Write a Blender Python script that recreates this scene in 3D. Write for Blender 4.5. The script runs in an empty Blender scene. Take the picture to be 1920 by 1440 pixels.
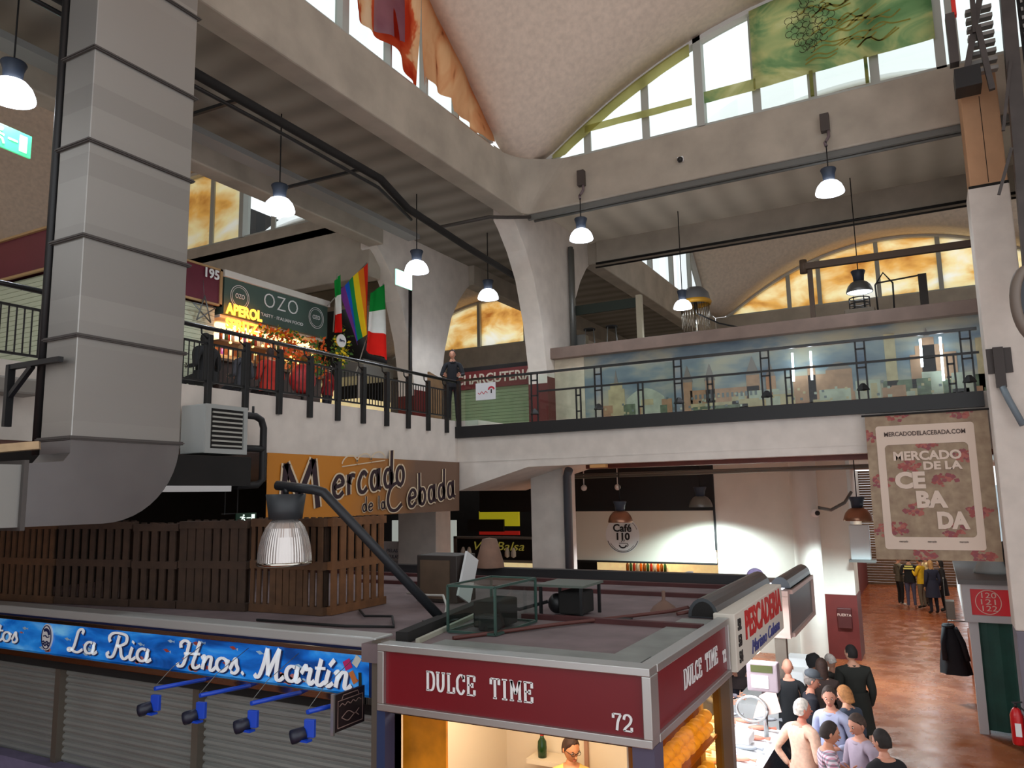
import bpy, bmesh, math, random
from mathutils import Vector, Matrix, noise
random.seed(7)
S = bpy.context.scene
C = S.collection
PI = math.pi
# ------------------------------------------------------------------ camera, sky, exposure
cam = bpy.data.cameras.new('camera')
cam.sensor_width = 36.0
cam.lens = 1445.0 / 1920.0 * 36.0
cam.clip_start = 0.05
cam.clip_end = 400
camo = bpy.data.objects.new('camera', cam)
C.objects.link(camo)
yaw, pitch, roll = -0.49313, 0.14229, -0.019326
fw0 = Vector((math.sin(yaw), math.cos(yaw), 0)); rt0 = Vector((math.cos(yaw), -math.sin(yaw), 0)); up0 = Vector((0, 0, 1))
fw = fw0 * math.cos(pitch) + up0 * math.sin(pitch)
up1 = up0 * math.cos(pitch) - fw0 * math.sin(pitch)
rt = rt0 * math.cos(roll) + up1 * math.sin(roll)
up = up1 * math.cos(roll) - rt0 * math.sin(roll)
camo.matrix_world = Matrix(((rt.x, up.x, -fw.x, 0), (rt.y, up.y, -fw.y, 0), (rt.z, up.z, -fw.z, 4.2), (0, 0, 0, 1)))
S.camera = camo
W = bpy.data.worlds.new('sky'); S.world = W
W.use_nodes = True
bg = W.node_tree.nodes['Background']
bg.inputs[0].default_value = (0.94, 0.97, 1.0, 1)
bg.inputs[1].default_value = 1.15
S.view_settings.view_transform = 'Standard'
S.view_settings.look = 'None'
S.view_settings.exposure = 0.3
S.view_settings.gamma = 1.0
S.cycles.use_denoising = True
S.cycles.max_bounces = 8
S.cycles.transparent_max_bounces = 16
S.cycles.sample_clamp_indirect = 4.0

# ------------------------------------------------------------------ helpers
def lin(c):
    return tuple(((v / 255.0) / 12.92 if v <= 10 else (((v / 255.0) + 0.055) / 1.055) ** 2.4) for v in c[:3]) + (1.0,)
MC = {}
def M(name, rgb=(128,128,128), rough=0.6, metal=0.0, nscale=0, namt=0.12, bump=0.0, emit=0.0, trans=0.0, alpha=1.0, spec=0.5, ecol=None):
    """procedural principled material, colour broken up by noise"""
    if name in MC: return MC[name]
    m = bpy.data.materials.new(name); m.use_nodes = True
    nt = m.node_tree; b = nt.nodes['Principled BSDF']
    c = lin(rgb)
    b.inputs['Base Color'].default_value = c
    b.inputs['Roughness'].default_value = rough
    b.inputs['Metallic'].default_value = metal
    b.inputs['Specular IOR Level'].default_value = spec
    if trans: b.inputs['Transmission Weight'].default_value = trans
    if alpha < 1: b.inputs['Alpha'].default_value = alpha
    if emit:
        b.inputs['Emission Color'].default_value = lin(ecol) if ecol else c
        b.inputs['Emission Strength'].default_value = emit
    if nscale:
        tc = nt.nodes.new('ShaderNodeTexCoord'); n = nt.nodes.new('ShaderNodeTexNoise')
        n.inputs['Scale'].default_value = nscale; n.inputs['Detail'].default_value = 6
        nt.links.new(tc.outputs['Object'], n.inputs['Vector'])
        r = nt.nodes.new('ShaderNodeValToRGB')
        r.color_ramp.elements[0].position = 0.3; r.color_ramp.elements[1].position = 0.7
        r.color_ramp.elements[0].color = tuple(v * (1 - namt * 2) for v in c[:3]) + (1,)
        r.color_ramp.elements[1].color = tuple(min(1, v * (1 + namt)) for v in c[:3]) + (1,)
        nt.links.new(n.outputs['Fac'], r.inputs[0]); nt.links.new(r.outputs[0], b.inputs['Base Color'])
        if bump:
            bp = nt.nodes.new('ShaderNodeBump'); bp.inputs['Strength'].default_value = bump
            nt.links.new(n.outputs['Fac'], bp.inputs['Height']); nt.links.new(bp.outputs[0], b.inputs['Normal'])
    MC[name] = m
    return m

class MB:
    """collects shapes; build() links them as ONE mesh object"""
    def __init__(s): s.bm = bmesh.new(); s.mats = []
    def _mi(s, f, mat):
        if mat is None: return
        if mat not in s.mats: s.mats.append(mat)
        f.material_index = s.mats.index(mat)
    def face(s, pts, mat=None):
        vs = [s.bm.verts.new(p) for p in pts]
        f = s.bm.faces.new(vs); s._mi(f, mat); return f
    def box(s, x0, x1, y0, y1, z0, z1, bev=0.0, mat=None):
        x0, x1 = min(x0, x1), max(x0, x1); y0, y1 = min(y0, y1), max(y0, y1); z0, z1 = min(z0, z1), max(z0, z1)
        v = [s.bm.verts.new(p) for p in ((x0,y0,z0),(x1,y0,z0),(x1,y1,z0),(x0,y1,z0),(x0,y0,z1),(x1,y0,z1),(x1,y1,z1),(x0,y1,z1))]
        fs = [s.bm.faces.new([v[i] for i in q]) for q in ((3,2,1,0),(4,5,6,7),(0,1,5,4),(1,2,6,5),(2,3,7,6),(3,0,4,7))]
        for f in fs: s._mi(f, mat)
        if bev:
            es = list({e for f in fs for e in f.edges})
            r = bmesh.ops.bevel(s.bm, geom=es, offset=bev, segments=2, affect='EDGES', profile=0.5)
            for f in r['faces']: s._mi(f, mat)
        return s
    def cbox(s, c, sz, rz=0.0, rx=0.0, bev=0.0, mat=None):
        n0 = len(s.bm.verts)
        before = set(s.bm.verts)
        s.box(-sz[0]/2, sz[0]/2, -sz[1]/2, sz[1]/2, -sz[2]/2, sz[2]/2, bev, mat)
        R = Matrix.Rotation(rz, 3, 'Z') @ Matrix.Rotation(rx, 3, 'X'); c = Vector(c)
        for v in s.bm.verts:
            if v not in before: v.co = R @ v.co + c
        return s
    def beam(s, a, b, w, h=None, mat=None, upv=(0,0,1)):
        """square bar from a to b"""
        a, b = Vector(a), Vector(b); h = h or w
        d = (b - a).normalized(); u = Vector(upv)
        if abs(d.dot(u)) > 0.98: u = Vector((1,0,0))
        x = d.cross(u).normalized(); y = x.cross(d)
        r = []
        for p in (a, b):
            r.append([s.bm.verts.new(p + x*sx*w/2 + y*sy*h/2) for sx, sy in ((-1,-1),(1,-1),(1,1),(-1,1))])
        fs = [s.bm.faces.new((r[0][i], r[0][(i+1)%4], r[1][(i+1)%4], r[1][i])) for i in range(4)]
        fs += [s.bm.faces.new(r[0][::-1]), s.bm.faces.new(r[1])]
        for f in fs: s._mi(f, mat)
        return s
    def tube(s, pts, rad, n=8, mat=None, caps=True):
        pts = [Vector(p) for p in pts]
        rads = rad if isinstance(rad, (list, tuple)) else [rad]*len(pts)
        rings = []; px = None
        for i, p in enumerate(pts):
            d = (pts[min(i+1, len(pts)-1)] - pts[max(i-1, 0)]).normalized()
            if px is None:
                u = Vector((0,0,1)) if abs(d.z) < 0.9 else Vector((1,0,0))
                px = d.cross(u).normalized()
            else:
                px = (px - d * px.dot(d)).normalized()
            py = d.cross(px)
            rings.append([s.bm.verts.new(p + (px*math.cos(2*PI*k/n) + py*math.sin(2*PI*k/n))*rads[i]) for k in range(n)])
        for a, b in zip(rings, rings[1:]):
            for k in range(n):
                f = s.bm.faces.new((a[k], a[(k+1)%n], b[(k+1)%n], b[k])); f.smooth = True; s._mi(f, mat)
        if caps:
            for r in (rings[0][::-1], rings[-1]): s._mi(s.bm.faces.new(r), mat)
        return s
    def lathe(s, prof, c=(0,0,0), n=24, mat=None, smooth=True):
        c = Vector(c); rings = []
        for r, z in prof:
            if r < 1e-5: rings.append([s.bm.verts.new(c + Vector((0,0,z)))])
            else: rings.append([s.bm.verts.new(c + Vector((r*math.cos(2*PI*k/n), r*math.sin(2*PI*k/n), z))) for k in range(n)])
        for a, b in zip(rings, rings[1:]):
            for k in range(n):
                if len(a) == 1 and len(b) == 1: continue
                if len(a) == 1: q = (a[0], b[(k+1)%n], b[k])
                elif len(b) == 1: q = (a[k], a[(k+1)%n], b[0])
                else: q = (a[k], a[(k+1)%n], b[(k+1)%n], b[k])
                f = s.bm.faces.new(q); f.smooth = smooth; s._mi(f, mat)
        return s
    def ball(s, c, r, n=10, mat=None, sc=(1,1,1)):
        before = set(s.bm.verts)
        k = bmesh.ops.create_uvsphere(s.bm, u_segments=n+2, v_segments=n, radius=1.0)
        c = Vector(c)
        fs = set()
        for v in k['verts']:
            v.co = Vector((v.co.x*r*sc[0], v.co.y*r*sc[1], v.co.z*r*sc[2])) + c
            fs.update(v.link_faces)
        for f in fs: f.smooth = True; s._mi(f, mat)
        return s
    def prism(s, poly, axis, a, b, mat=None):
        """extrude a 2-D polygon along axis ('X','Y','Z') from a to b"""
        def P3(p, t): return {'X': (t, p[0], p[1]), 'Y': (p[0], t, p[1]), 'Z': (p[0], p[1], t)}[axis]
        A = [s.bm.verts.new(P3(p, a)) for p in poly]; B = [s.bm.verts.new(P3(p, b)) for p in poly]
        n = len(poly); fs = [s.bm.faces.new(A[::-1]), s.bm.faces.new(B)]
        for i in range(n): fs.append(s.bm.faces.new((A[i], A[(i+1)%n], B[(i+1)%n], B[i])))
        for f in fs: s._mi(f, mat)
        return s
    def addmesh(s, me, mtx, mats=None):
        before = set(s.bm.verts); nf = len(s.bm.faces)
        s.bm.from_mesh(me)
        for v in s.bm.verts:
            if v not in before: v.co = mtx @ v.co
        s.bm.faces.ensure_lookup_table()
        ms = [x for x in me.materials] if mats is None else mats
        for f in s.bm.faces[nf:]:
            if ms: s._mi(f, ms[min(f.material_index, len(ms)-1)])
        return s
    def build(s, name, mat=None, parent=None, world=True, smooth=False):
        me = bpy.data.meshes.new(name)
        if parent is not None and world:
            inv = parent_mw(parent).inverted()
            for v in s.bm.verts: v.co = inv @ v.co
        bmesh.ops.recalc_face_normals(s.bm, faces=s.bm.faces)
        if smooth:
            for f in s.bm.faces: f.smooth = True
        s.bm.to_mesh(me); s.bm.free()
        for m in (s.mats if s.mats else [mat]): me.materials.append(m)
        o = bpy.data.objects.new(name, me); C.objects.link(o)
        if parent is not None: o.parent = parent
        return o

def parent_mw(o):
    m = Matrix.LocRotScale(o.location, o.rotation_euler, o.scale)
    return parent_mw(o.parent) @ m if o.parent else m
def tag(o, label, cat, group=None, kind=None):
    if label: o['label'] = label
    if cat: o['category'] = cat
    if group: o['group'] = group
    if kind: o['kind'] = kind
    return o
def thing(name, label, cat, loc=(0,0,0), rz=0.0, group=None):
    o = bpy.data.objects.new(name, None); C.objects.link(o); o.empty_display_size = 0.1
    o.location = loc; o.rotation_euler = (0, 0, rz)
    return tag(o, label, cat, group)
def struct(name, mb, mat=None, parent=None, label=None, cat=None, smooth=False):
    o = mb.build(name, mat, parent, smooth=smooth)
    if parent is None:
        o['kind'] = 'structure'
        tag(o, label or name.replace('_', ' ') + ' of the market hall', cat or name.split('_')[0])
    return o
def sgroup(name, label, cat, loc=(0,0,0)):
    o = thing(name, label, cat, loc); o['kind'] = 'structure'; return o
def kids(o): return [c for c in bpy.data.objects if c.parent == o]
def dup(o, loc=None, rz=None, label=None, parent=None):
    c = o.copy(); C.objects.link(c)
    if parent is not None: c.parent = parent
    for ch in KID.get(o.name, None) or kids(o):
        dup(ch, parent=c)
    if loc is not None: c.location = loc
    if rz is not None: c.rotation_euler[2] = rz
    if label: c['label'] = label
    return c
KID = {}
_dg = None
def bake(o):
    """evaluated copy of an object's mesh; the source object is removed"""
    dg = bpy.context.evaluated_depsgraph_get()
    me = bpy.data.meshes.new_from_object(o.evaluated_get(dg))
    bpy.data.objects.remove(o)
    return me
# ---- lettering
TC = {}
def textmesh(body, size, offset=0.0, extrude=0.004, shear=0.0, align='CENTER', spacing=1.0):
    cu = bpy.data.curves.new('lettering', 'FONT'); cu.body = body; cu.size = size
    cu.align_x = align; cu.align_y = 'CENTER'; cu.offset = offset; cu.extrude = extrude; cu.shear = shear
    cu.space_character = spacing; cu.resolution_u = 3
    o = bpy.data.objects.new('lettering', cu); C.objects.link(o)
    return bake(o)
def frame_mtx(o, u, v):
    u = Vector(u).normalized(); v = Vector(v).normalized(); n = u.cross(v)
    return Matrix(((u.x, v.x, n.x, o[0]), (u.y, v.y, n.y, o[1]), (u.z, v.z, n.z, o[2]), (0,0,0,1)))
def text(body, o, u, v, size, mat, parent, name='lettering', width=None, **k):
    """flat raised lettering centred on o in the plane u, v; width squeezes it to that length"""
    me = textmesh(body, size, **k)
    sx = 1.0
    if width:
        xs = [q.co.x for q in me.vertices]; sx = width / (max(xs) - min(xs))
    mb = MB(); mb.addmesh(me, frame_mtx(o, u, v) @ Matrix.Diagonal((sx, 1, 1, 1)), [mat])
    bpy.data.meshes.remove(me)
    return mb.build(name, mat, parent)
def catmull(p, n=6):
    p = [Vector(q) for q in p]
    if len(p) < 3: return p
    out = []
    q = [p[0]*2 - p[1]] + p + [p[-1]*2 - p[-2]]
    for i in range(1, len(q)-2):
        for k in range(n):
            t = k / n
            out.append(0.5*((2*q[i]) + (q[i+1]-q[i-1])*t + (2*q[i-1]-5*q[i]+4*q[i+1]-q[i+2])*t*t + (3*q[i]-q[i-1]-3*q[i+1]+q[i+2])*t**3))
    out.append(p[-1]); return out
def ribbon(mb, pts, w, mtx, th=0.004, z=0.0, mat=None, contrast=0.0, smooth=True):
    """brush stroke along 2-D pts; contrast makes down strokes thicker than up strokes"""
    P = catmull([(x, y) for x, y in pts]) if smooth else [Vector(q) for q in pts]
    L = []; n = len(P)
    for i, p in enumerate(P):
        d = (P[min(i+1, n-1)] - P[max(i-1, 0)])
        if d.length < 1e-6: d = Vector((1, 0))
        d.normalize(); nn = Vector((-d.y, d.x))
        ww = w * (1 - contrast + contrast * abs(d.y)) / 2
        L.append((p + nn*ww, p - nn*ww))
    # round-ish ends
    rings = []
    for a, b in L:
        rings.append([mb.bm.verts.new(mtx @ Vector((q.x, q.y, zz))) for q, zz in ((a, z), (b, z), (b, z+th), (a, z+th))])
    for r, t in zip(rings, rings[1:]):
        for k in range(4):
            mb._mi(mb.bm.faces.new((r[k], r[(k+1)%4], t[(k+1)%4], t[k])), mat)
    for r in (rings[0], rings[-1]): mb._mi(mb.bm.faces.new(r), mat)
def arc(cx, cy, rx, ry, a0, a1, n=10):
    return [(cx + rx*math.cos(math.radians(a0+(a1-a0)*i/n)), cy + ry*math.sin(math.radians(a0+(a1-a0)*i/n))) for i in range(n+1)]
# stroke alphabets: (advance, strokes); x-height 0.5, capitals 1.0
SCRIPT = {
 'L': (0.78, [[(0.62,0.80),(0.66,0.93),(0.55,1.0),(0.42,0.88),(0.36,0.55),(0.28,0.18),(0.12,0.02),(0.02,0.08),(0.14,0.14),(0.32,0.02),(0.52,0.0),(0.72,0.14)]]),
 'a': (0.60, [arc(0.25,0.25,0.21,0.24,60,400,14), [(0.47,0.50),(0.42,0.15),(0.48,0.01),(0.62,0.12)]]),
 'R': (0.92, [[(0.10,0.62),(0.04,0.78),(0.16,0.96),(0.45,1.0),(0.76,0.92),(0.78,0.66),(0.58,0.52),(0.40,0.50),(0.56,0.42),(0.64,0.12),(0.78,0.0),(0.94,0.12)], [(0.46,0.90),(0.38,0.4),(0.28,0.06),(0.10,0.0),(0.02,0.12),(0.10,0.2)]]),
 'i': (0.34, [[(0.14,0.50),(0.08,0.14),(0.16,0.0),(0.32,0.12)], [(0.15,0.66),(0.17,0.74)]]),
 'í': (0.34, [[(0.14,0.50),(0.08,0.14),(0.16,0.0),(0.32,0.12)], [(0.15,0.64),(0.30,0.84)]]),
 'H': (0.98, [[(0.08,0.70),(0.06,0.86),(0.20,0.98),(0.40,0.94)], [(0.42,0.96),(0.34,0.4),(0.24,0.06),(0.06,0.0),(0.0,0.12)], [(0.86,1.0),(0.74,0.5),(0.66,0.12),(0.78,0.0),(0.98,0.12)], [(0.24,0.50),(0.92,0.54)]]),
 'n': (0.62, [[(0.02,0.40),(0.14,0.48),(0.10,0.0)], [(0.12,0.22),(0.26,0.46),(0.42,0.46),(0.42,0.24),(0.42,0.04),(0.52,0.0),(0.64,0.12)]]),
 'o': (0.56, [arc(0.26,0.25,0.21,0.24,80,440,16), [(0.40,0.44),(0.56,0.40)]]),
 's': (0.46, [[(0.04,0.12),(0.22,0.52),(0.28,0.32),(0.36,0.14),(0.24,0.0),(0.08,0.04)]]),
 '.': (0.26, [[(0.08,0.0),(0.12,0.08)]]),
 'M': (1.22, [[(0.0,0.10),(0.10,0.0),(0.22,0.10),(0.34,0.5),(0.42,0.98)], [(0.42,0.98),(0.50,0.5),(0.54,0.10)], [(0.54,0.10),(0.72,0.6),(0.90,1.0)], [(0.90,1.0),(0.86,0.4),(0.90,0.04),(1.04,0.0),(1.18,0.12)]]),
 'r': (0.50, [[(0.02,0.30),(0.16,0.56),(0.20,0.44),(0.36,0.46),(0.32,0.14),(0.40,0.0),(0.54,0.12)]]),
 't': (0.40, [[(0.22,0.82),(0.14,0.3),(0.14,0.06),(0.26,0.0),(0.42,0.12)], [(0.02,0.52),(0.40,0.54)]]),
 ' ': (0.45, []),
}
HAND = {
 'M': (1.10, [[(0.10,0.0),(0.16,0.95)], [(0.16,0.95),(0.50,0.25)], [(0.50,0.25),(0.84,1.05)], [(0.84,1.05),(0.98,0.0)]]),
 'e': (0.62, [[(0.08,0.24),(0.50,0.30),(0.46,0.46),(0.26,0.50),(0.06,0.30),(0.12,0.06),(0.32,0.0),(0.54,0.10)]]),
 'r': (0.46, [[(0.08,0.52),(0.10,0.0)], [(0.10,0.28),(0.24,0.48),(0.42,0.46)]]),
 'c': (0.58, [[(0.50,0.42),(0.30,0.52),(0.08,0.30),(0.12,0.06),(0.32,0.0),(0.52,0.10)]]),
 'a': (0.66, [arc(0.25,0.25,0.19,0.24,40,400,14), [(0.50,0.56),(0.50,0.10),(0.64,0.0)]]),
 'd': (0.64, [arc(0.27,0.25,0.20,0.24,40,400,14), [(0.50,1.0),(0.48,0.4),(0.52,0.0)]]),
 'o': (0.58, [arc(0.27,0.26,0.21,0.25,80,440,16)]),
 'l': (0.28, [[(0.12,0.95),(0.12,0.4),(0.14,0.0)]]),
 'b': (0.62, [[(0.08,1.0),(0.09,0.4),(0.10,0.0)], arc(0.30,0.24,0.20,0.24,160,520,14)]),
 'C': (0.86, [[(0.78,0.86),(0.56,1.0),(0.22,0.82),(0.08,0.40),(0.20,0.06),(0.50,0.0),(0.80,0.20)]]),
 ' ': (0.40, []),
}
def slab(st):  # small serif bar
    return st
SERIF = {
 'D': (0.86, [[(0.16,0),(0.16,1)], [(0.02,0),(0.40,0)], [(0.02,1),(0.40,1)]], [[(0.34,1.0),(0.60,0.95),(0.74,0.72),(0.76,0.5),(0.74,0.28),(0.60,0.05),(0.34,0.0)]]),
 'U': (0.90, [[(0.0,1),(0.34,1)], [(0.54,1),(0.86,1)]], [[(0.17,1),(0.17,0.6),(0.18,0.26),(0.32,0.03),(0.52,0.03),(0.68,0.26),(0.70,0.6),(0.70,1)]]),
 'L': (0.80, [[(0.20,0),(0.20,1)], [(0.04,1),(0.40,1)], [(0.04,0),(0.72,0)], [(0.70,0),(0.70,0.30)]], []),
 'C': (0.86, [[(0.72,0.66),(0.72,1.0)]], [[(0.72,0.80),(0.56,0.98),(0.36,0.98),(0.14,0.76),(0.12,0.5),(0.14,0.24),(0.36,0.02),(0.56,0.02),(0.76,0.22)]]),
 'E': (0.84, [[(0.18,0),(0.18,1)], [(0.04,1),(0.74,1)], [(0.04,0),(0.74,0)], [(0.18,0.52),(0.54,0.52)], [(0.54,0.40),(0.54,0.64)], [(0.73,0.72),(0.73,1)], [(0.73,0),(0.73,0.28)]], []),
 'T': (0.84, [[(0.40,0),(0.40,1)], [(0.04,1),(0.76,1)], [(0.05,0.70),(0.05,1)], [(0.75,0.70),(0.75,1)], [(0.24,0),(0.56,0)]], []),
 'I': (0.64, [[(0.30,0),(0.30,1)], [(0.08,1),(0.52,1)], [(0.08,0),(0.52,0)]], []),
 'M': (1.04, [[(0.16,0),(0.16,1)], [(0.84,0),(0.84,1)], [(0.16,1),(0.50,0.34)], [(0.84,1),(0.50,0.34)], [(0.0,0),(0.34,0)], [(0.66,0),(1.0,0)], [(0.0,1),(0.2,1)], [(0.8,1),(1.0,1)]], []),
 '7': (0.76, [[(0.08,1),(0.70,1)], [(0.09,0.74),(0.09,1)]], [[(0.68,0.96),(0.46,0.55),(0.36,0.0)]]),
 '2': (0.76, [[(0.08,0.02),(0.70,0.02)], [(0.69,0.02),(0.69,0.26)]], [[(0.10,0.70),(0.18,0.94),(0.44,1.0),(0.66,0.80),(0.56,0.50),(0.22,0.20),(0.08,0.02)]]),
 ' ': (0.70, [], []),
}
def strokes(word, alpha, o, u, v, h, w, mat, parent, name='lettering', th=0.006, slant=0.0, contrast=0.35, gap=0.0, under=None, uw=1.6, width=None):
    m = frame_mtx(o, u, v)
    tot = sum(alpha[c][0] + gap for c in word)
    k = (width / (tot * h)) if width else 1.0
    mb = MB()
    for lay in ((under, uw), (mat, 1.0)) if under else ((mat, 1.0),):
        x = 0.0
        for c in word:
            d = alpha[c]
            for si, sset in enumerate(d[1:]):
                for st in sset:
                    pts = [(((x + px) * k + py * slant) * h, py * h) for px, py in st]
                    straight = alpha is SERIF and si == 0
                    hz = alpha is SERIF and abs(st[0][1] - st[-1][1]) < 1e-6 and si == 0
                    ribbon(mb, pts, w * h * lay[1] * (0.55 if hz else 1.0), m, th * (0.5 if lay[0] is under and under else 1.0), mat=lay[0], contrast=contrast if not straight else 0, smooth=not straight)
            x += d[0] + gap
    return mb.build(name, mat, parent)
# ------------------------------------------------------------------ materials of the hall
m_plaster = M('plaster', (226,217,208), 0.85, nscale=3, namt=0.05, bump=0.05)
m_white = M('white_wall', (226,222,214), 0.8, nscale=2, namt=0.03)
m_conc = M('concrete', (170,160,146), 0.9, nscale=2.2, namt=0.10, bump=0.1)
m_beam = M('beam_concrete', (178,168,154), 0.9, nscale=1.6, namt=0.09, bump=0.08)
m_shell = M('shell_plaster', (228,210,194), 0.95, nscale=9, namt=0.06, bump=0.05)
m_dado = M('dado_red', (98,32,30), 0.5, nscale=3, namt=0.06)
m_black = M('black_metal', (22,22,24), 0.45, nscale=0)
m_dark = M('dark_void', (30,28,27), 0.9, nscale=2)
m_grey = M('grey_metal', (120,122,120), 0.4, metal=0.6)
m_steel = M('brushed_steel', (186,188,188), 0.28, metal=1.0, nscale=30, namt=0.06)
m_chrome = M('polished_trim', (200,196,186), 0.12, metal=1.0)
m_alu = M('aluminium', (196,196,194), 0.38, metal=0.9)
m_frame = M('window_frame', (176,178,172), 0.6)

def ceiling_mat(cc=((112,104,94),(150,142,130))):
    """board-marked slab soffit: soft dark stripes across the strip"""
    m = bpy.data.materials.new('board_marked_soffit'); m.use_nodes = True
    nt = m.node_tree; b = nt.nodes['Principled BSDF']; b.inputs['Roughness'].default_value = 0.9
    tc = nt.nodes.new('ShaderNodeTexCoord'); n = nt.nodes.new('ShaderNodeTexNoise'); n.inputs['Scale'].default_value = 1.3
    w = nt.nodes.new('ShaderNodeTexWave'); w.inputs['Scale'].default_value = 0.42; w.inputs['Distortion'].default_value = 1.2
    w.inputs['Detail'].default_value = 3; w.inputs['Detail Scale'].default_value = 1.5
    r = nt.nodes.new('ShaderNodeValToRGB')
    r.color_ramp.elements[0].color = lin(cc[0]); r.color_ramp.elements[1].color = lin(cc[1])
    nt.links.new(tc.outputs['Object'], w.inputs['Vector']); nt.links.new(tc.outputs['Object'], n.inputs['Vector'])
    mx = nt.nodes.new('ShaderNodeMath'); mx.operation = 'MULTIPLY_ADD'; mx.inputs[1].default_value = 0.6
    nt.links.new(w.outputs['Fac'], mx.inputs[0])
    mm = nt.nodes.new('ShaderNodeMath'); mm.operation = 'MULTIPLY'; mm.inputs[1].default_value = 0.5
    nt.links.new(n.outputs['Fac'], mm.inputs[0]); nt.links.new(mm.outputs[0], mx.inputs[2])
    nt.links.new(mx.outputs[0], r.inputs[0]); nt.links.new(r.outputs[0], b.inputs['Base Color'])
    return m, w
m_soffit_x, wv = ceiling_mat(((200,192,176),(238,230,214))); wv.bands_direction = 'X'  # right strip paler: lamp light on its soffit put into the colour
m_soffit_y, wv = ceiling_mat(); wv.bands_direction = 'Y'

def floor_mat():
    m = bpy.data.materials.new('polished_red_floor'); m.use_nodes = True
    nt = m.node_tree; b = nt.nodes['Principled BSDF']
    tc = nt.nodes.new('ShaderNodeTexCoord')
    n = nt.nodes.new('ShaderNodeTexNoise'); n.inputs['Scale'].default_value = 1.4; n.inputs['Detail'].default_value = 8; n.inputs['Roughness'].default_value = 0.65
    r = nt.nodes.new('ShaderNodeValToRGB')
    r.color_ramp.elements[0].position = 0.32; r.color_ramp.elements[1].position = 0.72
    r.color_ramp.elements[0].color = lin((128,62,32)); r.color_ramp.elements[1].color = lin((156,90,54))
    n2 = nt.nodes.new('ShaderNodeTexNoise'); n2.inputs['Scale'].default_value = 2.6; n2.inputs['Detail'].default_value = 5
    r2 = nt.nodes.new('ShaderNodeMapRange'); r2.inputs['From Min'].default_value = 0.35; r2.inputs['From Max'].default_value = 0.7
    r2.inputs['To Min'].default_value = 0.16; r2.inputs['To Max'].default_value = 0.38
    bp = nt.nodes.new('ShaderNodeBump'); bp.inputs['Strength'].default_value = 0.07; bp.inputs['Distance'].default_value = 0.05
    for t in (n, n2): nt.links.new(tc.outputs['Object'], t.inputs['Vector'])
    nt.links.new(n.outputs['Fac'], r.inputs[0]); nt.links.new(r.outputs[0], b.inputs['Base Color'])
    nt.links.new(n2.outputs['Fac'], r2.inputs['Value']); nt.links.new(r2.outputs[0], b.inputs['Roughness'])
    nt.links.new(n2.outputs['Fac'], bp.inputs['Height']); nt.links.new(bp.outputs[0], b.inputs['Normal'])
    return m
m_floor = floor_mat()

def glass_mat(name, rgb=(235,245,242), clear=0.9, rough=0.03, ior=1.45):
    m = bpy.data.materials.new(name); m.use_nodes = True; nt = m.node_tree; nt.nodes.clear()
    o = nt.nodes.new('ShaderNodeOutputMaterial'); mx = nt.nodes.new('ShaderNodeMixShader')
    t = nt.nodes.new('ShaderNodeBsdfTransparent'); g = nt.nodes.new('ShaderNodeBsdfGlossy')
    t.inputs[0].default_value = lin(rgb); g.inputs['Roughness'].default_value = rough
    fr = nt.nodes.new('ShaderNodeFresnel'); fr.inputs[0].default_value = ior
    ad = nt.nodes.new('ShaderNodeMath'); ad.operation = 'ADD'; ad.inputs[1].default_value = (1 - clear) * 0.5; ad.use_clamp = True
    ge = nt.nodes.new('ShaderNodeNewGeometry'); iv = nt.nodes.new('ShaderNodeMath'); iv.operation = 'SUBTRACT'; iv.inputs[0].default_value = 1.0
    ml = nt.nodes.new('ShaderNodeMath'); ml.operation = 'MULTIPLY'
    nt.links.new(ge.outputs['Backfacing'], iv.inputs[1]); nt.links.new(fr.outputs[0], ad.inputs[0])
    nt.links.new(ad.outputs[0], ml.inputs[0]); nt.links.new(iv.outputs[0], ml.inputs[1]); nt.links.new(ml.outputs[0], mx.inputs[0])
    nt.links.new(t.outputs[0], mx.inputs[1]); nt.links.new(g.outputs[0], mx.inputs[2]); nt.links.new(mx.outputs[0], o.inputs[0])
    return m
m_glass = glass_mat('clear_pane')
m_glass_rail = glass_mat('railing_glass', (244,250,247), 0.97)
m_amberglass = glass_mat('amber_case_glass', (255,230,178), 0.97, ior=1.05)
m_frost = glass_mat('dim_pane', (240,246,246), 1.0, 0.3)

def cloth_mat(name, cols, scale=1.0, stretch=(1,1,1), trans=0.55, pos=None, dist=0.0):
    """printed sheer fabric: daylight passes through it"""
    m = bpy.data.materials.new(name); m.use_nodes = True; nt = m.node_tree; nt.nodes.clear()
    o = nt.nodes.new('ShaderNodeOutputMaterial'); mx = nt.nodes.new('ShaderNodeMixShader'); mx.inputs[0].default_value = trans
    d = nt.nodes.new('ShaderNodeBsdfDiffuse'); t = nt.nodes.new('ShaderNodeBsdfTranslucent')
    tc = nt.nodes.new('ShaderNodeTexCoord'); mp = nt.nodes.new('ShaderNodeMapping'); mp.inputs['Scale'].default_value = stretch
    n = nt.nodes.new('ShaderNodeTexNoise'); n.inputs['Scale'].default_value = scale; n.inputs['Detail'].default_value = 4; n.inputs['Distortion'].default_value = dist
    r = nt.nodes.new('ShaderNodeValToRGB'); e = r.color_ramp
    k = len(cols)
    for i, c in enumerate(cols):
        p = (pos[i] if pos else 0.30 + 0.4 * i / (k - 1))
        el = e.elements[i] if i < 2 else e.elements.new(p)
        el.position = p; el.color = lin(c)
    nt.links.new(tc.outputs['Object'], mp.inputs[0]); nt.links.new(mp.outputs[0], n.inputs['Vector'])
    nt.links.new(n.outputs['Fac'], r.inputs[0])
    for q in (d, t): nt.links.new(r.outputs[0], q.inputs[0])
    nt.links.new(d.outputs[0], mx.inputs[1]); nt.links.new(t.outputs[0], mx.inputs[2]); nt.links.new(mx.outputs[0], o.inputs[0])
    return m
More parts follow.
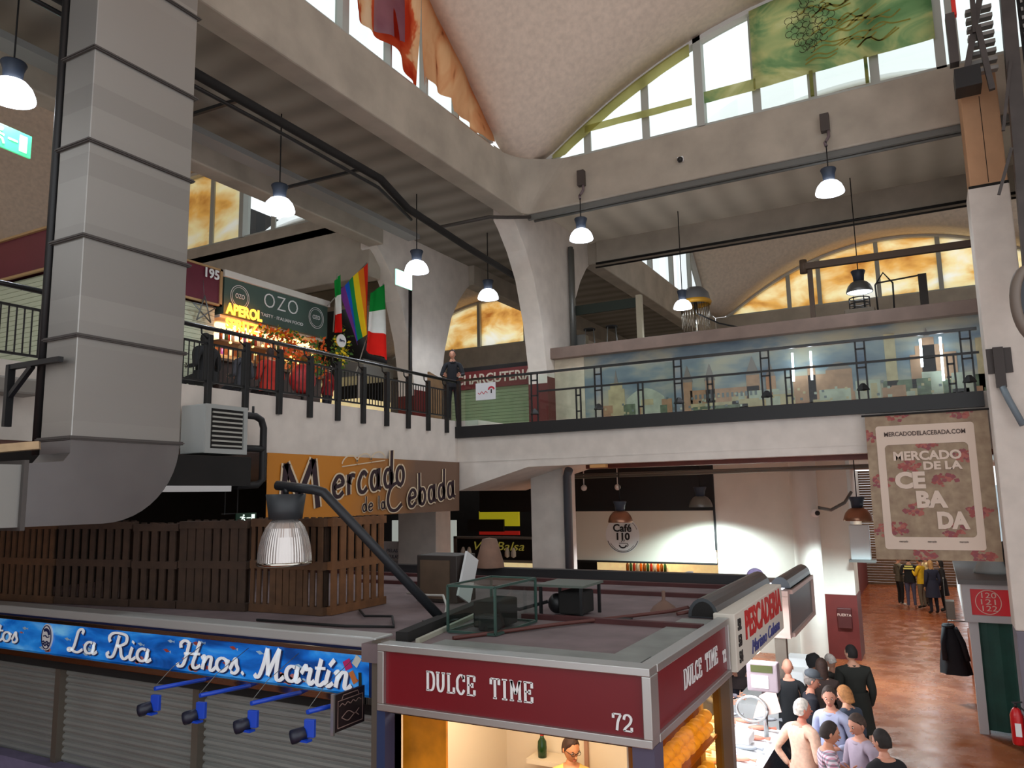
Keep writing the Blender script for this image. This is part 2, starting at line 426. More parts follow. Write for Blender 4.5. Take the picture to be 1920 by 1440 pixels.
m_green = cloth_mat('green_print_cloth', [(92,124,82),(126,152,104),(186,182,124),(212,206,154)], 0.9, (1,1,1.6), 0.75, dist=1.4)
m_amber = cloth_mat('amber_blind', [(176,108,46),(236,178,92),(255,236,176),(255,252,236)], 0.8, (.7,1,1.3), 0.9, dist=0.35)
m_brown = cloth_mat('brown_blind', [(70,44,16),(120,84,30),(150,110,44),(176,140,70)], 0.8, (1,1,1), 0.7, dist=0.8)
m_orange = cloth_mat('orange_print_cloth', [(190,52,30),(214,92,56),(240,176,130),(246,200,164)], 0.55, (1,1.2,0.8), 0.85, pos=[0.36,0.47,0.5,0.62], dist=1.8)
m_lilac = cloth_mat('lilac_print_cloth', [(150,124,150),(196,176,196)], 1.0, (1,1,1), 0.75)
m_yellowband = cloth_mat('yellow_edge_cloth', [(170,166,104),(214,206,140)], 1.0, (1,1,1), 0.8)
m_ink = M('dark_print_line', (52,40,18), 0.9)
m_inklight = cloth_mat('pale_print_line', [(196,186,110),(214,204,130)], 1.0, (1,1,1), 0.7)

# ------------------------------------------------------------------ setting
struct('floor', MB().box(-32, 12, -6, 62, -0.2, 0), m_floor, label='polished reddish brown market floor', cat='floor')

# gallery slabs with white fascias
m_slabunder = M('slab_soffit', (150,142,134), 0.9, nscale=1.5)
g = MB()
g.box(-26, -9.54, -1.0, 15.06, 4.95, 5.9); g.box(-26, -9.0, 15.06, 36, 4.95, 5.9); g.box(-9.0, 6, 17.0, 36, 4.95, 5.9); g.box(-9.0, 6, 15.06, 17.0, 4.95, 5.77)
struct('floor_gallery', g, m_plaster, label='white gallery floor slab running round the hall above the stalls', cat='floor')
# bridge haunch: the white fascia deepens towards the inner corner and has a pink-lit chamfered soffit
h = MB()
h.prism([(-9.54,4.95),(6.0,4.95),(6.0,4.82),(-6.2,4.80),(-7.74,4.79),(-9.54,4.30)], 'Y', 15.07, 15.42)
h.prism([(-9.54,4.95),(-7.0,4.95),(-7.74,4.79),(-9.54,4.30)], 'Y', 15.42, 18.4)
struct('trim_haunch', h, m_plaster, label='white haunched underside of the bridge at the inner corner', cat='trim')
struct('trim_redbeam', MB().box(-6.6, 6, 15.6, 16.0, 4.72, 4.95), M('red_beam', (110,48,34), 0.45, nscale=4), label='dark red edge beam under the white bridge', cat='beam')

# column fans (flare along Y to carry the two beams of a strip)
def fan(x0, x1, name, lab, yc=17.2, zb=5.9):
    t = sgroup(name, lab, 'column', ((x0+x1)/2, yc, zb))
    prof = [(5.77,.60),(7.2,.64),(8.3,.86),(9.3,1.22),(9.9,1.62),(10.35,2.05),(10.5,2.25),(11.1,2.25)]
    poly = [(yc-w, z) for z, w in prof] + [(yc+w, z) for z, w in reversed(prof)]
    MB().prism(poly, 'X', x0, x1).build('shaft', m_plaster, t)
    MB().box(x0-.012, x1+.012, yc-.63, yc+.63, 5.77, 7.0).build('dado', m_dado, t)
    return t
fan(-8.44, -7.94, 'column', 'white fan shaped column at the inner corner beside the mural wall')
fan(-12.35, -11.85, 'column', 'white fan shaped column behind the flags on the left gallery')
fan(-8.44, -7.94, 'column', 'fan column at the far side of the next bay', yc=35.2)
for x0, x1, lab in ((-8.55,-7.68,'white square column below the bridge, left of the white shutter'), (-12.5,-11.3,'grey square column below the banner, left of the tiny stall sign')):
    struct('column', MB().box(x0, x1, 16.75, 17.45, 0, 4.95, 0.02), m_plaster, label=lab, cat='column')
# column at the right with its joints and dado
t = sgroup('column', 'tall white column at the right edge, upper shaft tinted orange-lit, holding the flower banner', 'column', (1.2, 14.3, 0))
x0, x1, y0, y1 = 0.93, 1.50, 14.3, 14.95
MB().box(x0, x1, y0, y1, 0, 2.0, 0.02).build('plinth', M('grey_plinth', (120,116,128), 0.6), t)
MB().box(x0-.005, x1+.005, y0-.005, y1, 2.0, 9.05, 0.02).build('white_shaft', m_plaster, t)
MB().box(x0+.03, x1-.01, y0, y1, 9.07, 11.0, 0.02).build('orange_lit_shaft', M('plaster_orange_lit', (196,152,116), 0.85, nscale=3, namt=0.05), t)  # orange light on the upper shaft put into its colour
MB().box(x0+.01, x1, y0-.004, y0+.3, 9.03, 9.08).build('joint', m_dark, t)
MB().box(x0+.29, x0+.30, y0-.004, y0+.05, 9.1, 10.6).build('crack', m_dark, t)
# round column by the white wall
t = sgroup('column', 'round white column standing before the white wall', 'column', (-2.8, 20.1, 0))
MB().lathe([(0.31,0),(0.31,4.9)], (-2.78,20.1,0), 32).build('shaft', m_white, t)

# beams
def beam(x0,x1,y0,y1,lab,z0=10.5,z1=11.6):
    struct('beam', MB().box(x0,x1,y0,y1,z0,z1,0.03), m_beam, label=lab, cat='beam')
beam(-8.12,-7.66,-2.6,15.0,'long concrete beam over the left gallery edge, under the red window cloth')
beam(-7.66,6.0,15.0,15.45,'long concrete beam under the green window banner')
beam(-7.66,6.0,19.3,19.75,'dark concrete beam behind the corrugated soffit at right')
beam(-12.1,-11.66,-2.6,15.0,'second concrete beam beyond the left gallery lamps')
beam(-12.1,-11.66,19.4,33.0,'far concrete beam behind the left fan column')
beam(-8.12,-7.66,19.4,33.0,'far concrete beam receding behind the inner corner column')
beam(-25.4,-12.1,15.0,15.45,'concrete beam under the amber windows at left',9.75)
beam(-25.4,-12.1,19.3,19.75,'concrete beam behind the left fan column')
beam(-7.66,6,33,33.45,'far concrete beam under the amber arched window')
beam(-25.4,-12.1,33,33.45,'far concrete beam under the golden window')
# rounded fillet at the inner corner
f = MB(); n = 8
poly = [(-7.66,15.0),(-7.66,13.6)] + [(-7.66+1.3-1.3*math.cos(i/n*PI/2), 13.7+1.3*math.sin(i/n*PI/2)) for i in range(1,n)] + [(-6.4,15.0)]
ring0 = [f.bm.verts.new((x,y,11.62)) for x,y in poly]
tip = [f.bm.verts.new((x*0.12-7.66*0.88, y*0.12+15.0*0.88, 10.5)) for x,y in poly]
for i in range(len(poly)):
    j = (i+1) % len(poly); f.bm.faces.new((ring0[i],ring0[j],tip[j],tip[i]))
f.bm.faces.new(ring0); f.bm.faces.new(tip[::-1])
struct('trim_fillet', f, m_beam, label='rounded concrete corner where the two long beams meet', cat='trim', smooth=False)

# strip ceilings
struct('ceiling_strip', MB().box(-8.12,6,15.4,19.4,11.1,11.3), m_soffit_x, label='striped concrete soffit between the two right hand beams', cat='ceiling')
struct('ceiling_strip', MB().box(-11.7,-8.1,-2.6,15.0,11.1,11.3), m_soffit_y, label='striped concrete soffit over the left gallery walkway', cat='ceiling')
struct('ceiling_strip', MB().box(-25.4,-8.12,15.0,19.75,11.1,11.3), m_soffit_y, label='concrete soffit behind the inner corner', cat='ceiling')
struct('ceiling_strip', MB().box(-11.7,-8.1,19.75,33,11.1,11.3), m_soffit_y, label='concrete soffit of the far strip', cat='ceiling')

# vault shells
def sm(v): return 0.5 * (v + math.sqrt(v*v + 0.02)) if v > -2 else 0.0
def arch_x(x, x0, x1):
    c = (x0+x1)/2; a = (x1-x0)/2 - 0.45
    return max(0.0, sm(2.45*(1-((x-c)/a)**2)) - 0.05)
def arch_y(y, y0, y1):
    c = (y0+y1)/2 - 0.5; a = (y1-y0)/2 - 0.7
    return max(0.0, sm(3.6*(1-((y-c)/a)**2)) - 0.05)
BAYS = {'A1': (-7.66,6.0,-2.6,15.0), 'B1': (-25.4,-12.1,-2.6,15.0), 'A2': (-7.66,6.0,19.75,33.0), 'B2': (-25.4,-12.1,19.75,33.0)}
ZS = 11.6
def shell(k, lab):
    x0,x1,y0,y1 = BAYS[k]; N = 34; mb = MB()
    g = [[mb.bm.verts.new((x0+(x1-x0)*i/N, y0+(y1-y0)*j/N, ZS + arch_x(x0+(x1-x0)*i/N,x0,x1) + arch_y(y0+(y1-y0)*j/N,y0,y1))) for j in range(N+1)] for i in range(N+1)]
    for i in range(N):
        for j in range(N):
            q = mb.bm.faces.new((g[i][j],g[i+1][j],g[i+1][j+1],g[i][j+1])); q.smooth = True
    o = struct('ceiling_vault', mb, M('window_glare_white', (246,246,244), .9), label=lab, cat='ceiling', smooth=True)  # outer face whitened so windows onto it read as bright daylight
    if o.data.polygons[len(o.data.polygons)//2].normal.z < 0: o.data.flip_normals()
    o.data.materials.append(m_shell)
    s = o.modifiers.new('thickness', 'SOLIDIFY'); s.thickness = 0.14; s.offset = 1; s.material_offset = 1
    return o
shell('A1','big buff vaulted shell ceiling over the hall'); shell('B1','vaulted shell over the bay at far left')
shell('A2','buff vaulted shell over the far right bay'); shell('B2','vaulted shell over the far left bay')

# arched windows standing on the beams
WN = [0]
def lunette(k, side, lab, posts, panes, rim=True):
    """posts: (pos, width); panes: list of (a, b, material)"""
    x0,x1,y0,y1 = BAYS[k]; WN[0] += 1
    if side == 'Y1': P = lambda s, z, d=0.0: (s, y1+0.12+d, z); A = lambda s: arch_x(s,x0,x1)
    if side == 'X0': P = lambda s, z, d=0.0: (x0-0.12-d, s, z); A = lambda s: arch_y(s,y0,y1)
    c = P((posts[0][0]), ZS)
    t = sgroup('window_%d' % WN[0], lab, 'window', c)
    fr = MB()
    for s, w in posts:
        h = A(s)
        if h < 0.05: continue
        p = P(s, ZS); q = P(s, ZS+h+0.05)
        fr.beam(p, q, w, 0.16)
    lo, hi = panes[0][0], panes[-1][1]
    fr.beam(P(lo,ZS+0.03), P(hi,ZS+0.03), 0.12, 0.06)
    fr.build('frame', m_frame, t)
    if rim:
        rm = MB(); n = 40; pts = [(lo+(hi-lo)*i/n) for i in range(n+1)]
        for a, b in zip(pts, pts[1:]):
            rm.face([P(a,ZS+A(a)+.02,-.13),P(b,ZS+A(b)+.02,-.13),P(b,ZS+A(b)-.10,-.13),P(a,ZS+A(a)-.10,-.13)])
            rm.face([P(a,ZS+A(a)-.10,-.13),P(b,ZS+A(b)-.10,-.13),P(b,ZS+A(b)-.10,.1),P(a,ZS+A(a)-.10,.1)])
        rm.build('arch_rim', M('pale_rim', (206,204,200), 0.8), t)
    for a, b, mat in panes:
        pm = MB(); n = max(2, int((b-a)/0.35)); ss = [a+(b-a)*i/n for i in range(n+1)]
        for s0, s1 in zip(ss, ss[1:]):
            if A(s0) < 0.02 and A(s1) < 0.02: continue
            pm.face([P(s0,ZS,.04),P(s1,ZS,.04),P(s1,ZS+A(s1)+.05,.04),P(s0,ZS+A(s0)+.05,.04)])
        if len(pm.bm.faces): pm.build('pane', mat, t)
    return t
g_, a_, b_ = m_glass, m_amber, m_brown
lunette('A1','Y1','arched window above the right beam behind the green banner', [(-6.1,.05),(-4.75,.04),(-3.55,.26),(-2.44,.03),(-1.4,.03),(-.3,.03),(.78,.12),(1.0,.16),(2.4,.06),(3.6,.2)], [(-7.2,-3.55,g_),(-3.55,.8,g_),(.8,5.5,g_)])
lunette('A1','X0','arched window above the left beam behind the red cloth', [(12.3,.04),(11.2,.06),(10.1,.04),(8.9,.16),(7.2,.05),(5.5,.2),(3.0,.06)], [(-1.0,5.5,g_),(5.5,8.9,g_),(8.9,13.6,g_)])
lunette('B1','Y1','amber arched window beyond the left gallery, behind the bright lamp', [(-23,.06),(-21.5,.1),(-19.6,.05),(-16.75,.28),(-18.1,.05),(-15.6,.05),(-14.3,.1)], [(-25,-19.7,b_),(-19.7,-16.8,a_),(-16.7,-14.5,m_frost),(-14.5,-12.4,g_)])
lunette('A2','Y1','glowing amber arched window above the painted wall', [(-4.6,.1),(-3.4,.22),(-1.2,.05),(.95,.24),(2.8,.08)], [(-7.2,-3.4,a_),(-3.4,.95,a_),(.95,5.5,a_)])
lunette('A2','X0','steeply foreshortened window over the far beam', [(22.5,.1),(24.5,.12),(27,.12),(29.5,.1)], [(20.2,25,m_frost),(25,32.5,m_frost)])
lunette('B2','Y1','golden arched window seen between the two fan columns', [(-22,.1),(-19.6,.28),(-17.0,.12),(-14.5,.1)], [(-25,-19.6,a_),(-19.6,-12.5,a_)])
t = sgroup('window_7', 'brown arched end window at the left edge', 'window', (-25.4, 6, ZS))
pm = MB(); n = 20
for i in range(n):
    s0 = -1.8 + 15.8*i/n; s1 = -1.8 + 15.8*(i+1)/n
    h0, h1 = arch_y(s0,-2.6,15), arch_y(s1,-2.6,15)
    if h0 > .02 or h1 > .02: pm.face([(-25.4,s0,ZS),(-25.4,s1,ZS),(-25.4,s1,ZS+h1),(-25.4,s0,ZS+h0)])
pm.build('pane', m_brown, t)

# enclosing walls
struct('wall_front', MB().box(-25.6,-9.0,-6.2,-6.0,0,11.2), m_plaster, label='unseen wall added behind the viewpoint to keep daylight off the left gallery', cat='wall')  # unseen wall added to darken the left gallery
struct('wall_left', MB().box(-25.9,-25.6,-6,40,0,11.6).box(-25.9,-25.6,14.6,40,11.6,17), m_dark, label='dark side wall far at left', cat='wall')
struct('wall_back', MB().box(-25.6,6,33.6,33.9,5.9,11.6), m_conc, label='dim back wall of the upper gallery', cat='wall')
struct('wall_right', MB().box(6.0,6.3,9,40,0,11.6), m_plaster, label='plain wall at the right behind the steel stair', cat='wall')
struct('wall_stairback', MB().box(2.2,6.0,15.5,15.7,5.9,10.5), m_plaster, label='white wall behind the steel stair', cat='wall')

# ground floor wall with the big white panel, dado and the shutter of the cafe
struct('wall_white', MB().box(-5.28,-2.66,21.4,21.6,0,4.95), m_white, label='tall white wall right of the cafe shutter', cat='wall')
struct('wall_dado', MB().box(-2.66,-1.9,21.36,22.4,1.56,4.95), m_white, label='white wall strip above the dark red dado at the corridor', cat='wall')
t = sgroup('baseboard_corridor', 'tall dark red dado at the corner of the corridor', 'dado', (-2.2,21.3,0))
MB().box(-2.66,-1.88,21.33,22.4,0,1.56).build('panel', m_dado, t)
MB().box(-2.35,-2.02,21.24,21.33,.75,1.25,.02).build('notice_box', M('dark_maroon', (70,22,22), .5), t)
text('PUERTA', (-2.19,21.235,1.08),(1,0,0),(0,0,1),.09,M('pale_letters',(200,170,160),.7),t)
struct('wall_corridor', MB().box(-3.2,-2.9,21.9,38,0,4.95), m_white, label='white wall along the left of the far corridor', cat='wall')
struct('baseboard_left', MB().box(-2.9,-2.84,22.4,38,0,1.5), m_dado, label='dark red dado along the left of the far corridor', cat='dado')
sh = MB()
for i in range(45): sh.box(-3.3,0.6,38.0,38.05+.03*(i%2),i*.11,i*.11+.10)
struct('wall_end', sh, M('brown_slats', (104,78,58), .5, nscale=5), label='brown slatted shutter closing the end of the corridor', cat='wall')
struct('wall_under', MB().box(-25.6,-3.3,38,38.3,0,4.95), m_dark, label='dark rear wall of the ground floor', cat='wall')
# ------------------------------------------------------------------ pendant lamps
m_lens = M('lamp_lens_lit', (235,245,255), 0.3, emit=14.0)
m_lens2 = M('lamp_lens_dim', (235,245,255), 0.3, emit=3.0)
m_shade_blue = M('lamp_housing', (52,62,78), 0.5)
m_shade_clear = M('prismatic_shade_lit', (226,232,242), 0.25, emit=3.6)
m_copper = M('copper_shade', (168,124,100), 0.3, metal=0.8)
m_cable = M('cable_black', (18,18,20), 0.7)
def pendant(name, label, p, top, r=0.27, shade=m_shade_clear, lens=m_lens, power=120, group=None, col=(0.86,0.93,1.0), cap=m_shade_blue, caph=.22, flare=1.0):
    """p is the centre of the lens"""
    t = thing(name, label, 'lamp', p, 0, group)
    x, y, z = p
    H = r*0.95
    prof = [(r, 0.0), (r*1.02, .02), (r*.97, H*.30), (r*.85, H*.60), (r*.62, H*.88), (r*.38, H*1.0)]
    MB().lathe(prof, p, 32).build('lamp_shade', shade, t)
    MB().lathe([(0,H), (r*.40,H), (r*.44,H+caph*.6), (r*.56,H+caph), (r*.52,H+caph+.02), (0,H+caph+.02)], p, 24).build('housing', cap, t)
    MB().lathe([(0,.012),(r*.94,.012),(r*.94,.03),(0,.03)], p, 32).build('lens', lens, t)
    if top: MB().tube([(x,y,z+H+caph), top], .012, 6).build('cord', m_cable, t)
    if power:
        l = bpy.data.lights.new('lamp_light', 'SPOT'); l.energy = power; l.color = col; l.spot_size = 2.6; l.spot_blend = .5; l.shadow_soft_size = r*.6
        lo = bpy.data.objects.new('lamp_light', l); C.objects.link(lo); lo.parent = t; lo.location = (0,0,-.02)
    return t
rowl = 'hanging lamps over the left gallery'
pendant('pendant_lamp','lit dome lamp at the left edge above the green exit sign',(-9.8,5.05,9.25),(-9.8,5.05,11.1),group=rowl)
pendant('pendant_lamp','brightest lit dome lamp in front of the amber window, right of the duct',(-9.8,9.62,9.25),(-9.8,9.62,11.1),group=rowl)
pendant('pendant_lamp','lit dome lamp beside the small green exit sign above the flags',(-9.9,13.95,9.25),(-9.9,13.95,11.1),group=rowl)
pendant('pendant_lamp','lit dome lamp between the two fan columns',(-9.85,17.1,9.3),(-9.85,17.1,11.1),group=rowl)
def beamlamp(x, label):
    t = pendant('pendant_lamp', label, (x,14.82,9.60), (x,14.82,10.62), r=.25, group='lamps hung from the right beam')
    mb = MB().box(x-.08,x+.08,14.86,14.99,10.85,11.2,.01)
    mb.build('junction_box', M('box_brown', (70,62,58), .6), t)
    MB().tube([(x+.05,14.9,10.85),(x+.05,14.88,10.72),(x-.02,14.84,10.60),(x,14.82,10.52)],.03,8).build('bracket_arm', M('arm_mauve', (110,96,100), .6), t)
beamlamp(-6.2,'lit dome lamp hanging just right of the inner corner'); beamlamp(-1.21,'lit dome lamp hanging under the beam below the green banner')
pendant('pendant_lamp','small lit lamp above the painted wall beside the yellow fringe machine',(-5.0,18.2,8.62),(-5.0,18.2,11.1),r=.22,power=50)
pendant('pendant_lamp','grey dome lamp before the glowing arched window',(-1.05,18.2,8.45),(-1.05,18.2,11.1),r=.27,shade=m_grey,lens=m_lens2,power=20)
pendant('pendant_lamp','copper dome lamp hanging over the café shutter sign',(-6.9,18.4,3.46),(-6.9,18.4,4.9),r=.30,shade=m_copper,lens=m_lens2,power=260)
pendant('pendant_lamp','grey dome lamp in the dark opening above the café shutter',(-5.35,20.2,3.78),(-5.35,20.2,4.9),r=.30,shade=m_grey,lens=m_lens2,power=900,col=(.80,1.0,1.0))
pendant('pendant_lamp','copper dome lamp half hidden by the flower banner',(-1.5,18.8,3.48),(-1.5,18.8,4.9),r=.30,shade=m_copper,lens=m_lens2,power=800,col=(.80,.98,1.0))
for i, yy in enumerate((24.0, 28.0, 32.0, 36.0)):  # unseen lamps added to light the far corridor
    pendant('pendant_lamp','added unseen lamp lighting the far corridor behind the flower banner',(-.8,yy,4.2),(-.8,yy,4.95),r=.3,shade=m_copper,lens=m_lens,power=230,col=(1.0,.86,.62),group='added far corridor lamps')

# tube crane with the ribbed lamp standing on the stall roof
t = thing('lamp_crane', 'bent dark steel tube on the stall roof carrying a ribbed glass lamp', 'lamp post', (-4.62,6.9,2.9))
MB().tube([(-4.62,6.9,2.96),(-5.72,6.47,4.17),(-5.80,6.44,4.26),(-5.90,6.41,4.29),(-6.40,6.35,4.35)],.052,12).build('tube', M('tube_grey', (44,46,50), .45, metal=.4), t)
MB().box(-4.75,-4.45,6.78,7.02,2.885,2.93).build('base_plate', m_black, t)
t = thing('pendant_lamp', 'unlit ribbed dome lamp hanging from the bent tube in front', 'lamp', (-6.26,6.35,3.50))
n = 120; mb = MB(); r = .285
prof = [(1.0,0),(1.0,.05),(.985,.13),(.94,.22),(.86,.32),(.73,.42),(.56,.49),(.42,.53)]
rings = []
for q, z in prof:
    rings.append([mb.bm.verts.new((-6.26+q*r*(1+.012*(k%2))*math.cos(2*PI*k/n), 6.35+q*r*(1+.012*(k%2))*math.sin(2*PI*k/n), 3.50+z*.92)) for k in range(n)])
for a, b in zip(rings, rings[1:]):
    for k in range(n): mb.bm.faces.new((a[k],a[(k+1)%n],b[(k+1)%n],b[k]))
mb.build('lamp_shade', M('ribbed_shade', (205,198,194), .22, metal=.7), t)
MB().lathe([(1.0*r,-.012),(1.05*r,0),(1.05*r,.025),(1.0*r,.03)],(-6.26,6.35,3.50),48).build('rim', m_chrome, t)
MB().lathe([(0,.48),(.18,.48),(.19,.57),(.215,.75),(0,.75)],(-6.26,6.35,3.50),28).build('housing', M('housing_grey', (46,50,54), .5), t)
MB().tube([(-6.26,6.35,4.24),(-6.26,6.35,4.33)],.03,8).build('hook', m_black, t)

# ------------------------------------------------------------------ ventilation duct
def duct_mat():
    m = bpy.data.materials.new('galvanised_sheet'); m.use_nodes = True
    nt = m.node_tree; b = nt.nodes['Principled BSDF']; b.inputs['Metallic'].default_value = .75
    tc = nt.nodes.new('ShaderNodeTexCoord'); mp = nt.nodes.new('ShaderNodeMapping'); mp.inputs['Scale'].default_value = (.02,.02,4.2)
    v = nt.nodes.new('ShaderNodeTexNoise'); v.noise_dimensions = '3D'; v.inputs['Scale'].default_value = 1.0; v.inputs['Detail'].default_value = 0
    st = nt.nodes.new('ShaderNodeMath'); st.operation = 'SNAP'; st.inputs[1].default_value = .24
    sx = nt.nodes.new('ShaderNodeSeparateXYZ'); cb = nt.nodes.new('ShaderNodeCombineXYZ')
    nt.links.new(tc.outputs['Object'], sx.inputs[0]); nt.links.new(sx.outputs['Z'], st.inputs[0]); nt.links.new(st.outputs[0], cb.inputs['Z'])
    nt.links.new(cb.outputs[0], mp.inputs[0]); nt.links.new(mp.outputs[0], v.inputs['Vector'])
    r = nt.nodes.new('ShaderNodeValToRGB'); r.color_ramp.elements[0].position=.35; r.color_ramp.elements[1].position=.65
    r.color_ramp.elements[0].color = lin((146,144,140)); r.color_ramp.elements[1].color = lin((182,180,176))
    n2 = nt.nodes.new('ShaderNodeTexNoise'); n2.inputs['Scale'].default_value = 1.2
    mr = nt.nodes.new('ShaderNodeMapRange'); mr.inputs['To Min'].default_value=.34; mr.inputs['To Max'].default_value=.5
    nt.links.new(tc.outputs['Object'], n2.inputs['Vector']); nt.links.new(n2.outputs['Fac'], mr.inputs['Value']); nt.links.new(mr.outputs[0], b.inputs['Roughness'])
    nt.links.new(v.outputs['Fac'], r.inputs[0]); nt.links.new(r.outputs[0], b.inputs['Base Color'])
    return m
m_duct = duct_mat()
t = thing('ventilation_duct', 'big galvanised sheet metal air duct dropping down at left and bending at the bottom', 'duct', (-7.25,4.9,4.0))
X0, X1, Y0, Y1 = -7.46, -6.98, 4.34, 5.52
seams = [4.80,5.77,6.75,7.72,8.70,9.68,10.65]
zz = seams + [11.4]
for a, b in zip(zz, zz[1:]):
    MB().box(X0,X1,Y0,Y1,a,b,.008).build('duct_section', m_duct, t)
for z in seams:
    MB().box(X0-.025,X1+.025,Y0-.025,Y1+.025,z-.018,z+.018).box(X0-.035,X1+.035,Y0-.035,Y1+.035,z-.006,z+.006).build('flange', M('flange_steel', (92,88,86), .5, metal=.6), t)
# elbow: outer radius bends from the far face into the underside, run goes towards -Y
e = MB(); n = 12
out = [(Y1,4.80)] + [(Y1-.82+.82*math.cos(a), 4.80-.80*math.sin(a)) for a in [i/n*PI/2 for i in range(1,n+1)]] + [(3.95,4.0)]
inn = [(Y0,4.80),(Y0,4.66),(Y0-.06,4.58),(3.95,4.55)]
poly = out + inn[::-1]
e.prism(poly, 'X', X0, X1)
e.build('elbow', M('elbow_sheet', (150,152,156), .26, metal=.9, nscale=2, namt=.05), t)
MB().box(X0-.03,X1+.03,3.92,3.96,3.97,4.58).build('flange', M('flange_steel'), t)
MB().box(X0+.01,X1-.01,1.6,3.93,4.0,4.54).build('duct_section', M('duct_grey', (150,150,146), .5, metal=.5), t)
tag(MB().beam((-7.7,3.2,4.60),(-7.05,4.1,4.72),.14,.07).build('wooden_batten', M('raw_wood', (176,150,116), .8, nscale=6)), 'short raw wooden batten lying on the horizontal duct', 'batten')
# black riser pipe beside the duct with its wall bracket
t = thing('riser_pipe', 'black vertical pipe running down beside the duct', 'pipe', (-7.63,4.4,4.66))
MB().tube([(-7.60,4.4,11.1),(-7.605,4.4,8.0),(-7.60,4.4,4.66)],.05,12).build('pipe', m_black, t)
MB().tube([(-7.55,4.46,11.1),(-7.53,4.46,7.4),(-7.52,4.46,5.6)],.022,8).build('thin_pipe', M('pipe_brown', (62,56,52), .6), t)
MB().beam((-7.95,4.27,5.54),(-7.1,4.27,5.54),.05).beam((-7.92,4.27,5.56),(-7.92,4.27,4.95),.07,.05).beam((-7.9,4.27,5.25),(-7.55,4.27,5.52),.045).build('bracket', m_black, t)
# two cable trays and pipes under the left soffit
tag(MB().tube([(-8.32,-2,9.92),(-8.3,6.5,9.92),(-8.32,10.6,9.90),(-8.45,11.6,9.70),(-8.5,13.8,9.57),(-8.58,16.2,9.5)],.075,10).build('pipe_run', m_dark), 'thick dark pipe hung under the left gallery soffit', 'pipe')
tag(MB().tube([(-8.36,-2,9.75),(-8.34,8,9.76),(-8.36,10.6,9.74),(-8.5,11.8,9.54)],.03,8).build('conduit', m_black), 'thin black conduit below the thick dark pipe', 'pipe')
for i, y in enumerate((7.4, 10.2)):
    tag(MB().beam((-8.3,y,9.95),(-10.4,y-.1,9.95),.05).build('support_arm', m_black), ['black cross arm holding the pipe right of the duct','black cross arm holding the pipe further along'][i], 'bracket')
tag(MB().box(-10.9,-10.55,-2,15,10.45,10.5).box(-10.9,-10.88,-2,15,10.5,10.56).box(-10.57,-10.55,-2,15,10.5,10.56).build('cable_tray', M('tray_grey', (150,152,150), .5, metal=.4)), 'long pale cable tray over the left gallery lamps', 'cable tray')
tag(MB().box(-7.6,5.9,15.05,15.12,10.38,10.495).tube([(-7.5,15.2,10.38),(5.9,15.2,10.38)],.03,6).build('cable_channel', M('channel_grey', (104,104,100), .6)), 'grey cable channel along the bottom of the right beam', 'cable tray')
tag(MB().tube([(-7.6,19.15,10.42),(5.9,19.15,10.42)],.035,6).tube([(-7.6,19.12,10.30),(5.9,19.12,10.30)],.025,6).build('conduit', m_black), 'pair of black conduits under the far right beam', 'pipe')
tag(MB().tube([(-7.5,15.0,10.42),(-7.9,14.6,10.36),(-8.0,14.0,10.2),(-8.9,13.4,9.95)],.04,8).build('conduit', M('pipe_brown')), 'brown conduit joining the pipes at the inner corner', 'pipe')
tag(MB().tube([(-7.84,17.98,7.70),(-7.84,17.98,10.6)],.07,10).tube([(-7.86,18.16,7.70),(-7.86,18.16,10.6)],.04,8).box(-7.8,-7.55,18.05,18.3,7.75,8.25).build('conduit', m_grey), 'grey vertical conduits and box on the inner corner column', 'pipe')
tag(MB().tube([(-11.72,16.22,5.9),(-11.72,16.22,10.3)],.05,10).build('riser_pipe', m_black), 'slim black post in front of the left fan column', 'pipe')
tag(MB().tube([(-7.55,16.7,0),(-7.55,16.7,4.6),(-7.45,16.6,4.75)],.1,12).build('drain_pipe', M('pipe_slate', (84,86,92), .5)), 'slate grey drain pipe on the lower column left of the café', 'pipe')

# lit exit signs
m_exit = M('exit_green_lit', (70,190,130), .4, emit=1.2)
def exit_sign(label, o, u, w, h, mat, tw=True):
    u = Vector(u).normalized(); o = Vector(o); n = u.cross(Vector((0,0,1)))
    t = thing('exit_sign', label, 'sign', o)
    m = frame_mtx(o, u, (0,0,1)); mb = MB()
    mb.box(-w/2,w/2,-h/2,h/2,-.03,.0,.004)
    for v in mb.bm.verts: v.co = m @ v.co
    mb.build('panel', mat, t)
    mb = MB(); W1 = M('exit_white', (225,240,230), .5, emit=.8)
    ribbon(mb, [(-w*.30,-h*.3),(-w*.22,-h*.05),(-w*.18,h*.15)], h*.10, m, .006, .001, smooth=False)
    ribbon(mb, [(-w*.22,-h*.05),(-w*.12,-h*.12),(-w*.08,-h*.32)], h*.09, m, .006, .001, smooth=False)
    ribbon(mb, [(-w*.32,h*.10),(-w*.20,h*.10),(-w*.08,h*.04)], h*.08, m, .006, .001, smooth=False)
    mb.ball(m @ Vector((-w*.15,h*.28,.004)), h*.09, 8)
    ribbon(mb, [(w*.0,0),(w*.20,0)], h*.08, m, .006, .001, smooth=False)
    ribbon(mb, [(w*.32,-h*.36),(w*.32,h*.36)], w*.16, m, .006, .001, smooth=False)
    mb.build('running_figure', W1, t)
    return t
exit_sign('lit green exit sign under the lamp at the left edge',(-9.9,5.1,8.78),(-.10,1,0),.62,.30,m_exit)
exit_sign('lit green exit sign beside the lamp above the flags',(-10.1,13.75,9.05),(0,1,0),.60,.36,M('exit_pale_lit', (150,225,190), .4, emit=1.6))
es = exit_sign('dark green running man exit sign under the heater',(-9.35,8.66,3.92),(0,1,0),.40,.15,M('exit_dark', (22,60,42), .5))
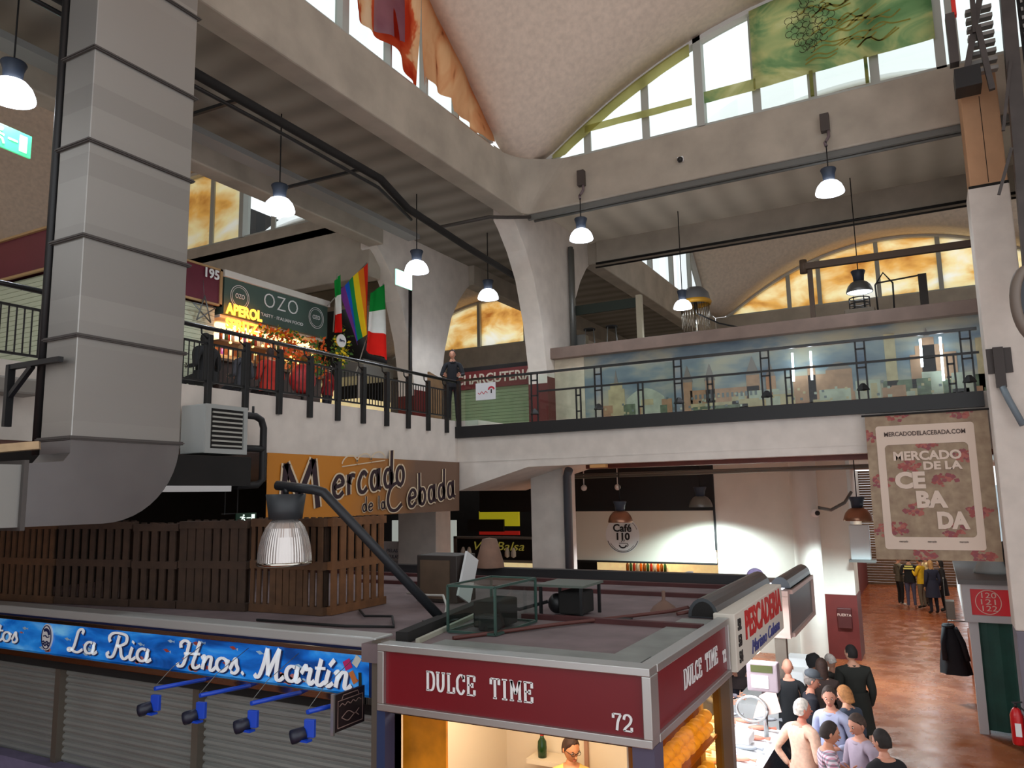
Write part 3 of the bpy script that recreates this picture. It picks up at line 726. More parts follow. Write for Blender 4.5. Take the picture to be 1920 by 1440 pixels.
MB().beam((-9.38,8.5,3.98),(-9.38,8.5,4.41),.015).beam((-9.38,8.26,3.98),(-9.38,8.26,4.41),.015).box(-9.39,-9.37,8.2,8.55,3.985,4.0).build('hanger', m_black, es)

# ------------------------------------------------------------------ cloths hanging in the arched windows
def sheet(name, label, cat, P, us, vs, mat, wave=.05, nu=30, nv=14, parent=None, seed=0):
    """hanging cloth: P(u, v, d) gives the point; us, vs ranges in metres"""
    mb = MB(); G = []
    for i in range(nu+1):
        u = us[0] + (us[1]-us[0])*i/nu; col = []
        for j in range(nv+1):
            lo, hi = vs(u); v = lo + (hi-lo)*j/nv
            d = wave * (math.sin(u*5.1+seed)+.6*math.sin(u*11.3+v*1.7+seed*2)) * (1.2 - j/nv)
            col.append(mb.bm.verts.new(P(u, v, d)))
        G.append(col)
    for i in range(nu):
        for j in range(nv):
            f = mb.bm.faces.new((G[i][j],G[i+1][j],G[i+1][j+1],G[i][j+1])); f.smooth = True
    o = mb.build(name, mat, parent, smooth=True)
    if parent is None: tag(o, label, cat)
    return o
PY = lambda u, v, d: (u, 14.97 + d*.5, v)
PX = lambda u, v, d: (-7.62 + d, u, v)
A1x = lambda x: ZS + arch_x(x,-7.66,6.0); A1y = lambda y: ZS + arch_y(y,-2.6,15.0)
t = thing('window_banner','sheer green printed banner with grape bunch drawing in the right arched window','banner',(-.8,14.95,12.0))
sheet('cloth','','',PY,(-2.46,.72),lambda u:(12.12 + .03*(u+.8), min(A1x(u)-.08, 15.5)),m_green,wave=.012,parent=t)
MB().box(-1.42,-1.36,14.92,14.99,11.64,12.14).box(-.46,-.40,14.92,14.99,11.64,12.14).build('hem_strap', m_green, t)
gr = MB()  # grape bunch rings
mI = frame_mtx((-1.35,14.945,13.05),(1,0,0),(0,0,1))
for k in range(44):
    a = k*2.4; q = math.sqrt((k+.5)/44)
    gx, gy = q*.42*math.cos(a), q*.52*math.sin(a)
    if gy < 0: gx *= 1 + gy*.8
    rr = .062 + random.random()*.012
    ribbon(gr, [(gx+rr*math.cos(b), gy+rr*math.sin(b)) for b in [i*PI/5 + k for i in range(9)]], .010, mI, .003)
for k in range(5):
    ribbon(gr, [(-.1+.12*k, .5), (-.2+.25*k, .8+.1*(k%2)), (.1+.3*k, .7), (.25+.3*k,.95)], .014, mI, .003)
gr.build('grape_drawing', m_ink, t)
lf = MB()
for k in range(26):
    x0 = -.2 + random.random()*1.5; z0 = -.75 + random.random()*1.2
    ribbon(lf, [(x0,z0),(x0+.2,z0+.06+.1*random.random()),(x0+.4,z0+.02),(x0+.55+.2*random.random(),z0+.2*random.random())], .03, mI, .002)
lf.build('leaf_drawing', m_inklight, t)
t = thing('window_banner','sheer yellow cloth edging the arch left of the grape banner','banner',(-4.6,14.95,12.0))
sheet('cloth','','',PY,(-6.9,-3.7),lambda u:(max(11.66,A1x(u)-.34), A1x(u)-.06),m_yellowband,wave=.01,parent=t)
sheet('cloth','','',PY,(-6.1,-3.7),lambda u:(12.08,12.24),m_yellowband,wave=.01,nv=3,parent=t)
sheet('cloth','','',PY,(-3.45,-2.42),lambda u:(12.05,12.30),m_green,wave=.01,nv=3,parent=t)
t = thing('window_banner','rumpled red and orange printed cloth hanging in the left arched window','banner',(-7.6,11,11.6))
sheet('red_cloth','','',PX,(8.95,10.9),lambda u:(11.72+.28*max(0,10.3-u)+.1*math.sin(u*4), A1y(u)-.02),m_orange,wave=.07,nu=40,parent=t)
m_salmon = cloth_mat('salmon_print_cloth', [(150,70,44),(226,150,104),(240,180,134),(232,160,116)], 0.7, (1,1,.8), 0.85, pos=[.36,.40,.5,.65], dist=1.2)
sheet('orange_cloth','','',PX,(10.9,13.5),lambda u:(11.56 + (.30 if 10.9<u<11.9 else .05), A1y(u)-.02),m_salmon,wave=.05,nu=40,parent=t,seed=2)
sheet('lilac_cloth','','',lambda u,v,d:(-7.57+d,u,v),(9.5,10.3),lambda u:(11.95+.9*(u-9.5)*.3, A1y(u)-.2),m_lilac,wave=.03,parent=t,seed=1)
# ------------------------------------------------------------------ left gallery railing
t = thing('gallery_railing', 'long black railing with thin bars along the left gallery edge', 'railing', (-9.5,10,5.9))
ys = [15.0 - .73*i - .45 for i in range(11)]
for y in ys:
    MB().box(-9.55,-9.47,y-.045,y+.045,5.60,6.70,.006).tube([(-9.51,y-.16,6.80),(-9.51,y-.15,6.70),(-9.51,y-.02,6.62)],.014,6).build('post', m_black, t)
MB().tube([(-9.51,1.2,6.80),(-9.51,15.0,6.80)],.035,10).build('handrail', M('rail_black', (26,26,28), .25), t)
pr = [1.3, 2.4, 3.5, 4.6, 5.7, 6.8] + sorted(ys)
for a, b in zip(pr, pr[1:]):
    mb = MB()
    mb.beam((-9.51,a,6.56),(-9.51,b,6.56),.03).beam((-9.51,a,5.98),(-9.51,b,5.98),.03)
    nb_ = 8 if b-a < .8 else 12
    for k in range(1, nb_):
        y = a + (b-a)*k/nb_
        mb.beam((-9.51,y,5.98),(-9.51,y,6.56),.014)
    mb.build('bar_panel', m_black, t)
# bridge railing
t = thing('bridge_railing', 'black bridge railing with glass panes and paired posts in front of the mural', 'railing', (-4,15.0,5.5))
MB().box(-9.56,.88,14.94,15.055,5.50,5.76).build('base_band', m_black, t)
MB().beam((-9.50,14.99,6.83),(.88,14.99,6.83),.06,.05).build('handrail', M('rail_black'), t)
MB().beam((-7.4,14.99,6.42),(.88,14.99,6.42),.025,.04).build('mid_rail', m_black, t)
def pairpost(x, z1, gap, pyr):
    mb = MB().beam((x-gap,14.99,5.75),(x-gap,14.99,z1),.03).beam((x+gap,14.99,5.75),(x+gap,14.99,z1),.03)
    for z in (z1-.16, z1-.5):
        if z > 5.9: mb.beam((x-gap,14.99,z),(x+gap,14.99,z),.03)
    if pyr: mb.lathe([(.11,0),(.10,.03),(.035,.12),(0,.13)],(x,14.97,5.92),4,smooth=False)
    mb.build('post', m_black, t)
for x in (-7.5,-6.0,-4.29,-2.6,-.94,.70): pairpost(x,6.83,.075,True)
for x in (-6.46,-5.08,-3.66,-2.2,.45): pairpost(x,6.42,.05,False)
MB().beam((-9.46,14.99,5.5),(-9.46,14.99,6.83),.08).build('corner_post', m_black, t)
xs = [-9.4,-7.5,-6.0,-4.29,-2.6,-.94,.70]
for a, b in zip(xs, xs[1:]):
    MB().box(a+.09,b-.09,15.02,15.032,5.78,6.79).build('glass_pane', m_glass_rail, t)
tag(MB().box(-8.98,-8.46,14.955,14.96,6.33,6.72).build('notice', M('paper_white', (220,222,226), .7)), 'white paper notice with a red mark on the bridge railing', 'notice')
o = bpy.data.objects[[q.name for q in bpy.data.objects if q.name.startswith('notice')][-1]]
mb = MB(); m = frame_mtx((-8.72,14.953,6.5),(1,0,0),(0,0,1))
ribbon(mb,[(-.2,0),(-.15,-.03),(-.1,.02),(-.05,-.03),(0,.02),(.05,-.02)],.014,m,.002,mat=M('red_ink',(190,40,60),.7))
ribbon(mb,arc(.15,.05,.07,.06,0,180),.04,m,.002,mat=M('red_ink')); ribbon(mb,[(.15,.06),(.15,-.03)],.03,m,.002,mat=m_black,smooth=False)
mb.build('printed_mark', None, o)
# round fluorescent reflections in the mural glass are left to the lamps; tall bright tubes stand by the wall
m_tube = M('tube_lit', (235,245,255), .3, emit=9.0)
for i,(x,z0,z1) in enumerate(((-2.36,6.42,7.02),(-2.0,6.42,7.02),(.02,6.5,7.05),(.36,6.2,7.05))):
    tag(MB().tube([(x,16.80,z0),(x+.01,16.80,z1)],.022,8).build('light_tube', m_tube), ['left one of the bright upright tubes at the middle of the mural','right one of the bright upright tubes at the middle of the mural','left one of the bright upright tubes near the right column','right one of the bright upright tubes near the right column'][i], 'lamp')

# ------------------------------------------------------------------ mural stalls behind the bridge
def mural_mat():
    m = bpy.data.materials.new('painted_sky'); m.use_nodes = True
    nt = m.node_tree; b = nt.nodes['Principled BSDF']; b.inputs['Roughness'].default_value = .55
    tc = nt.nodes.new('ShaderNodeTexCoord'); mp = nt.nodes.new('ShaderNodeMapping'); mp.inputs['Scale'].default_value = (.45,1,1.1)
    n = nt.nodes.new('ShaderNodeTexNoise'); n.inputs['Scale'].default_value = 1.7; n.inputs['Detail'].default_value = 7
    r = nt.nodes.new('ShaderNodeValToRGB'); e = r.color_ramp
    e.elements[0].position=.34; e.elements[0].color=lin((88,106,124)); e.elements[1].position=.66; e.elements[1].color=lin((172,164,142))
    x=e.elements.new(.46); x.color=lin((114,130,140)); x=e.elements.new(.55); x.color=lin((150,152,144))
    nt.links.new(tc.outputs['Object'], mp.inputs[0]); nt.links.new(mp.outputs[0], n.inputs['Vector']); nt.links.new(n.outputs['Fac'], r.inputs[0]); nt.links.new(r.outputs[0], b.inputs['Base Color'])
    return m
t = thing('mural_wall', 'low wall of closed stalls painted with a blue sky and city skyline', 'wall', (-3,17,5.9))
MB().box(-7.92,6,17.0,17.2,5.77,7.45).build('wall', mural_mat(), t)
MB().box(-7.98,6,16.78,17.25,7.45,7.72,.01).build('cornice', M('cornice_brown', (128,108,98), .6, nscale=3, namt=.08), t)
MB().box(-7.93,-7.15,16.985,17.0,5.77,7.45).build('bare_plaster_end', M('bare_cream', (204,192,172), .8, nscale=3), t)
mc = [M('paint_brick', (168,128,98), .6, nscale=6), M('paint_stone', (180,166,130), .6, nscale=5), M('paint_pale', (170,176,160), .6, nscale=5), M('paint_green', (96,112,88), .7, nscale=8, namt=.25), M('paint_roof', (120,112,108), .6), M('paint_window',(104,112,116),.6)]
sk = MB()
def blk(x0,x1,z1,c,z0=5.77,d=0): sk.box(x0,x1,16.988-d,17.0,z0,z1,mat=mc[c])
def spire(x,w,z0,z1,c): sk.prism([(x-w,z0),(x+w,z0),(x,z1)],'Y',16.986,17.0,mat=mc[c])
blk(-6.5,-6.2,6.75,1); blk(-6.55,-6.15,6.60,1,d=.002); spire(-6.35,.05,6.75,7.05,4)
blk(-6.1,-5.2,6.35,2); sk.prism([(-6.1+.9*i/12, 6.35+.22*math.sin(PI*i/12)) for i in range(13)],'Y',16.989,17.0,mat=mc[2])
blk(-4.75,-4.55,6.62,0); blk(-4.25,-4.05,6.62,0); spire(-4.65,.12,6.62,7.0,4); spire(-4.15,.12,6.62,7.0,4)
blk(-4.6,-3.1,6.42,0); blk(-3.36,-3.08,6.66,0); blk(-2.95,-2.75,6.60,0); spire(-3.22,.15,6.66,7.08,4); spire(-2.85,.1,6.6,6.9,4)
blk(-4.6,-3.1,6.12,1,d=.002); blk(-4.55,-3.2,6.05,3,d=.003)
for i in range(14): blk(-4.5+.1*i,-4.45+.1*i,6.32,5,6.22,d=.003)
blk(-2.4,-1.75,6.55,0); blk(-2.1,-1.95,6.75,0)
sk.prism([(-1.75+.5*i/10,6.62+.16*math.sin(PI*i/10)) for i in range(11)],'Y',16.987,17.0,mat=mc[4]); blk(-1.75,-1.25,6.62,0)
blk(-1.2,-.75,6.35,2); blk(-.62,-.42,7.25,1); blk(-.18,.62,6.78,0); blk(-.08,.42,6.95,0,d=.001); blk(.02,.26,7.1,0,d=.001); spire(.14,.06,7.1,7.3,4)
blk(-.7,1.6,6.30,3); blk(.0,.34,6.42,2,d=.004); blk(.5,.85,6.36,2,d=.004); blk(.95,1.5,7.0,1); blk(-1.9,-1.3,6.22,2,d=.004); blk(-3.05,-2.4,6.2,1,d=.003); blk(-.55,-.3,6.2,0,d=.005)
for i in range(46):
    x = -6.9 + 8*random.random(); w_ = .1+.22*random.random(); blk(x,x+w_,5.98+.34*random.random(),random.choice((0,1,2,3,1)),d=.001+.0001*i)
for i in range(70):
    x = -6.8 + 8.2*random.random(); z = 5.98 + .3*random.random(); blk(x,x+.05,z+.05,random.choice((2,5,1)),z,d=.006)
sk.build('painted_skyline', None, t)
# things on the mural stall roof
tag(MB().box(-8,6,17.2,19.2,7.55,7.68).build('stall_roof', M('roof_bounce_grey', (140,134,128), .9, nscale=3)), 'flat roof behind the painted wall cornice, lightened to bounce light upward', 'roof')  # unseen roof top lightened to bounce light onto the vault
tag(MB().box(-6.16,-6.02,18.1,18.24,7.68,9.1).build('post', M('post_cream', (176,168,146), .7)), 'cream upright post on the roof behind the mural', 'post')
tag(MB().box(-7.9,-6.16,18.15,18.2,8.8,9.05).build('dark_board', M('board_green', (40,50,42), .7)), 'dark board leaning beside the cream post', 'board')
t = thing('vent_hood', 'round grey hood with yellow rim and glittering fringe above the mural', 'hood', (-4.9,18.98,8.4))
MB().lathe([(.0,.98),(.2,.94),(.33,.80),(.37,.62)],(-4.88,18.98,8.35),24).build('hood', M('hood_grey', (130,132,136), .4, metal=.5), t)
MB().lathe([(.37,.62),(.40,.57),(.37,.50),(.35,.57)],(-4.88,18.98,8.35),24).build('rim', M('rim_yellow', (206,150,40), .5), t)
mb = MB()
for k in range(30):
    a = 2*PI*k/30; mb.tube([(-4.9+.35*math.cos(a),18.98+.35*math.sin(a),8.86),(-4.9+.34*math.cos(a),18.98+.34*math.sin(a),8.22+.12*random.random())],.008,4)
mb.build('fringe', m_chrome, t); 
tag(MB().tube([(-4.88,18.98,7.68),(-4.88,18.98,9.0)],.05,8).build('post', m_chrome), 'bright thin post under the yellow rimmed hood', 'post')
t = thing('machine', 'small compressor with a round cage on the mural roof', 'machine', (-1.0,17.8,7.68))
MB().box(-1.35,-.75,17.6,18.2,7.68,7.98,.02).build('body', M('machine_grey', (120,108,92), .6), t)
mb = MB()
for z in (8.0,8.12,8.24): mb.tube([(-1.05+.2*math.cos(k*PI/8),17.85+.2*math.sin(k*PI/8),z) for k in range(17)],.014,5)
for k in range(6): mb.tube([(-1.05+.2*math.cos(k*PI/3),17.85+.2*math.sin(k*PI/3),7.98),(-1.05+.2*math.cos(k*PI/3),17.85+.2*math.sin(k*PI/3),8.26)],.012,5)
mb.build('cage', m_black, t)
MB().tube([(-.7,17.9,7.7),(-.72,17.9,8.5),(-.55,17.9,8.75),(-.38,17.9,8.5),(-.4,17.9,7.7)],.02,6).build('hoop', m_black, t)
tag(MB().beam((-2.05,17.6,9.05),(1.4,17.6,9.02),.12,.14).tube([(-2.1,17.6,8.9),(-2.1,17.6,9.2)],.08,8).beam((-1.98,17.66,7.68),(-1.98,17.66,9.0),.10).beam((1.3,17.66,7.68),(1.3,17.66,9.0),.10).build('roller_bar', M('roller_brown', (92,74,60), .6)), 'long brown roller bar across the glowing arched window', 'bar')
tag(MB().box(.1,.26,17.9,18.1,7.68,8.62).beam((-.7,17.95,8.55),(.1,17.95,8.6),.03).build('post', M('post_brown', (44,34,26), .6)), 'dark post with rail before the glowing arched window', 'post')
tag(MB().tube([(-4.6,18.0,8.4),(-4.1,18.0,8.1),(-3.5,18.0,7.9),(-2.9,18.0,7.72)],.02,6).build('cable', m_cable), 'black cable sagging onto the roof right of the hood', 'cable')
def chair_on_roof(x, y, label):
    t = thing('bar_stool', label, 'stool', (x,y,7.68), .4, 'stools stored on the mural roof')
    for sx in (-1,1):
        for sy in (-1,1): MB().tube([(sx*.14,sy*.14,0),(sx*.10,sy*.10,.62)],.012,6).build('leg', m_grey, t, world=False)
    MB().lathe([(0,.62),(.15,.62),(.15,.66),(0,.66)],(0,0,0),14).build('seat', m_dark, t, world=False)
chair_on_roof(-7.35,17.9,'left metal stool standing on the roof right of the inner column'); chair_on_roof(-6.75,17.9,'right metal stool standing on the roof right of the inner column')

# ------------------------------------------------------------------ shops of the left gallery
def slats(mb, x, y0, y1, z0, z1, pitch=.085, depth=.02, axis='X'):
    z = z0
    while z < z1 - .01:
        a, b = z, min(z + pitch*.92, z1)
        if axis == 'X': mb.prism([(x,a),(x+depth,(a*.6+b*.4)),(x+depth*.6,b),(x-.02,b),(x-.02,a)], 'T', y0, y1) if False else mb.box(x-.02,x+depth,y0,y1,a,b)
        else: mb.box(y0,y1,x-depth,x+.02,a,b)
        z += pitch
m_maroon = M('sign_maroon', (104,36,52), .35, nscale=2, namt=.05)
m_shut_cream = M('shutter_cream', (190,196,170), .5)
m_goldtrim = M('trim_tan', (176,140,96), .5)
m_letter = M('letter_white', (236,236,236), .5)
t = thing('shop_front', 'closed shop with maroon sign numbered 195 and pale roller shutter', 'shop', (-13,9,5.9))
MB().box(-13.2,-12.2,7.25,10.45,8.06,8.74).box(-14.8,-13.2,7.25,10.45,8.06,8.74).build('sign_board', m_maroon, t)
MB().box(-12.22,-12.17,7.2,10.48,8.74,8.78).box(-12.22,-12.17,7.2,10.48,8.02,8.06).box(-14.8,-12.2,7.2,7.25,8.74,8.78).box(-14.8,-12.2,7.2,7.25,8.02,8.06).box(-12.22,-12.17,10.42,10.48,8.02,8.78).build('sign_trim', m_goldtrim, t)
text('195',(-12.165,10.20,8.62),(0,1,0),(0,0,1),.26,m_letter,t,name='number',offset=.008)
mb = MB(); slats(mb,-12.3,7.3,10.4,5.95,8.0); mb.build('shutter', m_shut_cream, t)
mb = MB(); slats(mb,7.34,-14.8,-12.35,5.95,8.0,axis='Y'); mb.build('side_shutter', m_shut_cream, t)
MB().box(-14.8,-12.4,7.4,10.4,5.9,8.0).build('walls', m_dark, t)
st = MB()
for k in range(5):
    a0, a1 = PI/2 + k*4*PI/5, PI/2 + (k+1)*4*PI/5
    st.tube([(-12.1,10.0+.28*math.cos(a0),7.85+.28*math.sin(a0)),(-12.1,10.0+.28*math.cos(a1),7.85+.28*math.sin(a1))],.014,5)
st.tube([(-12.12,10.0,8.13),(-12.16,10.0,8.45)],.006,4)
tag(st.build('star_ornament', m_grey), 'wire star ornament hanging below the 195 sign', 'ornament')

t = thing('bar_stall', 'lit bar stall with green OZO sign full of bottles and string lights', 'stall', (-12.6,12,5.9))
m_ozo = M('sign_green', (70,92,84), .5, nscale=2, namt=.05)
MB().box(-12.5,-12.2,10.55,13.58,7.90,8.66).build('sign_board', m_ozo, t)
MB().box(-12.6,-12.15,10.52,13.62,8.66,8.80,.01).build('sign_cornice', m_white, t)
text('OZO',(-12.19,12.1,8.40),(0,1,0),(0,0,1),.46,m_letter,t,name='sign_letters',offset=-.006,spacing=1.15,width=1.0)
text('TASTY · ITALIAN FOOD',(-12.19,12.15,8.08),(0,1,0),(0,0,1),.10,m_letter,t,name='small_letters',width=1.25)
mb = MB()
for yc in (10.95,13.2):
    m = frame_mtx((-12.195,yc,8.32),(0,1,0),(0,0,1))
    ribbon(mb, arc(0,0,.24,.24,0,360,24), .012, m, .004); ribbon(mb, arc(0,0,.20,.20,0,360,24), .008, m, .004)
mb.build('round_badges', m_letter, t)
for yc in (10.95,13.2): text('OZO',(-12.19,yc,8.33),(0,1,0),(0,0,1),.14,m_letter,t,name='badge_letters',width=.24)
m_orangeglow = M('marquee_orange', (255,150,40), .4, emit=5.0)
m_warm = M('warm_panel', (255,214,150), .4, emit=2.2)
text('APEROL',(-12.08,10.98,7.98),(0,1,0),(0,0,1),.30,m_orangeglow,t,name='marquee_letters',offset=.012,width=.95)
text('SPRITZ',(-12.08,10.92,7.68),(0,1,0),(0,0,1),.28,m_orangeglow,t,name='marquee_letters',offset=.012,width=.85)
MB().box(-14.6,-14.5,10.5,13.6,5.9,8.7).box(-14.5,-12.5,10.48,10.55,5.9,7.9).box(-14.5,-12.5,13.56,13.62,5.9,8.7).build('walls', M('bar_wall', (150,90,60), .7, nscale=5, namt=.3), t)
MB().box(-14.5,-12.3,10.55,13.58,7.84,7.9).build('canopy', m_white, t)
MB().tube([(-12.7,10.8,7.78),(-12.7,13.5,7.78)],.06,8).build('warm_light_strip', m_warm, t)
MB().box(-14.48,-14.42,10.7,13.4,7.25,7.45).build('back_light', m_warm, t)
MB().box(-12.9,-12.3,10.6,13.5,5.9,6.95,.02).build('counter', M('bar_counter', (74,60,56), .5, nscale=4, namt=.2), t)
MB().box(-12.95,-12.2,10.55,13.55,6.95,7.0).box(-12.9,-12.25,10.55,13.5,7.36,7.39).box(-14.4,-14.15,10.6,13.5,7.0,7.03).box(-14.4,-14.15,10.6,13.5,7.5,7.53).build('shelf', M('shelf_wood', (120,96,76), .5), t)
l = bpy.data.lights.new('bar_light','POINT'); l.energy=60; l.color=(1,.7,.4); l.shadow_soft_size=.3
lo = bpy.data.objects.new('bar_light', l); C.objects.link(lo); lo.parent=t; lo.location=(-1.0,0,1.7)
cols = [M('bottle_'+n_, c, .15, spec=.8) for n_, c in (('amber',(150,80,20)),('green',(40,90,50)),('red',(170,40,24)),('clear',(190,196,190)),('orange',(230,110,20)),('purple',(120,60,140)))]
for k in range(22):
    y = 10.72 + k*.125; h = .26 + .08*random.random(); mb = MB()
    mb.lathe([(0,0),(.035,0),(.036,h*.6),(.014,h*.8),(.014,h),(0,h)],(-12.55+.12*random.random(),y,7.39),10)
    tag(mb.build('bottle', cols[k%6]), 'bottle on the upper shelf of the green signed bar', 'bottle', 'bottles on the bar shelf')
for k in range(22):
    y = 10.72 + k*.125; h = .26 + .08*random.random(); mb = MB()
    mb.lathe([(0,0),(.035,0),(.036,h*.6),(.014,h*.8),(.014,h),(0,h)],(-14.28,y,7.03 + (.5 if k%2 else 0)),10)
    tag(mb.build('bottle', cols[(k*5)%6]), 'bottle on the back wall of the green signed bar', 'bottle', 'bottles at the bar back wall')
m_leafg = M('leaf_green', (70,110,40), .7); m_leafo = M('leaf_orange', (226,98,26), .6); m_yel = M('flower_yellow', (240,210,30), .6)
def foliage(name, label, c, s, n, cols, cat='plant'):
    mb = MB(); rr = random.Random(int(c[1]*100))
    for k in range(n):
        p = Vector((rr.gauss(0,s[0]), rr.gauss(0,s[1]), rr.gauss(0,s[2]))) + Vector(c)
        a = Vector((rr.gauss(0,1),rr.gauss(0,1),rr.gauss(0,1))).normalized()*.06; b = a.cross(Vector((rr.gauss(0,1),rr.gauss(0,1),.3))).normalized()*.035
        mb.face([p-a,p+b,p+a,p-b], rr.choice(cols))
    return tag(mb.build(name), label, cat)
foliage('garland','orange and green garland along the bar canopy',(-12.15,12.1,7.72),(.04,.5,.08),220,[m_leafo,m_leafo,m_leafg,m_yel],'garland')
foliage('garland','orange leaf cluster hanging at the middle of the bar',(-12.1,12.35,7.45),(.05,.16,.2),140,[m_leafo,m_leafo,m_leafg],'garland')
foliage('garland','orange leaf cluster hanging at the right end of the bar',(-12.1,13.2,7.35),(.05,.2,.22),140,[m_leafo,m_leafg],'garland')
foliage('hanging_plant','hanging green plant with yellow flowers at the right corner of the bar',(-12.0,13.85,7.65),(.06,.12,.22),160,[m_leafg,m_leafg,m_yel])
for k in range(26):
    y = 10.7+ 2.8*random.random(); tag(MB().ball((-12.15-.3*random.random(),y,7.1+.6*random.random()),.028,6).build('bulb', M('bulb_warm',(255,190,90),.4,emit=6.0)),'tiny warm bulb of the string lights at the bar','lamp','string light bulbs at the bar')
t = thing('round_sign','small round white sign under the small Italian flag','sign',(-11.7,13.5,7.75))
MB().tube([(-11.72,13.5,7.78),(-11.68,13.5,7.78)],.15,20).build('disc', m_letter, t)
text('Birra',(-11.67,13.5,7.78),(0,1,0),(0,0,1),.09,M('ink_navy',(40,50,80),.6),t)

# flags
def flag(name, label, pole, cols, U, L, vertical=True, pts=None):
    """pts: corners top-near, top-far, bottom-far, bottom-near of the draped cloth; bands run along"""
    t = thing(name, label, 'flag', pole[0])
    MB().tube(pole, .014, 8).build('pole', M('pole_grey', (150,148,140), .5), t)
    a, b, c, d = [Vector(p) for p in pts]; nu, nv = 18, 18; nb = len(cols)
    mb = MB(); G = []
    for i in range(nu+1):
        row = []
        for j in range(nv+1):
            u, v = i/nu, j/nv
            p = (a.lerp(b,u)).lerp(d.lerp(c,u), v)
            p.x += .07*math.sin(u*9+v*2.0) * (.3+.7*v); row.append(mb.bm.verts.new(p))
        G.append(row)
    for i in range(nu):
        for j in range(nv):
            f = mb.bm.faces.new((G[i][j],G[i+1][j],G[i+1][j+1],G[i][j+1])); f.smooth = True
            w = (i+.5)/nu if vertical == 'u' else (j+.5)/nv
            mb._mi(f, cols[min(nb-1, int(w*nb))])
    mb.build('cloth', None, t, smooth=True)
F = lambda n, c: cloth_mat('flag_'+n, [c, tuple(min(255,int(v*1.1)) for v in c)], 2.0, trans=.25)
fg, fwh, fr_ = F('green',(30,140,60)), F('white',(228,228,224)), F('red',(214,40,34))
rain = [F('rose',(222,52,40)),F('tangerine',(240,130,40)),F('lemon',(246,200,40)),F('leaf',(40,140,80)),F('blue',(40,96,200)),F('violet',(120,60,140))]
flag('italian_flag','large green white red Italian flag hanging at the bar corner',[(-11.9,14.2,7.0),(-11.6,14.92,9.45)],[fg,fwh,fr_],0,0,'v',
     [(-11.6,14.42,9.1),(-11.6,14.95,9.45),(-11.55,15.1,7.55),(-11.6,14.2,7.65)])
flag('rainbow_flag','rainbow striped flag hanging left of the large Italian flag',[(-11.95,13.3,8.6),(-11.65,14.34,9.85)],rain[::-1],0,0,'u',
     [(-11.7,13.4,8.95),(-11.65,14.36,9.85),(-11.62,14.4,8.2),(-11.7,14.0,7.75)])
flag('italian_flag','small narrow Italian flag at the right end of the OZO sign',[(-11.9,13.45,8.0),(-11.6,13.22,9.3)],[fg,fwh,fr_],0,0,'v',
     [(-11.6,13.12,9.1),(-11.6,13.32,9.3),(-11.6,13.42,7.95),(-11.6,13.16,7.9)])

# further stalls behind the bar, seen through the railing
t = thing('food_stall','stall with dark sign lettered STREET FOOD and yellow tiled counter','stall',(-14.5,15,5.9))
MB().box(-15.8,-13.6,13.9,15.7,7.35,7.75).build('sign_board', m_dark, t)
text('STREET CIBO',(-13.59,14.6,7.55),(0,1,0),(0,0,1),.22,m_letter,t,width=1.5)
MB().box(-15.8,-13.7,13.9,15.7,5.9,6.4).build('counter', M('counter_tan',(150,120,70),.5,nscale=6,namt=.3), t)
MB().box(-15.9,-15.8,13.9,15.7,5.9,7.4).build('back_panel', M('yellow_tile_glow', (206,166,60), .5, nscale=9, namt=.2, emit=.15), t)  # stall light put into the tile as a faint glow
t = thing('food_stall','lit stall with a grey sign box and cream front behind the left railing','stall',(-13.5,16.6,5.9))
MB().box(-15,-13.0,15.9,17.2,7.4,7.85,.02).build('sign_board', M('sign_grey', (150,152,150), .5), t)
MB().box(-15,-13.1,15.9,17.2,5.9,6.8).build('counter', M('cream_lit', (236,214,160), .5, nscale=5, namt=.15, emit=.5), t)  # stall lighting put into the cream colour as glow
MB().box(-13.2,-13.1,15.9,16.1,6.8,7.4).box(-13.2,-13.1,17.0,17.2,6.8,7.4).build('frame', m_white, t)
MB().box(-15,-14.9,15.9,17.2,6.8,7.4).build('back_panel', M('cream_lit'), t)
tag(MB().beam((-10.5,15.5,5.92),(-10.62,15.75,7.15),.62,.05,upv=(1,0,0)).build('leaning_board', M('board_brown', (128,98,66), .6, nscale=4)), 'brown board leaning at the end of the left gallery', 'board')
t = thing('shop_front','closed shop with red CHARCUTERIA sign and green shutter at the end of the bridge','shop',(-9.8,17.4,5.9))
MB().box(-11.2,-8.5,17.3,17.6,6.98,7.45).build('sign_board', M('sign_red', (108,36,38), .5), t)
text('CHARCUTERIA',(-9.85,17.29,7.22),(1,0,0),(0,0,1),.36,M('letter_cream', (206,196,180), .6),t,width=2.3,offset=.006)
mb = MB(); slats(mb,17.4,-11.2,-8.5,5.9,6.98,axis='Y'); mb.build('shutter', M('shutter_green', (136,150,116), .5), t)
MB().box(-11.2,-8.5,17.5,19.0,5.9,7.6).build('walls', m_dark, t)

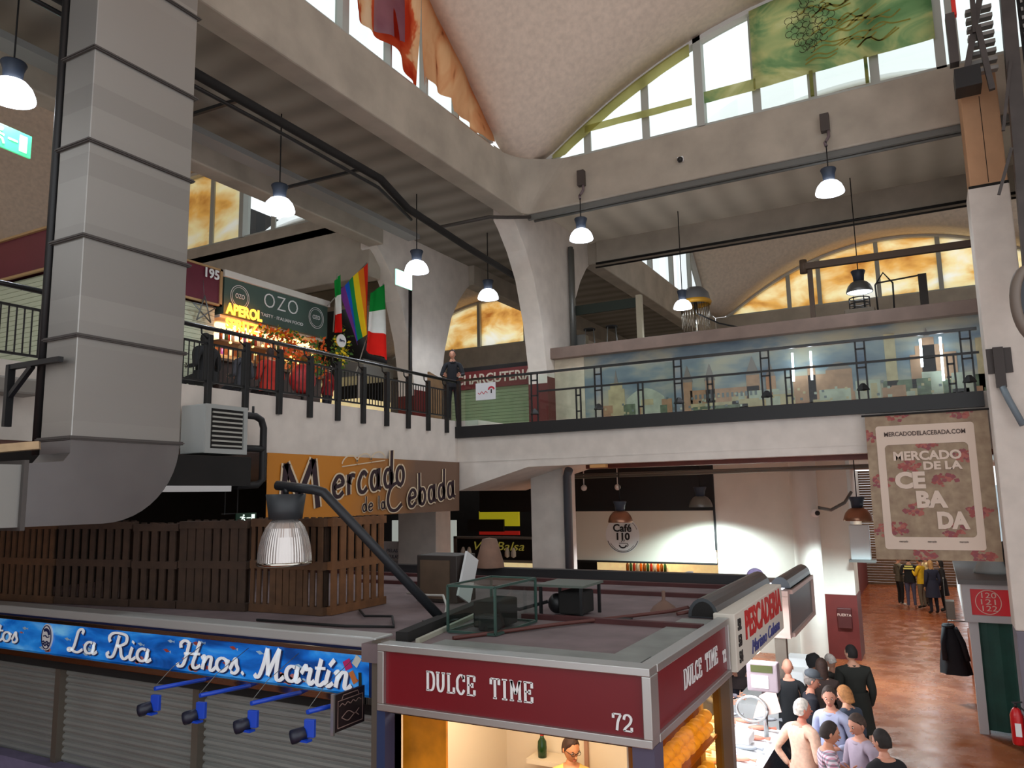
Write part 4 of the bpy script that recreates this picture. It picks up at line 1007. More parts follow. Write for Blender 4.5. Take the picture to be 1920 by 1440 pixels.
# ------------------------------------------------------------------ heater and black pipes on the fascia
t = thing('air_heater', 'grey wall mounted air heater with louvred grille beside the duct', 'heater', (-9.1,7.85,4.85))
MB().box(-9.45,-8.95,7.48,8.24,4.86,5.56,.015).build('casing', M('heater_grey', (168,172,170), .5), t)
lv = MB()
for k in range(8): lv.box(-8.97,-8.925,7.60,8.14,4.96+k*.068,4.985+k*.068)
lv.build('louvre', M('louvre_grey', (176,176,168), .5), t)
MB().box(-8.952,-8.945,7.58,8.16,4.93,5.50).build('grille_recess', m_dark, t)
MB().box(-8.95,-8.93,7.48,7.57,4.86,5.56).box(-8.95,-8.93,8.17,8.24,4.86,5.56).box(-8.95,-8.93,7.57,8.17,5.50,5.56).box(-8.95,-8.93,7.57,8.17,4.86,4.93).build('front_frame', M('heater_grey'), t)
tag(MB().tube([(-9.1,8.24,5.47),(-9.1,8.55,5.47),(-9.1,8.67,5.42),(-9.1,8.72,5.3),(-9.1,8.72,4.5),(-9.1,8.62,4.42),(-9.1,8.2,4.40)],.055,10).tube([(-9.1,8.24,4.97),(-9.1,8.72,4.97)],.055,10).tube([(-9.1,8.5,5.5),(-9.1,8.5,5.62)],.02,6).build('heating_pipe', M('pipe_lagging', (28,28,30), .6)), 'thick black lagged pipe looping beside the heater', 'pipe')
tag(MB().box(-9.5,-8.9,4.5,8.3,4.40,4.82).build('duct_box', m_dark), 'long black lagged duct below the heater', 'duct')
tag(MB().box(-9.0,-8.85,6.2,7.9,4.32,4.40).build('light_batten', M('batten_white',(214,214,214),.5)), 'white strip batten under the black lagged duct', 'batten')

# ------------------------------------------------------------------ orange hall banner below the left gallery
def banner_mat():
    m = bpy.data.materials.new('banner_orange'); m.use_nodes = True
    nt = m.node_tree; b = nt.nodes['Principled BSDF']; b.inputs['Roughness'].default_value = .6
    tc = nt.nodes.new('ShaderNodeTexCoord'); sx = nt.nodes.new('ShaderNodeSeparateXYZ')
    n = nt.nodes.new('ShaderNodeTexNoise'); n.inputs['Scale'].default_value = 1.2
    ad = nt.nodes.new('ShaderNodeMath'); ad.operation='MULTIPLY_ADD'; ad.inputs[1].default_value=1.2
    r = nt.nodes.new('ShaderNodeValToRGB'); e = r.color_ramp
    mr = nt.nodes.new('ShaderNodeMapRange'); mr.inputs['From Min'].default_value=-2.4; mr.inputs['From Max'].default_value=3.6
    e.elements[0].position=.30; e.elements[0].color=lin((206,132,40)); e.elements[1].position=.72; e.elements[1].color=lin((120,92,74))
    nt.links.new(tc.outputs['Object'], sx.inputs[0]); nt.links.new(tc.outputs['Object'], n.inputs['Vector'])
    nt.links.new(n.outputs['Fac'], ad.inputs[0]); nt.links.new(sx.outputs['Y'], ad.inputs[2]); nt.links.new(ad.outputs[0], mr.inputs['Value'])
    nt.links.new(mr.outputs[0], r.inputs[0]); nt.links.new(r.outputs[0], b.inputs['Base Color'])
    return m
t = thing('hall_banner', 'wide orange to brown banner reading Mercado de la Cebada below the gallery', 'banner', (-9.5,12.1,3.9))
mb = MB(); nu = 40
G = [[mb.bm.verts.new((-9.48+.015*math.sin(i*.9)*(1-j/6), 9.18+(15.02-9.18)*i/nu, (3.86)+(4.95-3.86)*j/6)) for j in range(7)] for i in range(nu+1)]
for i in range(nu):
    for j in range(6): mb.bm.faces.new((G[i][j],G[i+1][j],G[i+1][j+1],G[i][j+1]))
mb.build('cloth', banner_mat(), t, smooth=True)
m_bdark = M('banner_ink', (52,32,40), .7); m_blight = M('banner_edge', (226,206,176), .7)
sl = .13
def brow(word, y, z, h, w):
    return strokes(word, HAND, (-9.455,y,z), (0,1,sl), (0,-sl*.2,1), h, w, m_bdark, t, under=m_blight, uw=1.75, contrast=.25, gap=.06)
strokes('M', HAND, (-9.455,9.42,4.02), (0,1,.02), (0,0,1), .80, .15, m_bdark, t, under=m_blight, uw=1.7, contrast=.25, width=1.05)
strokes('ercado', HAND, (-9.455,10.72,4.20), (0,1,.115), (0,0,1), .72, .125, m_bdark, t, under=m_blight, uw=1.8, contrast=.25, gap=.1, width=2.25)
strokes('de la', HAND, (-9.455,11.55,3.93), (0,1,.06), (0,0,1), .28, .13, m_bdark, t, under=m_blight, uw=1.7, contrast=.2, gap=.1, width=.75)
strokes('C', HAND, (-9.455,12.28,3.92), (0,1,.05), (0,0,1), .54, .15, m_bdark, t, under=m_blight, uw=1.7, contrast=.25, width=.55)
strokes('ebada', HAND, (-9.455,13.0,3.98), (0,1,.11), (0,0,1), .66, .125, m_bdark, t, under=m_blight, uw=1.8, contrast=.25, gap=.1, width=1.85)
mb = MB(); m = frame_mtx((-9.455,10.95,4.86),(0,1,.12),(0,0,1))
for k in range(3): ribbon(mb, arc(.24+.42*k,-.08,.22,.16,170,10,10), .03, m, .004, contrast=.2); 
for k in range(3): ribbon(mb, [(.02+.42*k,-.10),(.46+.42*k,-.10)], .02, m, .004, smooth=False)
mb.build('vault_logo', m_blight, t)
# ------------------------------------------------------------------ front block of stalls: roof
m_roof = M('roof_felt', (118,104,106), .9, nscale=2.4, namt=.12, bump=.1)
m_roofred = M('roof_batten_red', (74,34,34), .7, nscale=4)
struct('ceiling_stalls', MB().box(-12.5,-4.7,6.2,11.2,2.72,2.88).box(-4.7,-2.0,5.75,11.2,2.72,2.88), m_roof, label='dusty mauve grey flat roof of the front block of stalls', cat='roof')
tag(MB().box(-12.4,-2.1,10.75,10.85,2.88,2.93).build('roof_batten', m_roofred), 'dark red batten along the back of the stall roof', 'batten')
tag(MB().box(-8.0,-2.1,9.75,9.83,2.88,2.93).build('roof_batten', m_roofred), 'dark red batten across the middle of the stall roof', 'batten')
tag(MB().box(-4.0,-2.05,7.55,7.63,2.88,2.93).build('roof_batten', m_roofred), 'dark red batten nearest the front sign on the stall roof', 'batten')
tag(MB().box(-4.05,-2.1,5.74,6.15,2.875,2.895).box(-2.4,-2.05,6.15,8.1,2.875,2.895).build('roof_flashing', M('flashing_grey', (128,132,128), .6, nscale=3)), 'grey flashing strip behind the maroon corner sign', 'flashing')
tag(MB().box(-12.4,-2.2,11.21,11.36,2.75,2.99).box(-12.4,-2.2,11.205,11.38,2.99,3.02,mat=None).build('gutter', M('gutter_dark', (60,60,62), .4, metal=.5)), 'long dark box gutter along the rear edge of the stall roof', 'gutter')
t = thing('roller_box', 'dark half round roller box on the roof edge above the fishmonger sign', 'roller box', (-2.3,9.7,2.9))
MB().prism([(-2.22+.16*math.cos(a), 2.886+.20*math.sin(a)) for a in [i*PI/10 for i in range(11)]],'Y',8.25,11.18).build('cover', M('roller_grey', (84,88,92), .3, metal=.7), t)
MB().prism([(-2.22+.12*math.cos(a), 2.90+.15*math.sin(a)) for a in [i*PI/10 for i in range(11)]],'Y',8.235,8.25).build('end_cap', m_dark, t)
tag(MB().beam((-4.36,5.9,2.93),(-4.75,7.9,2.93),.12,.10).build('roof_channel', m_dark), 'dark steel channel lying on the roof behind the two front signs', 'channel')
tag(MB().beam((-4.22,5.95,2.90),(-4.55,7.6,2.90),.04,.04).build('roof_strip', M('strip_pale', (168,166,150), .5)), 'pale metal strip beside the dark roof channel', 'channel')

# cabinet, glass case, compressor, hood, hoses
t = thing('cabinet', 'old dark wooden cabinet with a white side panel on the stall roof', 'cabinet', (-5.5,8.4,2.88))
MB().box(-5.86,-5.26,8.25,8.7,2.885,3.46,.01).build('body', M('cabinet_black', (44,36,32), .5), t)
MB().box(-5.80,-5.36,8.235,8.25,2.93,3.40).build('door', M('cabinet_brown', (84,66,50), .6, nscale=4), t)
MB().beam((-5.20,8.3,2.93),(-5.22,8.55,3.44),.30,.03,upv=(1,0,0)).build('side_panel', M('panel_white', (206,208,208), .5), t)
t = thing('glass_case', 'empty green edged glass display case on the stall roof', 'display case', (-4.0,6.9,2.88))
x0,x1,y0,y1,z0,z1 = -4.25,-3.72,6.5,7.35,2.9,3.33
f = MB()
for x in (x0,x1):
    for y in (y0,y1): f.beam((x,y,z0),(x,y,z1),.022)
    for z in (z0,z1): f.beam((x,y0,z),(x,y1,z),.022)
for y in (y0,y1):
    for z in (z0,z1): f.beam((x0,y,z),(x1,y,z),.022)
f.build('frame', M('frame_green', (66,92,84), .35, metal=.4), t)
for nm, b in (('front_pane',(x0,x1,y0-.003,y0+.003,z0,z1)),('side_pane',(x1-.003,x1+.003,y0,y1,z0,z1)),('top_pane',(x0,x1,y0,y1,z1-.003,z1+.003))): MB().box(*b).build('glass_pane', m_glass, t)
tag(MB().box(-4.12,-3.85,6.75,7.2,2.9,3.16,.02).box(-3.98,-3.8,6.62,6.75,2.9,3.05,.01).build('motor', m_dark), 'dark motor block standing inside the glass case', 'motor')
t = thing('compressor', 'open framed refrigeration compressor on the roof right of the glass case', 'compressor', (-3.6,8.0,2.88))
f = MB()
for x in (-3.86,-3.38):
    for y in (7.75,8.25): f.beam((x,y,2.88),(x,y,3.2),.03)
f.build('frame', m_black, t)
MB().box(-3.9,-3.34,7.71,8.29,3.2,3.225).build('cover', M('cover_green', (88,96,88), .5), t)
MB().box(-3.70,-3.42,7.85,8.2,2.9,3.14,.02).build('condenser', m_dark, t)
MB().ball((-3.76,7.95,3.0),.1,10,sc=(1,1,1.1)).build('pump', m_black, t)
t = thing('vent_hood', 'small brown cone shaped vent on the second row of roofs', 'hood', (-6.5,11.6,2.88))
MB().lathe([(.24,0),(.23,.08),(.12,.46),(0,.48)],(-6.52,11.24,3.02),20).build('cone', M('cone_brown', (128,98,82), .7, nscale=4), t)
tag(MB().tube([(-4.0,6.2,2.90),(-3.4,7.2,2.91),(-3.0,7.8,2.91),(-2.6,8.35,2.92),(-2.45,8.5,2.95),(-2.35,8.4,2.93),(-2.5,8.25,2.91)],.02,6).build('hose', M('hose_red', (86,44,38), .6)), 'dark red hose snaking over the roof to the right', 'hose')
tag(MB().tube([(-6.0,7.3,2.9),(-5.6,6.9,2.91),(-5.3,7.0,2.91),(-4.9,6.5,2.9),(-5.4,6.35,2.9),(-6.6,6.3,2.9)],.014,6).build('cable', m_cable), 'black cable lying on the roof by the crane foot', 'cable')
tag(MB().tube([(-5.9,8.1,3.0),(-5.3,7.7,3.05),(-4.9,7.4,3.1),(-4.72,7.2,3.02),(-4.72,7.15,2.9)],.014,6).build('cable', M('cable_white', (190,190,184), .5)), 'white cable arching down behind the crane foot', 'cable')
tag(MB().tube([(-3.85,7.9,3.02),(-4.1,7.7,2.95),(-4.3,7.6,3.0)],.02,6).build('hose', m_cable), 'short black hose between case and compressor', 'hose')
tag(MB().lathe([(.16,0),(.12,.05),(.05,.1),(.02,.12),(.02,.22),(0,.22)],(-2.75,8.6,2.88),14).build('roof_drain', M('cap_brown', (110,84,72), .7)), 'small brown drain cap on the right of the stall roof', 'cap')
tag(MB().box(-3.0,-2.85,7.75,7.85,2.88,2.91).build('roof_clip', m_dark), 'small dark clip lying on the roof near the hose end', 'clip')

# pallets standing on the roof
m_pal = [M('pallet_dark', (62,44,32), .8, nscale=7, namt=.15), M('pallet_brown', (88,60,38), .8, nscale=7, namt=.15), M('pallet_warm', (112,74,44), .8, nscale=7, namt=.15)]
def pallet(label, a, b, z0, h, mat, n, gapf=.62, solid=False):
    a, b = Vector((a[0],a[1],0)), Vector((b[0],b[1],0)); L = (b-a).length; rz = math.atan2(b.y-a.y, b.x-a.x)
    t = thing('pallet', label, 'pallet', (a.x,a.y,z0), rz, 'wooden pallets standing on the stall roof')
    rr = random.Random(int(L*100+a.x*10))
    mb = MB(); w = L/n
    for k in range(n):
        ww = w*(.97 if solid and 2 < k < n-3 else gapf + .15*rr.random())
        mb.box(k*w+.01,k*w+ww,-.022,0,0+rr.random()*.02,h-rr.random()*.03)
    mb.build('slats', mat, t, world=False)
    mb = MB()
    for z in (.05,h*.5,h-.06): mb.box(0,L,-.028,.09,z-.045,z+.045)
    mb.build('rails', mat, t, world=False)
    mb = MB()
    for k in range(n): mb.box(k*w+.01,k*w+w*.6,.09,.112,0,h)
    mb.build('rear_slats', m_pal[0], t, world=False)
    return t
pallet('leftmost dark wooden pallet on the roof, below the duct', (-11.9,5.95+.35),(-10.4,6.37),2.88,1.08,m_pal[1],11,.55)
pallet('dark wooden pallet second from the left on the roof', (-10.38,6.38),(-9.1,6.55),2.88,1.08,m_pal[0],9,.6)
pallet('dark gappy pallet at the middle of the pallet fence', (-9.08,6.56),(-8.35,6.66),2.88,1.05,m_pal[0],5,.62)
pallet('dim pallet left of the bright pallet crate', (-8.33,6.66),(-7.30,6.80),2.88,1.08,m_pal[0],8,.8)
pallet('warm brown close boarded pallet behind the ribbed lamp', (-7.28,6.84),(-6.16,6.88),2.88,1.10,m_pal[1],11,.62,solid=True)
pallet('orange brown pallet seen edge on at the right end of the fence', (-6.12,6.92),(-6.14,7.95),2.88,1.10,m_pal[2],7,.6)

# ------------------------------------------------------------------ fishmonger with the blue sea sign
def sea_mat():
    m = bpy.data.materials.new('sea_print'); m.use_nodes = True
    nt = m.node_tree; b = nt.nodes['Principled BSDF']; b.inputs['Roughness'].default_value = .25
    tc = nt.nodes.new('ShaderNodeTexCoord'); mp = nt.nodes.new('ShaderNodeMapping'); mp.inputs['Scale'].default_value=(.6,1,2.2)
    n = nt.nodes.new('ShaderNodeTexNoise'); n.inputs['Scale'].default_value=2.0; n.inputs['Detail'].default_value=8; n.inputs['Distortion'].default_value=.6
    r = nt.nodes.new('ShaderNodeValToRGB'); e=r.color_ramp
    e.elements[0].position=.33; e.elements[0].color=lin((8,60,128)); e.elements[1].position=.72; e.elements[1].color=lin((110,180,226))
    x=e.elements.new(.46); x.color=lin((16,96,186)); x=e.elements.new(.58); x.color=lin((36,130,214))
    nt.links.new(tc.outputs['Object'],mp.inputs[0]); nt.links.new(mp.outputs[0],n.inputs['Vector']); nt.links.new(n.outputs['Fac'],r.inputs[0]); nt.links.new(r.outputs[0],b.inputs['Base Color'])
    nt.links.new(r.outputs[0],b.inputs['Emission Color']); b.inputs['Emission Strength'].default_value=.30
    return m
t = thing('fish_stall', 'shuttered fish stall with long blue sea print sign in white script', 'stall', (-8.5,6.2,0))
MB().box(-12.5,-4.80,6.0,6.12,2.36,2.72).build('sign_panel', sea_mat(), t)
MB().box(-12.5,-4.72,5.97,6.12,2.28,2.35,.008).box(-12.5,-4.72,5.97,6.12,2.72,2.77,.008).build('sign_trim', m_chrome, t)
MB().box(-12.5,-4.68,5.93,6.2,2.80,2.90,.015).build('gutter', M('gutter_pale', (190,192,190), .4, metal=.4), t)
MB().box(-12.5,-4.72,5.99,6.12,2.77,2.80).build('sign_top', M('navy_strip', (24,40,84), .3), t)
MB().box(-4.80,-4.70,5.985,6.15,2.35,2.78).build('sign_end', M('navy_strip'), t)
sc_ = M('script_white', (236,240,244), .4, emit=.15); shd = M('script_navy', (14,40,96), .5)
def script(word, x, z, h, width):
    strokes(word, SCRIPT, (x+.012,5.99,z-.012), (1,0,0), (0,0,1), h, .185, shd, t, name='script_shadow', slant=.12, contrast=.45, th=.004, width=width)
    strokes(word, SCRIPT, (x,5.982,z), (1,0,0), (0,0,1), h, .165, sc_, t, name='script_letters', slant=.12, contrast=.45, th=.006, width=width)
script('La', -9.43, 2.42, .27, .56); script('Ria', -8.68, 2.41, .28, .78); script('Hnos.', -7.45, 2.41, .28, 1.06); script('Martín', -6.28, 2.40, .30, 1.26)
script('tos', -10.98, 2.44, .24, .52)
mb = MB(); m = frame_mtx((-9.87,5.981,2.55),(1,0,0),(0,0,1))
mb.prism([(-9.87+.115*math.cos(a),2.55+.16*math.sin(a)) for a in [i*PI/14 for i in range(28)]],'Y',5.981,5.998,mat=m_letter)
ribbon(mb, arc(0,0,.098,.14,0,360,28), .010, m, .007, mat=M('navy_ink',(24,34,84),.6))
for dz in (-.06,-.09): ribbon(mb, [(-.07+.02*k, dz+.012*math.sin(k*1.8)) for k in range(8)], .014, m, .008, mat=M('navy_ink'))
ribbon(mb, [(-.05,.08),(0,.09),(.04,.07),(.06,.03)], .035, m, .008, mat=M('navy_ink')); ribbon(mb, [(-.06,.01),(-.02,.02),(.02,0),(.06,.01)], .012, m, .008, mat=M('navy_ink'))
mb.build('oval_badge', None, t)
mb = MB(); rr = random.Random(3)
for k in range(26):
    x = -10.9 + 6*rr.random(); z = 2.40 + .28*rr.random(); s = .02+.02*rr.random()
    m = frame_mtx((x,5.996,z),(1,0,-.2*rr.random()),(.2*rr.random(),0,1))
    mb.face([m @ Vector(p) for p in ((-s*2,0,0),(0,s*.7,0),(s*2,0,0),(0,-s*.7,0))], rr.choice([M('fish_pale',(170,206,230),.5),M('fish_red',(170,70,60),.5),M('coral_pink',(196,120,116),.5),M('fish_pale',())]))
    mb.face([m @ Vector(p) for p in ((s*1.6,0,0),(s*2.6,s*.6,0),(s*2.6,-s*.6,0))], M('fish_pale'))
for x in (-9.95,-8.2,-6.0,-5.9,-7.3):
    for q in range(5):
        m = frame_mtx((x+.15*rr.random(),5.995,2.38+.04*rr.random()),(1,0,0),(0,0,1)); s=.03+.03*rr.random()
        mb.face([m @ Vector((s*math.cos(a),s*.7*math.sin(a)+s*.3,0)) for a in [i*PI/5 for i in range(10)]], M('coral_pink'))
mb.build('fish_print', None, t)
mb = MB(); m = frame_mtx((-4.98,5.988,2.58),(1,0,0),(0,0,1))
ribbon(mb,[(-.1,.08),(-.06,.0)],.09,m,.003,mat=M('print_pink',(196,40,110),.5)); ribbon(mb,[(.0,.1),(.06,.06)],.1,m,.003,mat=M('print_white',(214,216,206),.5))
ribbon(mb,[(-.04,-.02),(.02,-.12)],.06,m,.003,mat=M('print_orange',(206,120,60),.5)); ribbon(mb,[(.07,-.02),(.075,-.1),(.075,-.17)],.035,m,.004,mat=M('print_bottle',(26,40,24),.5))
mb.build('seafood_print', None, t)
m_shut = M('shutter_steel', (158,160,156), .33, metal=.35, nscale=1.2, namt=.06)
for x0, x1 in ((-12.5,-9.92),(-9.84,-7.40),(-7.30,-4.78)):
    mb = MB(); z = .0 if x0 > -8 else 0.0
    zz = [k*.085 for k in range(27)]
    prof = []
    for z in zz: prof += [(6.27,z),(6.245,z+.015),(6.238,z+.035),(6.245,z+.06),(6.27,z+.075)]
    poly = prof + [(6.32,zz[-1]+.07),(6.32,0)]
    mb.prism(poly,'X',x0,x1); mb.build('roller_shutter', m_shut, t)
for x in (-9.88,-7.35): MB().box(x-.05,x+.05,6.16,6.3,0,2.3).build('post', M('post_taupe', (110,102,92), .45, metal=.4), t)
MB().box(-4.78,-4.66,6.0,6.3,0,2.35).build('end_post', M('post_blue', (38,54,92), .5), t)
MB().box(-12.5,-4.7,6.14,6.3,2.14,2.30).build('shutter_head', m_dark, t)
MB().box(-12.5,-9.0,6.05,6.24,0,1.02).build('plinth', M('plinth_mauve', (116,110,140), .7, nscale=4), t)
m_blue = M('lamp_blue', (24,72,196), .35)
for k, (x, lab) in enumerate(((-7.02,'leftmost blue spotlight arm under the sea sign'),(-6.36,'second blue spotlight arm from the left under the sea sign'),(-5.67,'third blue spotlight arm from the left under the sea sign'),(-4.98,'rightmost blue spotlight arm beside the small fish sign'))):
    s = thing('spotlight', lab, 'spotlight', (x,5.4,2.3), 0, 'blue spotlights under the sea sign')
    xo = x + .05
    MB().tube([(xo-.02,5.98,2.31),(xo-.10,5.42,2.33)],.022,8).build('arm', m_blue, s)
    MB().cbox((xo-.05,5.40,2.205),(.10,.04,.15),rz=.2,bev=.006).build('lamp_body', m_blue, s)
    MB().tube([(xo-.09,5.40,2.17),(xo-.16,5.34,2.14),(xo-.19,5.32,2.13)],[.05,.062,.06],14).build('lamp_head', M('lamp_head_dark', (30,34,52), .4), s)
    MB().cbox((xo-.08,5.38,2.105),(.09,.07,.02)).build('bracket', m_blue, s)
    MB().tube([(xo-.10,5.42,2.35),(xo-.08,5.6,2.5),(xo-.05,5.97,2.68)],.004,4).build('stay_wire', m_grey, s)
t = thing('hanging_sign', 'small dark square sign with outlined fish hanging at the end of the sea sign', 'sign', (-4.85,5.75,2.15))
MB().box(-4.86,-4.83,5.55,5.96,2.14,2.46).build('board', M('sign_brownblack', (40,28,28), .5), t)
mb = MB(); m = frame_mtx((-4.826,5.755,2.30),(0,1,0),(0,0,1))
for p in ([(-.17,-.13),(.17,-.13),(.17,.10),(-.17,.10),(-.17,-.13)], [(-.12,.10),(-.10,.14),(.10,.14),(.12,.10)]): ribbon(mb,p,.008,m,.002,smooth=False)
ribbon(mb,[(-.15+.0375*k,.05+.02*(k%2)) for k in range(9)],.008,m,.002)
ribbon(mb,[(-.12,-.05),(-.03,-.01),(.06,-.05),(.12,-.02)],.008,m,.002); ribbon(mb,[(-.12,-.05),(-.03,-.09),(.06,-.05),(.12,-.08)],.008,m,.002)
mb.build('fish_outline', M('outline_pale', (150,124,116), .6), t)
MB().box(-4.862,-4.828,5.53,5.55,2.12,2.47).build('edge', m_alu, t)
tag(MB().box(-7.85,-7.1,5.5,5.95,.95,1.22,.02).build('foam_box', M('foam_white', (222,228,230), .8)), 'white foam box standing by the right shutter at the bottom edge', 'box')
tag(MB().box(-7.05,-5.4,5.5,5.95,0,1.0,.01).build('counter', M('counter_blue', (40,52,80), .4)), 'dark blue counter below the right shutter', 'counter')

# ------------------------------------------------------------------ corner sweet stall
t = thing('sweet_stall', 'corner stall with maroon DULCE TIME signs numbered 72 and warm lit inside', 'stall', (-3.1,6.8,0))
m_dulce = M('sign_crimson', (118,12,26), .35, nscale=1.5, namt=.05)
MB().box(-4.36,-1.97,5.66,5.78,2.40,2.88).build('front_sign', m_dulce, t)
MB().box(-2.05,-1.96,5.78,8.12,2.40,2.88).build('side_sign', m_dulce, t)
fr = MB()
for b in ((-4.42,-1.93,5.62,5.80,2.86,2.92),(-4.42,-1.93,5.62,5.80,2.36,2.42),(-4.42,-4.35,5.62,5.80,2.42,2.86),(-1.995,-1.925,5.62,5.80,2.42,2.86),
          (-2.05,-1.925,5.80,8.14,2.86,2.92),(-2.05,-1.925,5.80,8.14,2.36,2.42),(-2.05,-1.925,8.08,8.14,2.42,2.86)): fr.box(*b,bev=.006)
fr.build('sign_frame', m_alu, t)
strokes('DULCE', SERIF, (-3.92,5.655,2.575), (1,0,0), (0,0,1), .15, .15, m_letter, t, contrast=.45, gap=.10, width=.50)
strokes('TIME', SERIF, (-3.29,5.655,2.575), (1,0,0), (0,0,1), .15, .15, m_letter, t, contrast=.45, gap=.10, width=.40)
strokes('72', SERIF, (-2.245,5.655,2.455), (1,0,0), (0,0,1), .115, .17, m_letter, t, name='number', contrast=.4, gap=.06, width=.165)
strokes('DULCE', SERIF, (-1.955,6.55,2.57), (0,1,0), (0,0,1), .15, .15, m_letter, t, contrast=.45, gap=.10, width=.58)
strokes('TIME', SERIF, (-1.955,7.25,2.57), (0,1,0), (0,0,1), .15, .15, m_letter, t, contrast=.45, gap=.10, width=.46)
strokes('72', SERIF, (-1.955,7.90,2.52), (0,1,0), (0,0,1), .11, .17, m_letter, t, name='number', contrast=.4, gap=.06, width=.13)
MB().box(-4.36,-2.0,5.70,5.78,2.33,2.37).build('shutter_slot', m_dark, t)
MB().box(-2.10,-1.93,5.66,5.86,0,2.37).build('corner_post', M('post_violet', (92,86,108), .5, metal=.3), t)
MB().box(-4.62,-4.40,5.80,5.95,0,2.9).build('end_post', M('post_taupe'), t)
MB().box(-2.10,-1.93,8.0,8.13,0,2.37).build('rear_post', M('post_taupe'), t)
MB().box(-4.45,-4.36,5.66,5.8,0,2.37).build('blue_post', M('post_blue'), t)
m_inwall = M('stall_wall_cream', (226,212,190), .8)
MB().box(-4.4,-2.2,7.9,8.0,0,2.72).build('rear_wall', m_inwall, t)
MB().box(-4.45,-4.40,5.8,8.0,0,2.72).build('side_wall', m_inwall, t)
MB().box(-4.4,-2.0,5.8,8.0,2.66,2.72).build('stall_ceiling', m_inwall, t)
MB().box(-3.45,-3.41,7.86,7.9,0,2.66).build('wall_pipe', M('pipe_beige', (170,130,110), .5), t)
MB().box(-4.0,-2.6,6.4,6.8,2.60,2.655).build('ceiling_lamp', M('panel_lit_warm', (255,226,176), .4, emit=2.5), t)
l = bpy.data.lights.new('stall_light','AREA'); l.energy=26; l.color=(1,.82,.58); l.size=1.4; l.size_y=.5; l.shape='RECTANGLE'
lo = bpy.data.objects.new('stall_light', l); C.objects.link(lo); lo.parent=t; lo.location=(-.2,-.2,2.58)
MB().box(-4.3,-2.15,5.85,6.35,0,1.05).build('counter', M('counter_warm', (170,120,60), .4), t)
MB().box(-4.36,-3.90,5.92,5.95,1.05,2.34).build('amber_screen', M('amber_panel_glow', (196,120,24), .3, nscale=3, namt=.3, emit=.12), t)  # amber light of the screen put in as its own glow
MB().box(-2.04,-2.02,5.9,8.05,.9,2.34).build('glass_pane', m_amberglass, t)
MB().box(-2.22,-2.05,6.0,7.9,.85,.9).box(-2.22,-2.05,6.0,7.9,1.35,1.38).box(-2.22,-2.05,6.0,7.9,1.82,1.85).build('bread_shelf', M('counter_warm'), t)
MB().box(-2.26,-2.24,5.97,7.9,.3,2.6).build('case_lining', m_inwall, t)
MB().box(-2.24,-2.22,5.95,7.9,.3,2.6).build('case_back', M('case_amber_glow', (120,66,14), .5, nscale=4, namt=.3, emit=.2), t)  # amber light inside the case put into this panel as glow
mb_ = M('bread_crust_glow', (250,206,110), .6, nscale=14, namt=.2, emit=.2); rr = random.Random(5)  # case light put into the crust colour as a glow
for z in (.9,1.02,1.38,1.50,1.85,1.97):
    for k in range(12):
        y = 6.08 + k*.155 + .05*rr.random(); mb = MB(); mb.ball((0,0,0),.060+.015*rr.random(),8,sc=(1.0,1.15,.9)); o = mb.build('bread_loaf', mb_)
        o.location = (-2.145+.02*rr.random(),y,z+.06); tag(o,'golden bread roll in the amber lit side case of the corner stall','bread','bread rolls in the side case')
bo = thing('bottle', 'dark green bottle with red cap on the rear shelf of the corner stall', 'bottle', (-3.86,7.7,1.45))
MB().lathe([(0,0),(.045,0),(.05,.1),(.045,.16),(.02,.2),(.02,.22),(0,.22)],(-3.86,7.7,1.45),12).build('body', M('bottle_darkgreen',(22,60,28),.2), bo)
MB().lathe([(.022,0),(.022,.04),(0,.04)],(-3.86,7.7,1.67),10).build('cap', M('cap_red',(190,40,40),.5), bo)
tag(MB().box(-4.0,-3.55,7.6,7.88,1.40,1.45).build('rear_shelf', m_inwall), 'rear shelf of the warm lit corner stall', 'shelf')
tag(MB().lathe([(0,0),(.12,0),(.13,.06),(.10,.16),(0,.2)],(-3.66,6.2,1.36),16).build('glass_dome', m_glass), 'clear glass dome on the corner stall counter', 'dome')
tag(MB().box(-3.95,-3.4,6.0,6.3,1.053,1.36).build('counter_box', M('counter_warm')), 'low display box under the glass dome', 'box')
for k,(z,h) in enumerate(((2.12,.10),(1.90,.16),(1.66,.16))):
    tag(MB().box(-4.0,-3.78,7.86,7.895,z,z+h).build('wall_notice', M('paper_cream',(226,220,204),.7)), ['top','middle','bottom'][k]+' paper notice of three on the rear wall of the corner stall', 'notice')

# ------------------------------------------------------------------ fishmonger along the corridor
t = thing('fishmonger_sign', 'white box sign reading PESCADERIA in red beside the corridor', 'sign', (-2.0,9.5,2.4))
MB().box(-2.10,-1.88,8.18,10.95,2.38,2.95,.01).build('box', M('sign_cream', (214,208,196), .5), t)
text('PESCADERIA',(-1.875,9.72,2.755),(0,1,0),(0,0,1),.40,M('letter_red',(190,26,24),.5),t,width=2.2,offset=.012)
text('Mariano Cubana',(-1.875,9.75,2.49),(0,1,0),(0,0,1),.20,M('letter_blue',(60,66,130),.5),t,width=1.7,shear=.25)
for z, s in ((2.82,'52'),(2.66,'53'),(2.50,'54')): text(s,(-1.875,8.36,z),(0,1,0),(0,0,1),.15,m_black,t,name='number',offset=.006)
t = thing('fish_counter', 'brightly lit fish counter heaped with ice along the corridor', 'counter', (-2.5,10,0))
MB().box(-3.0,-2.06,8.2,11.5,0,.80).build('base', M('counter_black', (34,34,40), .3), t)
MB().prism([(-2.02,.15),(-1.88,.20),(-2.02,.98)],'Y',8.2,11.5).build('front_glass', M('counter_front', (52,56,64), .15, metal=.3), t)
MB().prism([(-3.0,.80),(-2.02,.80),(-2.02,.92),(-3.0,1.05)],'Y',8.2,11.5).build('ice_bed', M('ice_white', (238,244,248), .6, nscale=20, namt=.1, bump=.6), t)
